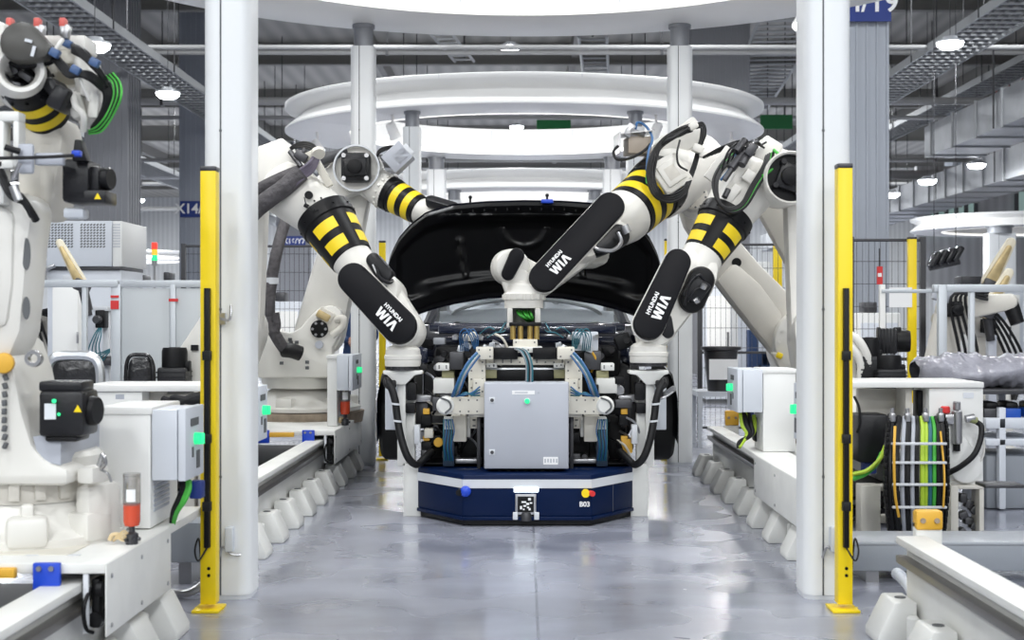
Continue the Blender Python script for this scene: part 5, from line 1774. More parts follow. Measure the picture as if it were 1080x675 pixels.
def hood_pt(u, v, lift=0.0):
    x = 147 * math.sin((u - .5) * PI)
    yt, yb = interp(EDGE_T, x), interp(EDGE_B, x)
    y = yb + (yt - yb) * v
    h = (334 - y) / 123
    z = 10.25 - 0.42 * h + 0.16 * (1 - (x / 147) ** 2) - 0.10 * max(0, h - .75) / .25 * (1 if h > .75 else 0)
    p = P(CX + x, y, z)
    p.y -= lift
    return p
m = MB()
m.grid(lambda u, v: hood_pt(u, v, 0.0) + Vector((0, 0.03, 0)), 48, 16)
m.grid(lambda u, v: hood_pt(u, v, 0.0) + Vector((0, 0.0, 0)), 48, 16, True)
hd = m.build('hood', CARP, car, recalc=False)
def sm(a, b, x):
    t = max(0, min(1, (x - a) / (b - a))); return t * t * (3 - 2 * t)
def inner_lift(u, v):
    x = 147 * math.sin((u - .5) * PI)
    yt, yb = interp(EDGE_T, x), interp(EDGE_B, x)
    y = yb + (yt - yb) * v
    d = min(abs(y - yt), abs(y - yb) , (147 - abs(x)) * 1.3)
    l = 0.006 + 0.050 * sm(1, 7, d) - 0.040 * sm(16, 24, d)
    l += 0.030 * sm(9, 2, abs(y - (318 - 12 * (1 - (x / 110) ** 2) - 14))) * sm(118, 100, abs(x))          # lower cross rib
    for s in (-1, 1):                                                                                     # two slanted ribs
        xr = s * (60 + (300 - y) * 0.16)
        l += 0.028 * sm(4, 1, abs(x - xr)) * sm(296, 290, y) * sm(248, 256, y)
    r = abs(math.hypot(x * 0.9, (y - 238)) - 22)
    l += 0.018 * sm(4, 1, r) * (1 if y > 240 else 0)
    l += 0.02 * sm(3.5, 1.5, abs(y - 229)) * sm(92, 84, abs(x))
    return l
m = MB(); m.grid(lambda u, v: hood_pt(.02 + .96 * u, .02 + .96 * v, inner_lift(.02 + .96 * u, .02 + .96 * v)), 150, 72, True)
m.build('hood_liner', CARI, hd, recalc=False)
m = MB()
for px, py in ((496, 214), (577, 213)):
    q = hood_pt(.5 + math.asin((px - CX) / 147) / PI, .99); m.cyl(q, q + Vector((0, -.0, .04)), .008, seg=8); m.ball(q + Vector((0, 0, .045)), .014)
m.build('hood_stop', RUB, hd)
m = MB(); q = hood_pt(.5 + math.asin(24 / 147) / PI, .985); m.box(q + Vector((0, -.03, -.0)), (.09, .05, .03), None, .008); m.build('blue_clip', BLU_B, hd)
m = MB()
for k in range(14):
    u = .5 + math.asin((-78 + 12 * k) / 147) / PI
    q = hood_pt(u, .93, .03); m.box(q, (.006, .03, .05))
m.build('edge_rib', CARI, hd)
# body: fenders, cowl, windshield, roof, pillars
def fender(s):
    m = MB()
    def pt(u, v):
        y = 9.15 + 1.9 * u
        a = v * PI * .55
        return Vector((0.02 + s * (0.82 + 0.22 * math.sin(a)), y, 0.75 + .34 * math.cos(a) + .10 * u - .10 * (1 - u) ** 3 - 0.25 * max(0, v - .8) * 4))
    m.grid(pt, 16, 10, s < 0)
    m.bb(0.02 + s * .70, 0.02 + s * .80, 9.35, 11.0, .95, 1.06, .01)
    return m.build('fender', CARB, car)
fender(-1); fender(1)
for s in (-1, 1):
    for y in (9.62, 12.5):
        x = 0.02 + s * 0.94
        m = MB()
        m.lathe([(.20, -.10), (.30, -.105), (.325, -.08), (.33, 0), (.325, .08), (.30, .105), (.20, .10), (.20, -.10)], (x, y, .57), (1, 0, 0), 40)
        w = m.build('tire', TIRE, car)
        m = MB(); m.lathe([(.20, -.09), (.21, .0), (.20, .09), (.17, .09), (.16, 0), (.05, .05), (0, .05)], (x, y, .57), (s, 0, 0), 32)
        for k in range(5):
            a = 2 * PI * k / 5
            m.box((x + s * .06, y + math.cos(a) * .11, .57 + math.sin(a) * .11), (.03, .05, .16), (a - PI / 2, 0, 0))
        m.build('rim', DSTEEL, w)
m = MB()
m.bb(-.60, .64, 9.25, 9.33, P(0, 352, 9.25).z, P(0, 343, 9.25).z, .012)
m.bb(-.70, .74, 9.7, 9.8, P(0, 349, 9.7).z, P(0, 341, 9.7).z, .015)
m.bb(-.62, .66, 9.5, 9.56, P(0, 362, 9.5).z, P(0, 355, 9.5).z, .01)
m.build('cross_bar', CARB, car)
m = MB()
m.bb(-.70, .74, 9.15, 10.5, .45, .95, .05)
m.bb(-.62, -.2, 9.06, 9.3, .86, 1.08, .05); m.bb(.22, .66, 9.06, 9.3, .86, 1.08, .05)
m.build('engine_bay', BLK, car)
for k in range(16):
    px = 448 + 13.6 * k + RND.random() * 6; py = 360 + RND.random() * 34
    if 500 < px < 610: continue
    q = P(px, py, 8.98); m = MB(); m.box(q, (.07 + .05 * RND.random(), .12, .05 + .06 * RND.random()), (0, RND.random() - .5, 0), .012)
    m.cyl(q + Vector((.02, -.08, .01)), q + Vector((.03, 0, .0)), .022, seg=12)
    m.build('bay_component', (BLK, DSTEEL, BLK, RUB)[k % 4], car)
m = MB(); m.bb(-.86, .90, 10.3, 10.7, .95, 1.22, .04); m.build('cowl', CARP, car)
def ws(u, v):
    x = (u - .5) * (1.5 - .3 * v)
    return Vector((.02 + x, 10.75 + .75 * v + .25 * (1 - (2 * u - 1) ** 2) * -1 * .5, 1.24 + .55 * v))
m = MB(); m.grid(ws, 20, 10); m.build('windshield', GLASS, car, recalc=False)
m = MB()
for s in (-1, 1):
    m.tube([(.02 + s * .80, 10.7, 1.2), (.02 + s * .70, 11.15, 1.52), (.02 + s * .60, 11.55, 1.78), (.02 + s * .58, 12.2, 1.86), (.02 + s * .60, 13.2, 1.80), (.02 + s * .72, 13.9, 1.4)], .045, 8)
    m.tube([(.02 + s * .60, 12.4, 1.84), (.02 + s * .78, 12.45, 1.25)], .05, 8)
    m.bb(.02 + s * .76, .02 + s * .84, 10.7, 13.9, .6, 1.26, .03)
m.build('pillar_frame', CARP, car)
m = MB(); m.grid(lambda u, v: Vector((.02 + (u - .5) * 1.18, 11.5 + 1.8 * v, 1.80 + .06 * math.sin(PI * u) + .04 * math.sin(PI * v))), 12, 8)
m.grid(lambda u, v: Vector((.02 + (u - .5) * 1.18, 11.5 + 1.8 * v, 1.77 + .06 * math.sin(PI * u) + .04 * math.sin(PI * v))), 12, 8, True)
m.build('roof', CARP, car, recalc=False)
m = MB(); m.bb(-.75, .79, 10.7, 13.9, .5, .62)
m.build('cabin_floor', SEAM, car)
m = MB()
m.grid(lambda u, v: Vector((.02 + (u - .5) * 1.4, 10.9 + .3 * v, 1.14 + .10 * math.sin(PI * v))), 10, 6)
m.build('dashboard', G_BOX2, car)
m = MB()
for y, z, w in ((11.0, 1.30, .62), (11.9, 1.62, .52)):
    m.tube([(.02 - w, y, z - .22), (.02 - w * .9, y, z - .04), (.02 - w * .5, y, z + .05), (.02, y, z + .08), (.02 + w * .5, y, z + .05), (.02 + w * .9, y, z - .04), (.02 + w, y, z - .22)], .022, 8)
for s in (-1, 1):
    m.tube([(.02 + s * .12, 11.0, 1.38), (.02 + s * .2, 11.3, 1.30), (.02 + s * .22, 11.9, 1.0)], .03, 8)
m.build('reflection_arc', ALU, car)  # silver tubes standing in for bright reflections in the windshield
for s in (-1, 1):
    m = MB()
    m.box((.02 + s * .36, 12.2, 1.22), (.46, .14, .62), (.2, 0, 0), .06); m.box((.02 + s * .36, 12.3, 1.60), (.24, .09, .16), (.2, 0, 0), .04); m.box((.02 + s * .36, 11.95, .88), (.48, .5, .16), None, .06)
    m.build('seat', G_BOX2, car)
# ================================================================== NEAR LEFT ROBOT
Z1 = 4.948
r1 = thing('industrial_robot', 'largest white robot, nearest the viewer, with black motors and a green cable loop', 'robot', (-1.85, Z1, 0.445), 0, 'white industrial robots')
bx = -1.85
def plane(pts, z, d, bevel=0.02, mbld=None):
    m = mbld or MB()
    m.prism([(R(x - CX, z), R(CY - y, z)) for x, y in pts], d, frame(P(CX, CY, z), (1, 0, 0), CAMSIDE), bevel)
    return m
za = lambda y: P(0, y, 4.758).z
kz = lambda z: .445 + (z - .33) * .88
KR = .865
m = MB()
m.lathe([(0, .445), (.345, .445), (.345, kz(.365)), (.31, kz(.38)), (.285, kz(.40)), (.26, kz(.47)), (.235, kz(.50)), (0, kz(.50))], (bx, Z1, 0), (0, 0, 1), 48)
for k in range(8):
    a = 2 * PI * k / 8 + .35
    c = Vector((bx + math.cos(a) * .30, Z1 + math.sin(a) * .30, kz(.40)))
    m.box(c, (.11, .14, .11), (0, 0, a), .022)
    m.box(c + Vector((-math.cos(a) * .026, -math.sin(a) * .026, .055)), (.045, .045, .08), (0, 0, a), .013)
b1 = m.build('base', W_ROB, r1)
m = MB()
for k in range(8):
    a = 2 * PI * k / 8 + .35
    for d in (-.16, .16):
        c = Vector((bx + math.cos(a + d) * .325, Z1 + math.sin(a + d) * .325, kz(.365))); m.cyl(c, c + Vector((0, 0, .03)), .014, seg=6)
m.build('anchor_bolt', STEEL, b1)
m = MB()
m.lathe([(.242, kz(.50)), (.242, kz(.60)), (.26, kz(.60)), (.26, kz(.62)), (.0, kz(.62))], (bx, Z1, 0), (0, 0, 1), 48)
for k in range(18):
    a = 2 * PI * k / 18
    m.box((bx + math.cos(a) * .247, Z1 + math.sin(a) * .247, kz(.55)), (.026, .039, .06), (0, 0, a), .005)
m.build('axis_ring', W_CAST, r1)
m = MB(); bolts(m, Vector((bx, Z1, kz(.60))), (0, 0, 1), .25, 18, .0105, .016, .17); m.build('ring_bolt', DSTEEL, r1)
m = MB()
m.lathe([(0, kz(.60)), (.26, kz(.60)), (.268, kz(.62)), (.268, kz(.68)), (.25, kz(.70)), (0, kz(.70))], (bx, Z1, 0), (0, 0, 1), 48)
plane([(-70, 505), (-70, 400), (-40, 352), (5, 342), (28, 362), (38, 392), (45, 430), (55, 463), (70, 481), (92, 487), (92, 506)], 4.861, .40, .03, m)
m.box(P(104, 540, 4.844), (.08, .17, .22), (0, 0, -.5), .03)
m.box(P(98, 500, 4.758), (.07, .10, .06), (0, 0, -.3), .012)
tu = m.build('turret', W_ROB, r1)
m = MB(); plane([(58, 455), (86, 452), (86, 484), (72, 481), (62, 470)], 4.896, .44, .0, m); m.build('pocket', G_BOX, tu)
m = MB()
q = P(36, 378, 4.636); m.lathe([(.017, -.016), (.028, -.016), (.031, 0), (.028, .016), (.017, .016), (.017, -.016)], q, (0, -1, 0), 24); m.build('lifting_ring', STEEL, r1)
m = MB(); m.tube([P(104, 491, 4.688), P(108, 480, 4.671), P(111, 488, 4.671), P(107, 494, 4.688)], .008, 8); m.tube([P(106, 495, 4.688), P(114, 500, 4.671), P(117, 508, 4.688)], .005); m.build('lifting_eye', STEEL, r1)
m = MB(); q = P(4, 383, 4.636); drum(m, q, (0.3, -1, 0), .036, .06, .01, 24); m.build('grease_cap', ORY, r1)
m = MB()
for k in range(9):
    q = P(6 - 1.5 * math.sin(k * .35), 398 + 9 * k, 4.645); m.box(q, (.014, .02, .022), (0, .1 * k - .4, 0), .003)
m.build('tooth_ring', SEAM, tu)
# swivel motor with plates and warning sign
c = P(50, 436, 4.714)
m = MB()
a_, b_ = P(44, 412, 4.671), P(91, 460, 4.671); m.bb(a_.x, b_.x, 4.636, 4.809, b_.z, a_.z, .014)
a_, b_ = P(42, 402, 4.671), P(88, 413, 4.671); m.bb(a_.x, b_.x, 4.654, 4.792, b_.z, a_.z, .010)
a_, b_ = P(48, 458, 4.671), P(84, 466, 4.671); m.bb(a_.x, b_.x, 4.654, 4.792, b_.z, a_.z, .02)
mo = m.build('swivel_motor', BLK_M, r1)
m = MB(); q = P(90, 433, 4.723); m.lathe([(0, 0), (.050, 0), (.053, .01), (.053, .04), (.047, .048), (0, .048)], q, (1, -.15, 0), 28); m.build('motor_cap', BLK, mo)
m = MB(); m.prism([(-.014, -.012), (.014, -.012), (0, .013)], .002, frame(P(82, 431, 4.634), (1, 0, 0), CAMSIDE)); m.build('warning_triangle', YEL, mo)
m = MB(); q = P(53, 434, 4.635); m.box(q, (.04, .002, .055)); m.build('rating_plate', PCB, mo)
m = MB(); m.cyl(P(57, 423, 4.645), P(57, 423, 4.619), .008, seg=12); m.cyl(P(62, 437, 4.645), P(62, 437, 4.619), .006, seg=12); m.build('status_light', GRN_L, mo)
# lower arm
m = plane([(-60, 385), (-60, 230), (-20, 200), (30, 205), (46, 212), (47, 226), (42, 262), (38, 310), (34, 350), (24, 374), (0, 388)], 4.758, .22, .035)
plane([(-60, 360), (-60, 240), (5, 214), (22, 225), (20, 300), (14, 345)], 4.688, .12, .03, m)
la = m.build('lower_arm', W_ROB, r1)
m = MB()
for x, y, w, h in ((28, 268, 4.5, 17), (28, 325, 4, 12)):
    q = P(x, y, 4.659); m.lathe([(0, 0), (1, 0), (1, .004), (0, .004)], None, None, 28, M=Matrix.Translation(q) @ Matrix.Rotation(PI / 2, 4, 'X') @ Matrix.Diagonal((R(w, 4.671), R(h, 4.671), 1, 1)))
m.build('arm_opening', SEAM, la)
m = plane([(30, 140), (50, 122), (74, 126), (79, 150), (77, 170), (67, 224), (58, 234), (38, 232), (30, 215)], 4.974, .25, .03)
plane([(44, 150), (66, 150), (60, 215), (50, 222), (44, 210)], 4.896, .10, .02, m)
m.build('upper_arm', W_CAST, r1)
m = MB()
for x0, x1, y0, y1 in ((-12, 20, 117, 128), (13, 20, 127, 176), (-12, 14, 168, 178), (-12, 4, 127, 215)):
    a_, b_ = P(x0, y0, 4.585), P(x1, y1, 4.585); m.bb(a_.x, b_.x, 4.585, 4.654, b_.z, a_.z, .008)
m.build('cable_frame', W_PAINT, r1)
m = MB(); a_, b_ = P(18, 151, 4.559), P(34.5, 183, 4.559); m.bb(a_.x, b_.x, 4.559, 4.585, b_.z, a_.z, .01)
a_, b_ = P(36, 161, 4.585), P(66, 174, 4.585); m.bb(a_.x, b_.x, 4.585, 4.619, b_.z, a_.z, .006)
m.build('steel_bracket', G_BOX, r1)
m = MB(); m.tube([P(-10, 167, 4.533), P(40, 166, 4.533), P(78, 164, 4.550)], .006, 6); m.tube([P(5, 155, 4.533), P(14, 158, 4.541), P(21, 160, 4.550)], .011, 8)
m.tube([P(0, 180, 4.585), P(10, 200, 4.559), P(22, 208, 4.559), P(32, 222, 4.585), P(38, 232, 4.619)], .014, 8); m.tube([P(2, 190, 4.585), P(12, 207, 4.559), P(26, 214, 4.559), P(34, 228, 4.585)], .012, 8)
m.build('control_cable', RUB, r1)
m = MB(); m.cyl(P(13, 190, 4.533), P(21, 172, 4.533), .008, seg=8); m.cyl(P(14, 196, 4.541), P(20, 212, 4.541), .016, seg=10); m.build('cable_plug', STEEL, r1)
m = MB(); m.box(P(81, 162, 4.585), (.03, .03, .02), None, .004); m.build('blue_plug', BLU_B, r1)
m = MB(); m.prism([(-.02, -.035), (.035, -.035), (0.01, .04), (-.01, .04)], .05, frame(P(84, 160, 4.671), (1, 0, 0), CAMSIDE), .004); m.build('black_wedge', BLK, r1)
# lower elbow motor
m = MB()
a_, b_ = P(67, 168, 4.714), P(96, 214, 4.714); m.bb(a_.x, b_.x, 4.688, 4.844, b_.z, a_.z, .016)
a_, b_ = P(94, 175, 4.714), P(105, 204, 4.714); m.bb(a_.x, b_.x, 4.706, 4.827, b_.z, a_.z, .012)
a_, b_ = P(70, 200, 4.688), P(111, 214, 4.688); m.bb(a_.x, b_.x, 4.688, 4.827, b_.z, a_.z, .008)
mo = m.build('elbow_motor', BLK_M, r1)
m = MB(); q = P(104, 189, 4.758); m.lathe([(0, 0), (.039, 0), (.041, .01), (.041, .043), (.036, .05), (0, .05)], q, (1, -.2, 0), 28); m.build('motor_cap', BLK, mo)
m = MB(); m.prism([(-.012, -.01), (.012, -.01), (0, .012)], .002, frame(P(103, 207, 4.686), (1, 0, 0), CAMSIDE)); m.build('warning_triangle', YEL, mo)
m = MB(); a_, b_ = P(66, 219, 4.723), P(88, 230, 4.723); m.bb(a_.x, b_.x, 4.723, 4.792, b_.z, a_.z, .01); m.build('motor_foot', G_BOX2, mo)
# elbow ring, striped sleeve, cover, boxes
m = MB()
q = P(22, 84, 4.758)
m.lathe([(R(15, 4.758), -.14), (R(24, 4.758), -.14), (R(26, 4.758), -.10), (R(26, 4.758), .10), (R(24, 4.758), .14), (R(20, 4.758), .14), (R(15, 4.758), .10), (R(15, 4.758), -.14)], q, (.35, -1, .1), 40)
m.link(P(22, 60, 4.844), P(-20, 80, 4.844), R(26, 4.758), R(30, 4.758), .26, CAMSIDE, 0, .03)
m.box(P(6, 55, 4.758), (R(26, 4.758), .22, R(56, 4.758)), None, .04)
m.build('elbow_housing', W_ROB, r1)
m = MB(); m.cyl(q + Vector((0, -.02, 0)), q + Vector((0, .1, 0)), R(15.5, 4.758), seg=28)
for k in range(5):
    m.box(q + Vector((.04 * (k % 3) - .04, -.05, .03 * (k // 2) - .03)), (.05, .05, .025), (0, .3 * k, 0), .005)
m.build('elbow_inside', DSTEEL, r1)
stripe_band(r1, P(27, 86, 4.74), P(50, 124, 4.90), R(25, 4.8), R(25, 4.8), 'full')
m = MB(); m.box(P(66, 105, 4.714), (R(18, 4.758), .12, R(26, 4.758)), (0, .5, 0), .015); m.link(P(58, 92, 4.758), P(74, 112, 4.758), R(8, 4.758), R(6, 4.758), .14, CAMSIDE, 0, .02); m.build('wrist_motor', BLK_M, r1)
m = MB()
m.link(P(30, 51, 4.688), P(50, 58, 4.688), R(22, 4.671), R(12, 4.671), .07, (0.25, -1, 0), .06, .02)
cv = m.build('wrist_cover', mat('cover_black_lit', (0.055, 0.053, 0.047), 0.4), r1)  # black cover coloured greyer, the light on it put into the paint
m = MB(); m.link(P(26, 51, 4.688), P(50, 58, 4.688), R(23.5, 4.671), R(12, 4.671), .03, (0.25, -1, 0), .01, .01); m.build('cover_rim', BLK, cv)
m = MB()
for k, (x, y, w, h) in enumerate(((30, 43, 8, 3), (35, 54, 3.5, 11))):
    m.box(P(x, y, 4.585), (R(w, 4.585), .002, R(h, 4.585)), (0, .25, 0))
m.build('cover_label', STRIPE_S, cv)
for x in (11, 40, 67):
    m = MB(); a_, b_ = P(x - 3, 28, 4.758), P(x + 4, 40, 4.758)
    m.bb(a_.x, b_.x, 4.740, 4.783, b_.z, a_.z, .008); m.box(P(x + 4, 34, 4.749), (.02, .03, .05), (0, .2, 0), .004)
    cl = m.build('sensor_clip', STEEL, r1)
    m = MB(); a_, b_ = P(x - 4, 19, 4.758), P(x + 3, 29, 4.758); m.bb(a_.x, b_.x, 4.745, 4.779, b_.z, a_.z, .006); m.build('red_tip', mat('tip_red', (.62, .12, .10), .5) if 'tip_red' not in MATS else MATS['tip_red'], cl)
m = MB(); a_, b_ = P(47, 38, 4.844), P(92, 54, 4.844); m.bb(a_.x, b_.x, 4.827, 4.965, b_.z, a_.z, .008)
a_, b_ = P(53, 66, 4.931), P(90, 92, 4.931); m.bb(a_.x, b_.x, 4.896, 5.017, b_.z, a_.z, .012)
m.build('valve_cover', W_ROB, r1)
m = MB(); a_, b_ = P(62, 53, 4.801), P(88, 67, 4.801); m.bb(a_.x, b_.x, 4.801, 4.861, b_.z, a_.z, .006); m.build('terminal_box', CREAM, r1)
m = MB()
m.link(P(92, 70, 4.844), P(96, 128, 4.844), R(10, 4.844), R(9, 4.844), .14, CAMSIDE, 0, .02)
m.box(P(82, 112, 4.758), (R(14, 4.758), .08, R(30, 4.758)), (0, -.2, 0), .02)
m.tube([P(76, 98, 4.714), P(80, 112, 4.688), P(88, 122, 4.688), P(88, 138, 4.723)], .012, 8)
m.box(P(95, 88, 4.758), (.05, .05, .10), (0, .2, 0), .01); m.box(P(101, 108, 4.758), (.04, .05, .12), (0, .1, 0), .01)
m.build('wrist_body', W_ROB, r1)
for k in range(5):
    k *= .8
    cable(r1, [P(51, 50 + 2 * k, 4.671), P(60, 60 + 2 * k, 4.636), P(72, 72 + 2.4 * k, 4.619), P(84, 76 + k, 4.619), P(96, 78 + 2 * k, 4.636), P(108, 88 + 2 * k, 4.688)], .009, RUB)
    cable(r1, [P(77, 48 + 2 * k, 4.714), P(88, 53 + 2.4 * k, 4.671), P(98, 64 + 2 * k, 4.654), P(106, 76 + k, 4.671), P(112, 84 + 2 * k, 4.706)], .009, RUB)
    cable(r1, [P(112 + 2.2 * k, 80 - k, 4.706), P(119 + 2.4 * k, 88, 4.688), P(120 + 2.4 * k, 102, 4.688 - .01 * k), P(113 + 2.2 * k, 120, 4.688), P(103 + 1.5 * k, 133 + 1.5 * k, 4.714), P(94, 138 + k, 4.740)], .0042, HOSE_G if round(k / .8) % 2 == 0 else RUB)
    cable(r1, [P(107 + 2 * k, 88, 4.723), P(112 + 2 * k, 102, 4.723), P(108 + 2 * k, 120, 4.740), P(98 + k, 136, 4.758)], .012, RUB)
m = MB()
for x, y in ((58, 56), (80, 74), (100, 66), (71, 46)):
    m.box(P(x, y, 4.610 if x != 71 else 4.758), (.035, .03, .03), (0, .5, 0), .006)
m.build('blue_clip', mat('clip_blue', (.05, .10, .22), .4), r1)
m = MB(); m.tube([P(82, 78, 4.636), P(88, 92, 4.636), P(94, 106, 4.654)], .006, 6); m.tube([P(66, 42, 4.714), P(60, 50, 4.671), P(54, 60, 4.654)], .008, 6); m.build('grey_hose', HOSE_W, r1)


# ================================================================== CARRIAGES, CABINETS
def carriage(s, xi, xo, y0, y1, ya, label, zt=.445):
    """Robot carriage on the rail: deck, inner apron, wheel block, drive and buffers at its near end."""
    xi, xo = s * xi, s * xo
    t = thing('robot_carriage', label, 'carriage', (s * 2.2, y0, 0.03), 0, 'robot carriages on the rails')
    L, Rr = min(xi, xo), max(xi, xo)
    m = MB(); m.bb(L, Rr, y0, y1, zt - 0.035, zt, 0.004); m.build('deck', W_PAINT, t)
    if ya > y0:
        m = MB(); m.bb(xi, xi - s * 0.006, y0, ya, 0.20, zt - .002, 0.002)
        ap = m.build('apron', W_PAINT, t)
        m = MB()
        for y in (y0 + .05, (y0 + ya) / 2, ya - .05):
            for z in (.23, zt - .05):
                m.cyl((xi - s * .003, y, z), (xi - s * .010, y, z), .008, seg=10)
        m.build('apron_screw', STEEL, ap)
    m = MB()
    for y in (y0 + .12, y1 - .3):
        for xw in (s * 1.54, s * 2.455):
            if abs(xw) > abs(xi) + .1:
                m.bb(xw - .10, xw + .10, y, y + .16, .393, zt - .034, .004)
    m.build('wheel_block', DSTEEL, t)
    if ya > y0:
        xq = xi + s * .045
        m = MB()
        m.bb(xq - .014, xq + .014, y0 + .04, y0 + .12, .22, zt - .06, .006); m.cyl((xq, y0 + .03, .25), (xq, y0 + .10, .25), .026, seg=16)
        m.cyl((xq - s * .03, y0 + .03, zt - .09), (xq - s * .012, y0 + .03, zt - .09), .026, seg=16)
        m.tube([(xq + s * .01, y0 + .02, .36), (xq + s * .022, y0 - .01, .30), (xq + s * .018, y0, .23), (xq, y0 + .02, .21)], .007, 6)
        m.build('scraper', BLK, t)
        m = MB(); m.bb(xq - .03, xq - .012, y0 + .005, y0 + .02, .21, zt - .035, .002); m.build('support_strut', STRIPE_S, t)
    if ya <= y0 or s > 0:
        return t
    m = MB(); m.bb(s * 1.77 - .09, s * 1.77 + .09, y0 - .03, y0, zt - .045, zt - .012, .004); m.build('yellow_buffer', ORY, t)
    m = MB(); m.bb(s * 1.53, s * 1.62, y0 - .03, y0 - .008, zt - .105, zt + .006, .005); bk = m.build('blue_bracket', BLU_B, t)
    m = MB()
    for k in (.3, .75):
        x = s * (1.53 + .09 * k); m.cyl((x, y0 - .037, zt - .012), (x, y0 - .02, zt - .012), .009, seg=10)
    m.build('bracket_bolt', STEEL, bk)
    m = MB(); m.bb(s * 1.86, s * 1.95, y0 - .03, y0 - .008, zt - .09, zt + .006, .005); m.build('blue_bracket', BLU_B, t)
    return t


C1 = carriage(-1, 1.39, 2.5, 4.4, 5.75, 5.2, 'nearest white robot carriage at lower left with blue bracket and grease cartridge')
C2 = carriage(-1, 1.95, 2.9, 8.9, 10.1, 0, 'robot carriage hidden behind left front pillar and its white cabinet')
C3 = carriage(-1, 1.39, 2.5, 9.7, 11.46, 11.3, 'far left robot carriage with blue brackets beside the wedge feet')
C4 = carriage(1, 1.39, 1.62, 6.66, 9.25, 8.0, 'right robot carriage with white apron just behind the front pillar')
m = MB(); m.bb(1.62, 2.7, 8.15, 9.25, .41, .445, .004); m.build('deck', W_PAINT, C4)
C5 = carriage(1, 1.92, 2.9, 9.85, 10.78, 0, 'rear right robot carriage behind the control box and white cabinet')
m = MB()
for x in (24, 69):
    q = P(x, 586, 4.46); m.box((q.x, 4.55, .4465), (.04, .02, .002), None)
m.build('deck_sticker', STRIPE_S, C1)
m = MB(); m.bb(-2.45, -1.56, 4.55, 5.4, .445, .449); m.build('deck_shim', CREAM, C1)


def grease(x, y, z0, sc, label):
    t = thing('grease_cartridge', label, 'grease cartridge', (x, y, z0), 0, 'grease cartridges on the carriages')
    h = .24 * sc; r = .042 * sc
    m = MB(); m.lathe([(0, .0), (r * .7, 0), (r * .75, .05 * sc), (r * .35, .06 * sc), (r * .35, .09 * sc), (0, .09 * sc)], (x, y, z0), (0, 0, 1), 20)
    for k in range(6):
        a = k * PI / 3; m.cyl((x, y, z0 + .025 * sc), (x + math.cos(a) * r * 1.0, y + math.sin(a) * r * 1.0, z0 + .025 * sc), .009 * sc, seg=8)
    m.build('pump_base', DSTEEL, t)
    m = MB(); m.lathe([(0, .09 * sc), (r * .8, .09 * sc), (r * .95, .11 * sc), (r * .97, .20 * sc), (0, .20 * sc)], (x, y, z0), (0, 0, 1), 24); g = m.build('grease_fill', GREASE, t)
    m = MB(); m.lathe([(r * .97, .19 * sc), (r, .20 * sc), (r, .33 * sc), (r * .98, .33 * sc)], (x, y, z0), (0, 0, 1), 24); 
    m.lathe([(0, .33 * sc), (r, .33 * sc), (r, .345 * sc), (0, .345 * sc)], (x, y, z0), (0, 0, 1), 24); m.build('clear_cup', CLEAR, t)
    m = MB(); m.lathe([(r * 1.01, .21 * sc), (r * 1.01, .27 * sc)], (x, y, z0), (0, 0, 1), 12, -PI * .62, -PI * .28); m.build('cup_label', TXT, t)
    m = MB()
    for k in range(5):
        m.tube([(x, y, z0 + .03 * sc), (x - .03 * sc, y - .02, z0 + (.02 + .012 * k) * sc), (x - (.06 + .004 * k) * sc, y - .02, z0 + .03 * sc), (x - .085 * sc, y - .01, z0 + .0 * sc + .012)], .0045 * sc, 6)
    m.tube([(x - .06 * sc, y - .01, z0 + .05 * sc), (x - .09 * sc, y - .015, z0 + .045 * sc), (x - .10 * sc, y - .02, z0 - .0 + .015)], .011 * sc, 8)
    m.build('grease_hose', mat('hose_cream', (.62, .48, .27), .5) if 'hose_cream' not in MATS else MATS['hose_cream'], t)
grease(P(139, 0, 4.78).x, 4.78, .445, .74, 'red grease cartridge standing on the near left carriage beside its white cabinet')
grease(P(364, 0, 10.2).x, 10.2, .445, .95, 'small red grease cartridge in front of the far left control box')
grease(P(812, 0, 8.9).x, 8.9, .445, .92, 'red grease cartridge between the right control boxes')


def side_box(s, xi, xo, y0, y1, z0, z1, label, lid=.03):
    """Grey box whose door faces the aisle, with a green rotary lamp."""
    t = thing('carriage_control_box', label, 'control box', ((xi + xo) / 2, (y0 + y1) / 2, z0), 0, 'control boxes on the carriages')
    a, b = min(xi, xo), max(xi, xo)
    if s < 0: a2, b2, d0, d1 = a, b - lid - .004, b - lid, b
    else: a2, b2, d0, d1 = a + lid + .004, b, a, a + lid
    m = MB(); m.bb(a2, b2, y0, y1, z0, z1, .004); m.build('housing', G_BOX2, t)
    m = MB(); m.bb(d0, d1, y0 - .004, y1 + .004, z0 - .003, z1 + .004, .004); d = m.build('door', G_BOX2, t)
    xf = d1 if s < 0 else d0
    n = -s
    ym, zm = (y0 + y1) / 2, z0 + (z1 - z0) * .55
    m = MB(); m.cyl((xf, ym, zm), (xf + n * .02, ym, zm), .024, seg=18); m.box((xf + n * .028, ym, zm), (.02, .012, .045), None, .004); m.build('green_switch', GRN_L, d)
    m = MB(); m.bb(xf, xf + n * .003, ym - .07, ym + .05, z1 - .07, z1 - .04); m.bb(xf, xf + n * .003, ym + .02, ym + .07, z0 + .03, z0 + .10)
    m.bb(xf, xf + n * .004, ym - .05, ym - .03, zm - .07, zm - .03); m.build('door_plate', SEAM, d)
    return t
side_box(-1, -1.30, -1.432, 5.1, 5.38, .635, .907, 'light grey control box on the near left cabinet beside the yellow post')
side_box(-1, -1.31, -1.46, 6.55, 6.76, .655, .92, 'light grey control box just right of the left front pillar')
side_box(-1, -1.30, -1.42, 10.05, 10.6, .72, .985, 'light grey control box in front of the left rear pillar')
side_box(1, 1.31, 1.46, 6.26, 6.45, .68, .945, 'light grey control box at left edge of the right front pillar')
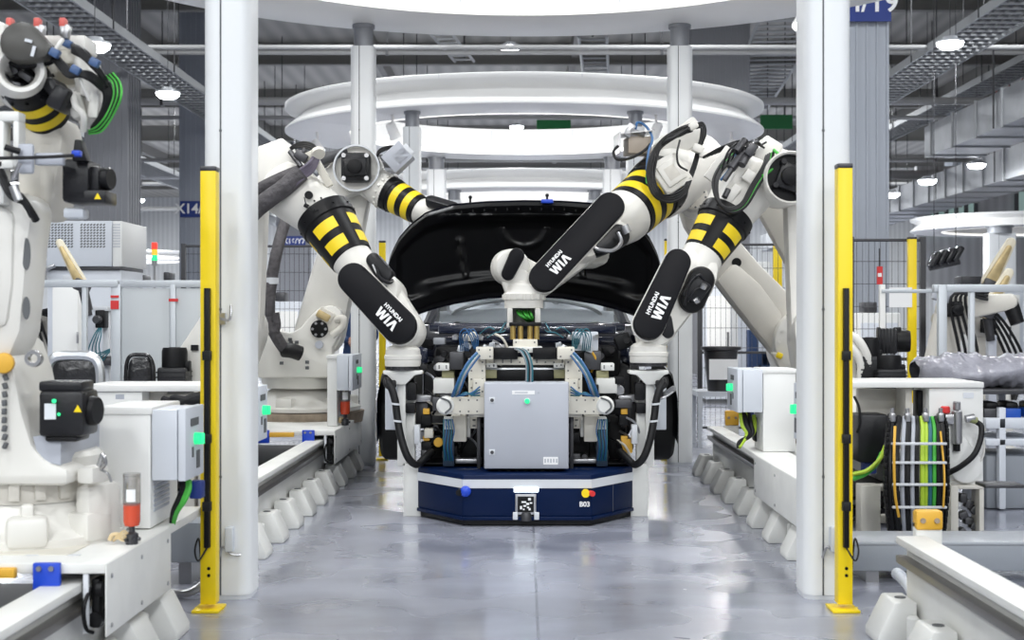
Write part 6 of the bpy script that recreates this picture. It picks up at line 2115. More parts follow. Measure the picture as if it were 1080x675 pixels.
side_box(1, 1.30, 1.455, 8.1, 8.5, .69, .95, 'light grey control box before the wire fence on the right carriage')
for x, y, z, s in ((-1.39, 6.66, .655, -1), (1.39, 6.36, .68, 1)):
    t = thing('box_stand', 'slim grey stand under the control box at the %s front pillar' % ('left' if s < 0 else 'right'), 'stand', (x, y, 0))
    m = MB(); m.bb(x - .02, x + .02, y - .03, y + .03, 0.01, z - .005, .004); m.build('upright', G_BOX, t)
    m = MB(); m.bb(x - .05, x + .05, y - .05, y + .05, 0, .01, .003); m.build('foot_plate', G_BOX, t)


def cabinet(s, x0, x1, y0, y1, z0, z1, label, vent=True):
    t = thing('white_cabinet', label, 'cabinet', ((x0 + x1) / 2, (y0 + y1) / 2, z0), 0, 'white cabinets on the carriages')
    a, b = min(x0, x1), max(x0, x1)
    m = MB(); m.bb(a, b, y0, y1, z0, z1 - .012, .006); m.build('body', W_CAB, t)
    m = MB(); m.bb(a - .008, b + .008, y0 - .008, y1 + .008, z1 - .03, z1, .006); m.build('top_cover', W_CAB, t)
    if vent:
        xi = b if s < 0 else a
        m = MB()
        for k in range(11):
            z = z0 + .06 + .018 * k
            m.bb(xi - .002, xi + .004, y0 + .04, y0 + .26, z, z + .010)
        m.build('vent_grille', G_BOX, t)
    return t
cabinet(-1, -1.64, -1.436, 5.1, 5.5, .45, .918, 'white cabinet with vent slots on the near left carriage behind the grease cartridge')
cabinet(-1, -1.50, -1.425, 10.1, 10.55, .446, .985, 'narrow white cabinet behind the far left control box', False)
cabinet(1, 1.46, 1.66, 8.12, 8.42, .446, .955, 'white cabinet behind the right control box under the shoulder of the crossing robot', False)
t = thing('black_cable_drop', 'black and yellow-green cables hanging below the right control box', 'cables', P(778, 465, 8.28))
for k, (mm, d) in enumerate(((HOSE_Y, 0), (RUB, 3), (RUB, 7), (HOSE_Y, 10), (RUB, 13))):
    m = MB(); m.tube([P(781 + d * .6, 434, 8.30), P(783 + d * .7, 448, 8.26), P(788 + d * .4, 458, 8.24), P(783 - d * .2, 466, 8.20), P(779, 472, 8.18)] if k not in (3,) else [P(786, 434, 8.30), P(789, 452, 8.26), P(792, 459, 8.26), P(796, 452, 8.28), P(795, 438, 8.32)], .014, 8)
    m.build('cable', mm, t)
m = MB(); a_, b_ = P(796, 440, 8.33), P(803, 466, 8.33); m.bb(a_.x, b_.x, 8.33, 8.43, b_.z, a_.z, .01); m.build('cable_sheath', RUB, t)
t = thing('cable_drop', 'green and black cables under the near left control box', 'cables', P(195, 515, 5.22))
for k in range(4):
    m = MB(); m.tube([P(199 - 2 * k, 507, 5.26), P(199 - 2 * k, 516, 5.24), P(194 - 2 * k, 528, 5.22), P(186 - k, 540, 5.24), P(181, 556, 5.30)], .012, 8)
    m.build('cable', HOSE_G if k < 2 else RUB, t)
m = MB(); q = P(208, 516, 5.30); m.box(q, (.05, .06, .07), None, .006); m.build('blue_block', SGN, t)
t = thing('cream_pallet', 'pale upright board standing behind the left yellow post', 'board', (-1.68, 7.1, 0.1))
m = MB(); m.bb(-1.80, -1.74, 7.0, 7.05, .0, .62, .004); m.bb(-1.72, -1.665, 7.0, 7.05, .0, .62, .004); m.bb(-1.80, -1.665, 7.05, 7.07, .1, .58); m.build('board', W_CAST, t)

# ------------------------------------------------------------------ right bay equipment behind the yellow post
ZR = 7.55
t = thing('white_cabinet', 'white cabinet with regulators and long top plate right of the yellow post', 'cabinet', (2.35, ZR + .2, .33), 0, 'white cabinets on the carriages')
def slab(m, x0, x1, y0, y1, z, d, bev=.005):
    a, b = P(x0, y0, z), P(x1, y1, z); m.bb(a.x, b.x, z, z + d, b.z, a.z, bev); return m
slab(MB(), 896, 1038, 403, 409, ZR - .02, .55, .004).build('top_plate', W_CAB, t)
m = slab(MB(), 980, 1037, 409, 512, ZR, .3); slab(m, 1012, 1038, 512, 516, ZR, .3); m.build('body', W_CAB, t)
m = slab(MB(), 905, 955, 410, 440, ZR + .25, .05); slab(m, 955, 962, 409, 440, ZR + .05, .2); m.build('inner_panel', W_CAST, t)
slab(MB(), 968, 980, 412, 442, ZR + .12, .1).build('recess', BLK, t)
slab(MB(), 1016, 1027, 414, 420, ZR - .003, .003, 0).build('rating_plate', PCB, t)
m = MB(); q = P(998, 450, ZR)
m.link(P(1000, 455, ZR - .02), P(1018, 492, ZR - .02), R(10, ZR), R(18, ZR), .05, CAMSIDE, 0, .02); m.build('apron', W_CAB, t)
m = MB(); q = P(1009, 442, ZR - .06)
m.cyl(q + Vector((0, 0, -.14)), q + Vector((0, 0, .05)), .03, seg=18, bevel=.008); m.cyl(q + Vector((0, 0, .05)), q + Vector((0, 0, .10)), .022, seg=16, bevel=.005); m.box(q + Vector((-.05, .01, 0)), (.12, .06, .06), None, .01)
m.cyl(q + Vector((.05, 0, .0)), q + Vector((.10, 0, .01)), .022, seg=14)
fr_ = m.build('air_regulator', STEEL, t)
m = MB(); m.cyl(q + Vector((0, -.0, -.18)), q + Vector((0, 0, -.14)), .02, seg=14); m.build('drain', BLK, fr_)
m = MB(); q2 = P(997, 436, ZR - .06); m.cyl(q2, q2 + Vector((0, 0, .04)), .026, seg=16, bevel=.006); m.build('red_knob', RED, fr_)
cable(t, [P(1030, 445, ZR - .06), P(1035, 450, ZR - .08), P(1034, 464, ZR - .1), P(1027, 480, ZR - .12), P(1013, 492, ZR - .1), P(1000, 499, ZR - .05)], .016, RUB, 'black_hose', 10)
cable(t, [P(1036, 455, ZR - .03), P(1037, 480, ZR - .04), P(1022, 500, ZR - .02), P(1002, 510, ZR - .0)], .007, HOSE_W, 'thin_hose')
m = MB(); m.cyl(P(1020, 441, ZR - .06), P(1030, 444, ZR - .06), .02, seg=12); m.build('hose_nut', mat('nut_olive', (.25, .27, .12), .5), t)
t = thing('equipment_stand', 'cream column stand with side frame below the regulator cabinet', 'stand', (2.25, ZR, 0))
m = slab(MB(), 908, 929, 512, 590, ZR - .05, .12); m.build('column', W_CAST, t)
m = slab(MB(), 929, 1000, 512, 518, ZR, .1); slab(m, 929, 995, 544, 552, ZR + .05, .08); m.build('cross_rail', W_CAST, t)
m = slab(MB(), 1003, 1011, 512, 585, ZR - .05, .14); slab(m, 1011, 1038, 512, 516, ZR - .05, .14); slab(m, 1033, 1038, 516, 572, ZR - .05, .14); slab(m, 990, 1003, 518, 585, ZR - .0, .1); m.build('side_frame', W_CAST, t)
m = MB()
for k in range(8):
    m.box(P(1015 + (k % 3) * 6, 525 + 6 * k, ZR + .05), (.04, .06, .05), (0, .4 * k, 0), .006)
m.build('valve_cluster', DSTEEL, t)
m = slab(MB(), 905, 937, 437, 488, ZR + .05, .2, .015); m.cyl(P(935, 460, ZR + .1), P(940, 460, ZR + .1), .06, seg=18); m.build('gear_motor', BLK_M, t)
cable(t, [P(900, 505, ZR - .05), P(912, 500, ZR - .08), P(924, 490, ZR - .08), P(930, 478, ZR - .02)], .014, HOSE_G)
cable(t, [P(900, 500, ZR - .07), P(915, 496, ZR - .1), P(928, 484, ZR - .1), P(934, 470, ZR - .04)], .012, HOSE_Y)
cable(t, [P(901, 418, ZR), P(906, 430, ZR - .02), P(907, 446, ZR - .02), P(904, 456, ZR)], .008, RUB)
m = slab(MB(), 912, 925, 488, 500, ZR + .08, .1, .01); m.build('blue_valve', SGN, t)
# cable chain loop
t = thing('cable_chain', 'curved cable chain loop of black, grey and green cables with grey bars', 'cable chain', (2.14, 7.3, 0.02))
ch = lambda x, k: [P(x, 440, 7.36), P(x + .10 * (x - 960), 452, 7.30), P(x + .14 * (x - 966), 470, 7.24), P(x + .16 * (x - 968), 495, 7.2), P(x + .16 * (x - 968), 520, 7.2), P(x + .08 * (x - 968), 545, 7.26), P(x, 566, 7.36), P(x, 576, 7.5)]
CH = [(942, RUB, .016), (948, RUB, .018), (954, G_BOX, .013), (958, RUB, .016), (963, G_BOX, .012), (967, RUB, .013), (972, HOSE_Y, .013), (975.5, HOSE_Y, .010), (979, HOSE_T, .012), (983, HOSE_G, .011), (987, RUB, .014), (991, RUB, .016)]
for k, (x, mm, r) in enumerate(CH):
    m = MB(); m.tube(ch(x, k), r, 8); m.build('cable', mm, t)
m = MB()
for i in range(22):
    for x in (938.5, 995):
        pp = ch(x, 0); a = i / 21 * 6.0; j = int(a); q = pp[j].lerp(pp[min(j + 1, 7)], a - j)
        m.box(q, (.016, .04, .036), None, .004)
m.build('chain_link', BLK, t)
for k, y in enumerate((468, 488, 511, 535)):
    pp = [P(940 + (0 if k == 0 else 1), y, 7.17), P(998.5, y, 7.17)]
    m = MB(); m.box((pp[0] + pp[1]) / 2, ((pp[1] - pp[0]).x, .02, .014), None, .004); m.build('cross_bar', STRIPE_S, t)
for k, x in enumerate((941, 957, 976, 992)):
    q = P(x, 440, 7.33); m = MB(); m.box(q, (.03, .04, .05), None, .006); m.cyl(q, q + Vector((0, 0, .05)), .012, seg=10); m.build('strain_clamp', STEEL, t)
m = MB(); m.tube([P(944, 450, 7.2), P(943, 480, 7.1), P(944, 520, 7.1), P(948, 545, 7.15)], .008, 6); m.tube([P(992, 455, 7.25), P(996, 500, 7.15), P(995, 535, 7.15)], .006, 6); m.build('yellow_wire', ORY, t)
# table plate and housing behind the left yellow post
t = thing('white_cabinet', 'low white cabinet with long top plate behind left yellow post', 'cabinet', (-2.25, 7.9, .33), 0, 'white cabinets on the carriages')
ZL = 7.85
slab(MB(), 88, 222, 406, 413, ZL - .02, .5, .004).build('top_plate', W_CAB, t)
m = slab(MB(), 96, 150, 413, 487, ZL, .3); m.build('body', W_CAB, t)
slab(MB(), 150, 172, 413, 445, ZL + .15, .1).build('inner_panel', W_CAST, t)
m = MB(); a_, b_ = P(122, 416, ZL), P(131, 421, ZL); m.bb(a_.x, b_.x, ZL - .003, ZL, b_.z, a_.z); m.build('print', G_BOX, t)
for k in range(4):
    cable(t, [P(172 + 3 * k, 421 + k, ZL - .02), P(184, 426 - 2 * k, ZL - .06), P(200, 420 + k, ZL - .04), P(214, 416 + 2 * k, ZL)], .022, RUB, 'black_hose')
m = MB(); m.bb(-2.3, -1.95, 8.1, 8.3, .33, .8); m.build('support', W_CAST, t)
# ================================================================== SURROUNDING BAYS
# ------------------------------------------------------------------ aluminium guard frames with grey panels (left bay)
def slab2(m, x0, x1, y0, y1, z, d, bev=.005):
    a, b = P(x0, y0, z), P(x1, y1, z); m.bb(a.x, b.x, z, z + d, b.z, a.z, bev); return m
ZG = 9.9
t = thing('guard_frame', 'grey aluminium guard fence with panels and red tape in the left bay', 'guard fence', (-3.2, ZG, 0), 0, 'aluminium guard fences')
m = slab2(MB(), 24, 124, 295, 303, ZG, .05); m.build('top_rail', ALU_P, t)
m = slab2(MB(), 126, 216, 295.5, 303, ZG + .02, .05); m.build('top_rail', ALU_P, t)
for x0, x1 in ((24, 28), (117, 127), (179, 185), (86, 91)):
    m = slab2(MB(), x0, x1, 300, 501, ZG + .01, .05); m.build('post', ALU_P, t)
slab2(MB(), 128, 179, 304, 470, ZG + .03, .012).build('grey_panel', PANEL, t)
slab2(MB(), 185, 216, 304, 470, ZG + .03, .012).build('grey_panel', PANEL, t)
m = slab2(MB(), 116.5, 125, 311.5, 314, ZG + .0, .05, 0); slab2(m, 116.5, 125, 317, 326, ZG + .0, .05, 0); slab2(m, 178, 187, 315, 318, ZG + .005, .05, 0); m.build('red_tape', RED, t)
# cooling unit on its cabinet
ZA = 12.4
t = thing('cooling_unit', 'light grey cooling unit with slotted grille on top of a tall cabinet', 'cooling unit', (P(90, 0, ZA).x, ZA + .4, 0))
slab2(MB(), 49, 118, 233, 281, ZA, .85, .01).build('unit_housing', G_BOX2, t)
m = MB(); a_, b_ = P(118, 233, ZA), P(128, 281, ZA); m.bb(a_.x + .001, b_.x, ZA + .02, ZA + .83, b_.z, a_.z, .006); m.build('side_cowl', W_CAB, t)
m = MB()
for gx, n in ((52, 8), (86, 8)):
    m = MB()
    for i in range(n):
        for j in range(9):
            q = P(gx + i * 3.4, 237 + j * 2.9, ZA)
            m.box(q, (.022, .006, .012), (0, -.6, 0))
    m.build('slot_grille', SEAM, t)
m = MB()
for i in range(4):
    for j in range(9):
        q = P(120 + i * 2, 237 + j * 2.9, ZA + .02); m.box(q, (.010, .006, .016))
m.build('side_grille', G_BOX, t)
slab2(MB(), 49, 127, 281, 285, ZA + .03, .75).build('base_frame', DSTEEL, t)
slab2(MB(), 50, 128, 285, 462, ZA + .05, .7, .006).build('cabinet_body', G_BOX2, t)
slab2(MB(), 66, 84, 290, 298, ZA + .03, .03, .003).build('display', STRIPE_S, t)
m = MB(); m.tube([P(47, 300, ZA), P(48, 286, ZA), P(53, 282, ZA), P(58, 280, ZA)], .02, 8); m.build('pipe', STEEL, t)
t = thing('white_door_panel', 'tall white panel standing inside the left guard frame', 'panel', (P(70, 0, 11.4).x, 11.4, 0))
m = slab2(MB(), 55, 82, 303, 495, 11.4, .3, .008); m.build('panel', W_CAB, t)
slab2(MB(), 80.5, 82, 350, 362, 11.37, .03, .002).build('handle', STEEL, t)
t = thing('camera_bracket', 'black camera box with teal hoses on a post in the left bay', 'camera', P(104, 336, 10.6))
slab2(MB(), 100, 110, 327, 346, 10.6, .12, .01).build('camera_housing', BLK, t)
m = slab2(MB(), 108, 114, 326, 501, 10.72, .08); slab2(m, 98, 112, 323, 328, 10.62, .18); m.build('post', STRIPE_S, t)
m = MB(); q = P(104, 337, 10.6); m.cyl(q + Vector((0, -.06, 0)), q, .035, seg=18, bevel=.01); m.build('lens', DSTEEL, t)
for k in range(4):
    cable(t, [P(104 + k, 346, 10.6), P(99 + 2.5 * k, 354, 10.56), P(94 + 3.5 * k, 366, 10.56), P(93 + 5 * k, 374 + 2 * k, 10.58), P(106 + 2 * k, 372 + k, 10.58), P(116, 368 + k, 10.62)], .005, HOSE_T, 'hose')
m = slab2(MB(), 90, 118, 376, 386, 10.6, .2, .02); m.build('tray', DSTEEL, t)
# plastic wrapped black seat parts
def seat_part(x0, x1, y0, y1, z, label, rim):
    t = thing('wrapped_seat_cushion', label, 'seat back', P((x0 + x1) / 2, y1, z), 0, 'plastic-wrapped black seat backs')
    w = R(x1 - x0, z); h = R(y1 - y0, z); c = P((x0 + x1) / 2, y1, z)
    def out(i, k):
        pts = []
        for j in range(24):
            a = PI * j / 23
            pts.append((-math.cos(a) * abs(math.cos(a)) ** -.55 * w / 2 * k if abs(math.cos(a)) > 1e-4 else 0, math.sin(a) ** .5 * h * k))
        return [(-w / 2 * k, 0)] + pts[1:-1] + [(w / 2 * k, 0)]
    M = Matrix(((1, 0, 0, c.x), (0, 0, -1, z + .06), (0, 1, 0, c.z), (0, 0, 0, 1)))
    m = MB(); m.prism(out(0, .9), .14, M, .03); m.build('cushion', WRAPB, t)
    m = MB()
    o_ = [Vector((x, 0, y)) for x, y in out(0, .97)]
    m.tube([Vector((c.x + p.x, z - .0, c.z + p.z)) for p in o_], rim, 8, False); m.build('edge_tube', ALU if rim > .02 else WRAPB, t)
    m = MB()
    for s in (-1, 1):
        m.bb(c.x + s * w * .35 - .02, c.x + s * w * .35 + .02, z + .04, z + .10, 0, c.z + .05)
    m.build('stand', DSTEEL, t)
seat_part(49, 107, 374, 410, 9.0, 'black seat back with silver rim under plastic, beside near robot motor', .034)
seat_part(132, 162, 373, 410, 9.2, 'small black plastic-wrapped seat back left of the robot motors', .014)
t = thing('plug_cable', 'black cable loop with plug hanging before the grey panel', 'cable', P(200, 375, 9.6))
m = MB(); m.tube([P(212, 367, 9.6), P(205, 366, 9.6), P(196, 371, 9.6), P(192, 379, 9.6), P(196, 385, 9.6), P(205, 379, 9.6), P(208, 371, 9.6)], .009, 8); m.build('loop', RUB, t)
m = MB(); m.cyl(P(206, 370, 9.6), P(213, 364, 9.6), .03, seg=12); m.box(P(214, 366, 9.62), (.05, .5, .04)); m.build('plug', BLK, t)
# gold padded paddles
def paddle(x0, y0, x1, y1, z, w, label, arm=True):
    t = thing('gold_paddle', label, 'gripper paddle', P(x1, y1, z), 0, 'gold gripper paddles')
    a, b = P(x0, y0, z), P(x1, y1, z)
    m = MB(); m.link(a.lerp(b, .08), a.lerp(b, .92), R(w * .35, z), R(w * .6, z), .05, (0, -1, 0), 0, .015); m.build('pad', mat('pad_cream', (.70, .64, .50), .4) if 'pad_cream' not in MATS else MATS['pad_cream'], t)
    m = MB(); m.link(a.lerp(b, .2), b, R(w * .2, z), R(w * .45, z), .07, (0, -1, 0), .01, .01); m.build('gold_frame', GOLD, t)
    m = MB(); m.box(b, (.12, .14, .10), (0, .4, 0), .02); m.cyl(b, (b.x + .05, z + .02, b.z - .25), .04, seg=12); m.build('clamp', DSTEEL, t)
    m = MB(); m.bb(b.x + .02, b.x + .10, z, z + .08, 0, b.z - .2, .01); m.build('stand', G_BOX, t)
paddle(61, 252, 87, 301, 11.0, 11, 'single gold paddle leaning before the grey cooling unit')
paddle(1068, 252, 1042, 300, 13.0, 15, 'upper gold paddle above the right guard frame')
paddle(1066, 284, 1040, 330, 12.0, 14, 'lower gold paddle in the right bay, half behind the frame rail')
# signal tower
t = thing('signal_tower', 'red, amber and green signal tower on a pole in the left bay', 'signal lamp', P(163, 300, 16))
for y0, y1, mm, nm in ((256, 263, RED_L, 'red_light'), (263, 269, AMB_L, 'amber_light'), (269, 275, GRN_L, 'green_light')):
    a_, b_ = P(163, y0, 16), P(163, y1, 16); m = MB(); m.cyl(b_, a_, .034, seg=16); m.build(nm, mm, t)
m = MB(); m.cyl((a_.x, 16, 0), P(163, 280, 16), .014, seg=10); m.cyl(P(163, 280, 16), P(163, 275, 16), .034, seg=14); m.build('pole', STEEL, t)
# machines in the far left bay
def machine(x0, x1, ytop, z, d, label, m_=G_BOX2, name='machine_cabinet', group='machine cabinets in the far bays'):
    a, b = P(x0, ytop, z), P(x1, ytop, z)
    t = thing(name, label, 'machine', ((a.x + b.x) / 2, z + d / 2, 0), 0, group)
    m = MB(); m.bb(a.x, b.x, z, z + d, 0.06, a.z, .02); m.build('housing', m_, t)
    w = b.x - a.x; h = a.z
    m = MB(); n = max(1, int(w / .7))
    for i in range(n):
        xx = a.x + w * (i + .06) / n
        m.bb(xx, xx + w / n * .88, z - .02, z, .15, h * .9, .006)
    d_ = m.build('door', W_CAB if m_ is not W_CAB else G_BOX2, t)
    m = MB()
    for i in range(n):
        xx = a.x + w * (i + .8) / n
        m.bb(xx, xx + .03, z - .04, z - .02, h * .45, h * .6)
    m.build('handle', SEAM, d_)
    m = MB(); m.bb(a.x + .03, b.x - .03, z + .03, z + d - .03, 0, .07); m.build('plinth', SEAM, t)
    m = MB(); m.bb(a.x + w * .2, a.x + w * .5, z + .1, z + d * .6, h, h + .15, .02); m.build('top_unit', DSTEEL, t)
machine(140, 160, 300, 20, .8, 'pale machine cabinet below the signal tower, first of the far row')
machine(166, 188, 296, 22, .8, 'pale machine cabinet right of the signal tower')
machine(60, 92, 292, 24, .8, 'grey machine cabinet glimpsed beside the near robot lower arm', DUCT)
machine(330, 352, 318, 19, .6, 'white machine cabinet glimpsed through left wire fence', W_CAB)
machine(282, 316, 318, 21, .8, 'wide pale machine cabinet behind the left wire fence')
machine(744, 772, 300, 20, .8, 'pale machine cabinet behind the right wire fence')
machine(776, 812, 276, 24, .8, 'tall white machine cabinet behind the big right arm', W_CAB)
machine(905, 950, 330, 18, .7, 'low white machine cabinet behind the right far fence', W_CAB)
machine(1000, 1080, 300, 24, .9, 'long pale machine cabinet behind the wrapped plastic bundle')
machine(588, 640, 318, 32, .8, 'white machine cabinet far down the aisle, seen under the hood', W_CAB)
machine(470, 520, 318, 33, .8, 'pale machine cabinet far down the aisle beside the first')
t = thing('plastic_tub', 'dark grey tub behind the fence next to the right control box', 'tub', P(760, 470, 13))
m = MB(); a_ = P(760, 0, 13.2); m.lathe([(0, .55), (.13, .55), (.17, .95), (.20, .96), (.20, .99), (.16, .99), (.12, .6), (0, .6)], (a_.x, 13.2, 0), (0, 0, 1), 24); m.build('tub', DSTEEL, t)
m = MB(); m.bb(a_.x - .25, a_.x + .45, 13.05, 13.6, .50, .55); 
for sx in (-.22, .42):
    for sy in (13.07, 13.57):
        m.bb(a_.x + sx - .02, a_.x + sx + .02, sy - .02, sy + .02, 0, .5)
m.build('table', G_BOX2, t)
m = MB(); m.box((a_.x, 13.01 + .0, .77), (.28, .01, .2)); m.build('paper', TXT, t)
t = thing('navy_cabinet', 'dark blue angular stand behind wire fence above the control box', 'stand', P(805, 400, 15.2))
m = slab2(MB(), 790, 800, 348, 500, 15.2, .2); slab2(m, 800, 818, 372, 385, 15.2, .2); slab2(m, 803, 812, 372, 500, 15.2, .2); m.build('frame', NAVY, t)
# ------------------------------------------------------------------ right bay: guard frame, wrapped bundle on a rack
ZQ = 9.3
t = thing('guard_frame', 'grey aluminium guard frame above the wrapped bundle in the right bay', 'guard fence', (3.2, ZQ, 0), 0, 'aluminium guard fences')
m = slab2(MB(), 985, 1090, 300, 308, ZQ, .05); m.build('top_rail', ALU_P, t)
m = slab2(MB(), 990, 999, 300, 526, ZQ - .01, .05); m.build('post', ALU_P, t)
m = slab2(MB(), 1023, 1028.5, 306, 526, ZQ + .01, .05); m.build('post', ALU_P, t)
m = slab2(MB(), 930, 990, 305, 309, ZQ + .3, .03); m.build('side_rail', ALU_P, t)
m = slab2(MB(), 928, 934, 300, 520, ZQ + .31, .04); m.build('post', W_CAB, t)
t = thing('paper_notice', 'white notice sheet on the right fence', 'notice', P(950, 316, 12.288))
slab2(MB(), 938, 962, 303, 324, 12.288, .01, 0).build('sheet', TXT, t)
t = thing('caution_tag', 'small red and white tag hanging on the right fence', 'tag', P(928, 292, 12.38))
slab2(MB(), 925, 931, 281, 300, 12.38, .015, 0).build('card', RED, t)
m = slab2(MB(), 926, 930, 288, 292, 12.376, .006, 0); m.build('print', TXT, t)
slab2(MB(), 927, 928, 262, 281, 12.385, .008, 0).build('string', RUB, t)
t = thing('parts_rack', 'grey steel rack carrying the plastic-wrapped bundle at the right edge', 'rack', (3.45, 8.8, 0))
for y0, y1 in ((441, 452), (463, 470)):
    m = slab2(MB(), 1040, 1110, y0, y1, 8.7, .6); m.build('shelf', G_BOX2, t)
for x in (1054, 1098):
    m = slab2(MB(), x, x + 7, 430, 537, 8.7, .06); m.build('post', G_BOX2, t)
    m = slab2(MB(), x, x + 7, 412, 537, 9.25, .06); m.build('post', G_BOX2, t)
m = slab2(MB(), 985, 1110, 411, 416, 8.72, .6); m.build('top_shelf', DSTEEL, t)
slab2(MB(), 1040, 1110, 480, 537, 8.78, .5, .02).build('base_box', MATS['trunk_grey'], t)
t = thing('wrapped_bundle', 'grey plastic-wrapped long bundle lying on the rack at right', 'bundle', P(1040, 411, 9))
c0, c1 = P(968, 392, 9.0), P(1115, 393, 9.0)
m = MB()
def wr(u, v):
    a = 2 * PI * v
    p = c0.lerp(c1, u)
    k = .55 + .45 * min(1, u * 7) ** .5
    ry = .22 * k * (1 + .08 * math.sin(9 * u + 3 * a)); rz = R(18.5, 9.0) * k * (1 + .10 * math.sin(14 * u + 2 * a) + .05 * math.sin(31 * u) + .05 * math.sin(57 * u + 5 * a) + .04 * math.sin(83 * u - 7 * a))
    return p + Vector((0, math.cos(a) * ry + .08, max(-R(18.5, 9.0), math.sin(a) * rz)))
m.grid(wr, 130, 48); m.build('wrap', WRAP, t)
for k, x in enumerate((1047, 1068, 1092)):
    t = thing('parts_bin', ['blue parts bin nearest the regulator cabinet on the rack', 'blue parts bin in the middle of the rack', 'blue parts bin at the photo edge'][k], 'bin', P(x, 441, 8.8), 0, 'blue bins on the rack')
    m = slab2(MB(), x - 9, x + 9, 431, 441, 8.75, .3, .004); m.build('bin', BLUE_BIN if k else DSTEEL, t)
    m = slab2(MB(), x - 7, x + 7, 424, 432, 8.8, .2, .02); m.build('contents', RUB, t)
t = thing('seat_carrier', 'row of dark seat parts on a hanging carrier under the distant canopy', 'carrier', P(1000, 275, 24))
m = MB()
for k in range(4):
    q = P(985 + 8 * k, 274 - 2 * k, 24); m.box(q, (.10, .3, .30), (0, .5, 0), .03)
m.build('seat_part', WRAPB, t)
m = MB(); m.tube([P(980, 283, 24), P(1012, 276, 24)], .05, 6, False); 
for x in (985, 1008):
    m.tube([P(x, 280, 24), (P(x, 280, 24).x, 24, CEIL_Z)], .007, 5, False)
m.build('carrier_bar', DSTEEL, t)
# small robots in the right bay
def far_robot(x, y, z, h, label, flip=1):
    b = P(x, y, z); b.z = 0
    t = thing('small_robot', label, 'robot', b, 0, 'small robots in the far bays')
    m = MB(); m.lathe([(0, 0), (.22, 0), (.22, .05), (.16, .08), (.15, .5), (.18, .52), (.18, .62), (0, .64)], b, (0, 0, 1), 24); m.build('base', W_ROB, t)
    s, e = b + Vector((0, 0, .62)), b + Vector((.12 * flip, 0, h))
    m = MB(); m.link(s, e, .15, .11, .16, (0, -1, 0), 0, .03); m.build('lower_arm', W_CAST, t)
    for k in range(4):
        cable(t, [s + Vector((.1, -.16 - .02 * k, -.1)), s.lerp(e, .4) + Vector((.1 + .05 * k, -.2, 0)), e + Vector((-.05 + .04 * k, -.2, .1)), e + Vector((.25 * flip, -.25, .08 + .03 * k))], .014, RUB)
    w = e + Vector((.45 * flip, -.2, .06)); m = MB(); m.link(e, w, .12, .07, .16, (0, -1, 0), 0, .03); m.build('forearm', W_CAST, t)
    m = MB(); m.box(e + Vector((-.1 * flip, -.12, .12)), (.16, .1, .12), (0, .3, 0), .02); m.build('valve_box', G_BOX, t)
    m = MB(); m.lathe([(0, 0), (.07, 0), (.06, .2), (0, .2)], w, (.3 * flip, -.2, -1), 18); m.build('wrist', BLK, t)
    servo(t, e + Vector((0, -.08, 0)), (0, -1, 0), .12, .16)
far_robot(987, 400, 11.6, 1.35, 'small cream robot behind the right guard frame, left of its post', 1)
far_robot(1050, 400, 12.4, 1.2, 'small cream robot under the gold paddles in the right bay', -1)
far_robot(30, 400, 13.5, 1.2, 'small white robot partly wrapped beyond the near robot', 1)
# ------------------------------------------------------------------ worker between robot and pillar
PZ = 14.3
px_ = P(376, 0, PZ).x
per = thing('person', 'person in navy work clothes standing with bent arm between left robot and rear pillar', 'person', (px_, PZ, 0))
def skin_mesh(name, verts, edges, radii, m_, parent, root=0, sub=2):
    me = bpy.data.meshes.new(name); me.from_pydata([tuple(v) for v in verts], edges, [])
    o = bpy.data.objects.new(name, me); COL.objects.link(o)
    md = o.modifiers.new('skin', 'SKIN'); md.use_smooth_shade = True
    for i, r in enumerate(radii):
        me.skin_vertices[0].data[i].radius = (r, r) if not isinstance(r, tuple) else r
        me.skin_vertices[0].data[i].use_root = (i == root)
    o.modifiers.new('sub', 'SUBSURF').levels = sub
    dg = bpy.context.evaluated_depsgraph_get()
    nm = bpy.data.meshes.new_from_object(o.evaluated_get(dg))
    bpy.data.objects.remove(o)
    nm.transform(WM[parent.name].inverted())
    nm.materials.clear(); nm.materials.append(m_)
    r = bpy.data.objects.new(name, nm); COL.objects.link(r); r.parent = parent; WM[r.name] = WM[parent.name]
    return r
X, Y = px_, PZ
S = .93
pv = lambda x, y, z: (X + x * S, Y + y * S, z * S)
V = [pv(0, 0, .92), pv(0, -.01, 1.08), pv(0, 0, 1.28), pv(0, .01, 1.42), pv(0, 0, 1.50), pv(0, -.02, 1.58), pv(0, -.01, 1.68),
     pv(.17, 0, 1.38), pv(.22, -.03, 1.14), pv(.10, -.24, 1.10), pv(-.17, 0, 1.38), pv(-.23, -.02, 1.14), pv(-.06, -.24, 1.12),
     pv(.10, 0, .88), pv(.11, -.01, .48), pv(.11, .02, .08), pv(.11, -.14, .035), pv(-.10, 0, .88), pv(-.11, -.01, .48), pv(-.11, .02, .08), pv(-.11, -.14, .035)]
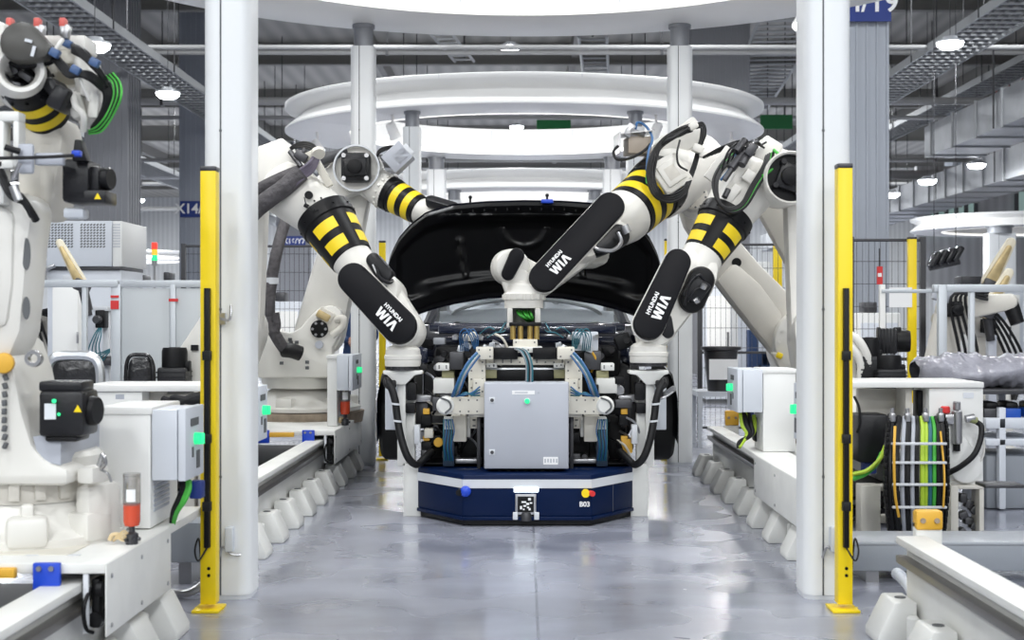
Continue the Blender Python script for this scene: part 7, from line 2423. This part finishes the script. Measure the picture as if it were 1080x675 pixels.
E = [(0, 1), (1, 2), (2, 3), (3, 4), (4, 5), (5, 6), (3, 7), (7, 8), (8, 9), (3, 10), (10, 11), (11, 12), (0, 13), (13, 14), (14, 15), (15, 16), (0, 17), (17, 18), (18, 19), (19, 20)]
RAD = [(.15, .11), (.135, .10), (.16, .11), (.11, .085), .05, .085, .075, .065, .05, .035, .065, .05, .035, .085, .06, .045, .04, .085, .06, .045, .04]
skin_mesh('body', V, E, RAD, NAVY, per)
def hand(side):
    w = Vector(V[9] if side > 0 else V[12]); d = Vector((-.10 * side, -.03, .0)).normalized()
    vs, es, rr = [w, w + d * .04, w + d * .08], [(0, 1), (1, 2)], [.028, .034, .032]
    for k in range(4):
        b = len(vs); o_ = Vector((0, -.012 + .0 * k, .027 - .018 * k))
        L = (.058, .068, .064, .05)[k]
        vs += [w + d * .085 + o_, w + d * (.085 + L * .55) + o_ + Vector((0, -.008, -.004)), w + d * (.085 + L) + o_ + Vector((0, -.0, -.016))]
        es += [(2, b), (b, b + 1), (b + 1, b + 2)]; rr += [.0105, .0095, .008]
    b = len(vs); vs += [w + d * .03 + Vector((0, -.035, .02)), w + d * .07 + Vector((0, -.05, .03))]; es += [(1, b), (b, b + 1)]; rr += [.012, .010]
    skin_mesh('hand', vs, es, rr, SKIN, per)
hand(1); hand(-1)
m = MB(); hc = Vector(pv(0, -.03, 1.60))
m.ball(hc, .092 * S, (.85, 1, 1.25)); m.ball(hc + Vector((0, -.088, -.01)) * S, .016, (.8, 1, 1.5))
for s in (-1, 1):
    m.ball(hc + Vector((s * .08, .01, 0)) * S, .02, (.5, 1, 1.5))
m.build('face', SKIN, per)
m = MB()
m.grid(lambda u, v: hc + Vector((math.sin((u - .5) * 2.4) * .084, -math.cos((u - .5) * 2.4) * .10 - .004, -.085 + .085 * v)) * S, 12, 6); m.build('face_mask', TXT, per)
m = MB(); m.ball(hc + Vector((0, .018, .03)), .098 * S, (.9, 1, 1.15)); m.build('hair', HAIR, per)
m = MB()
for s in (-1, 1):
    m.ball(hc + Vector((s * .034, -.085, .022)) * S, .011, (1.2, .6, .7))
m.build('eye', HAIR, per)
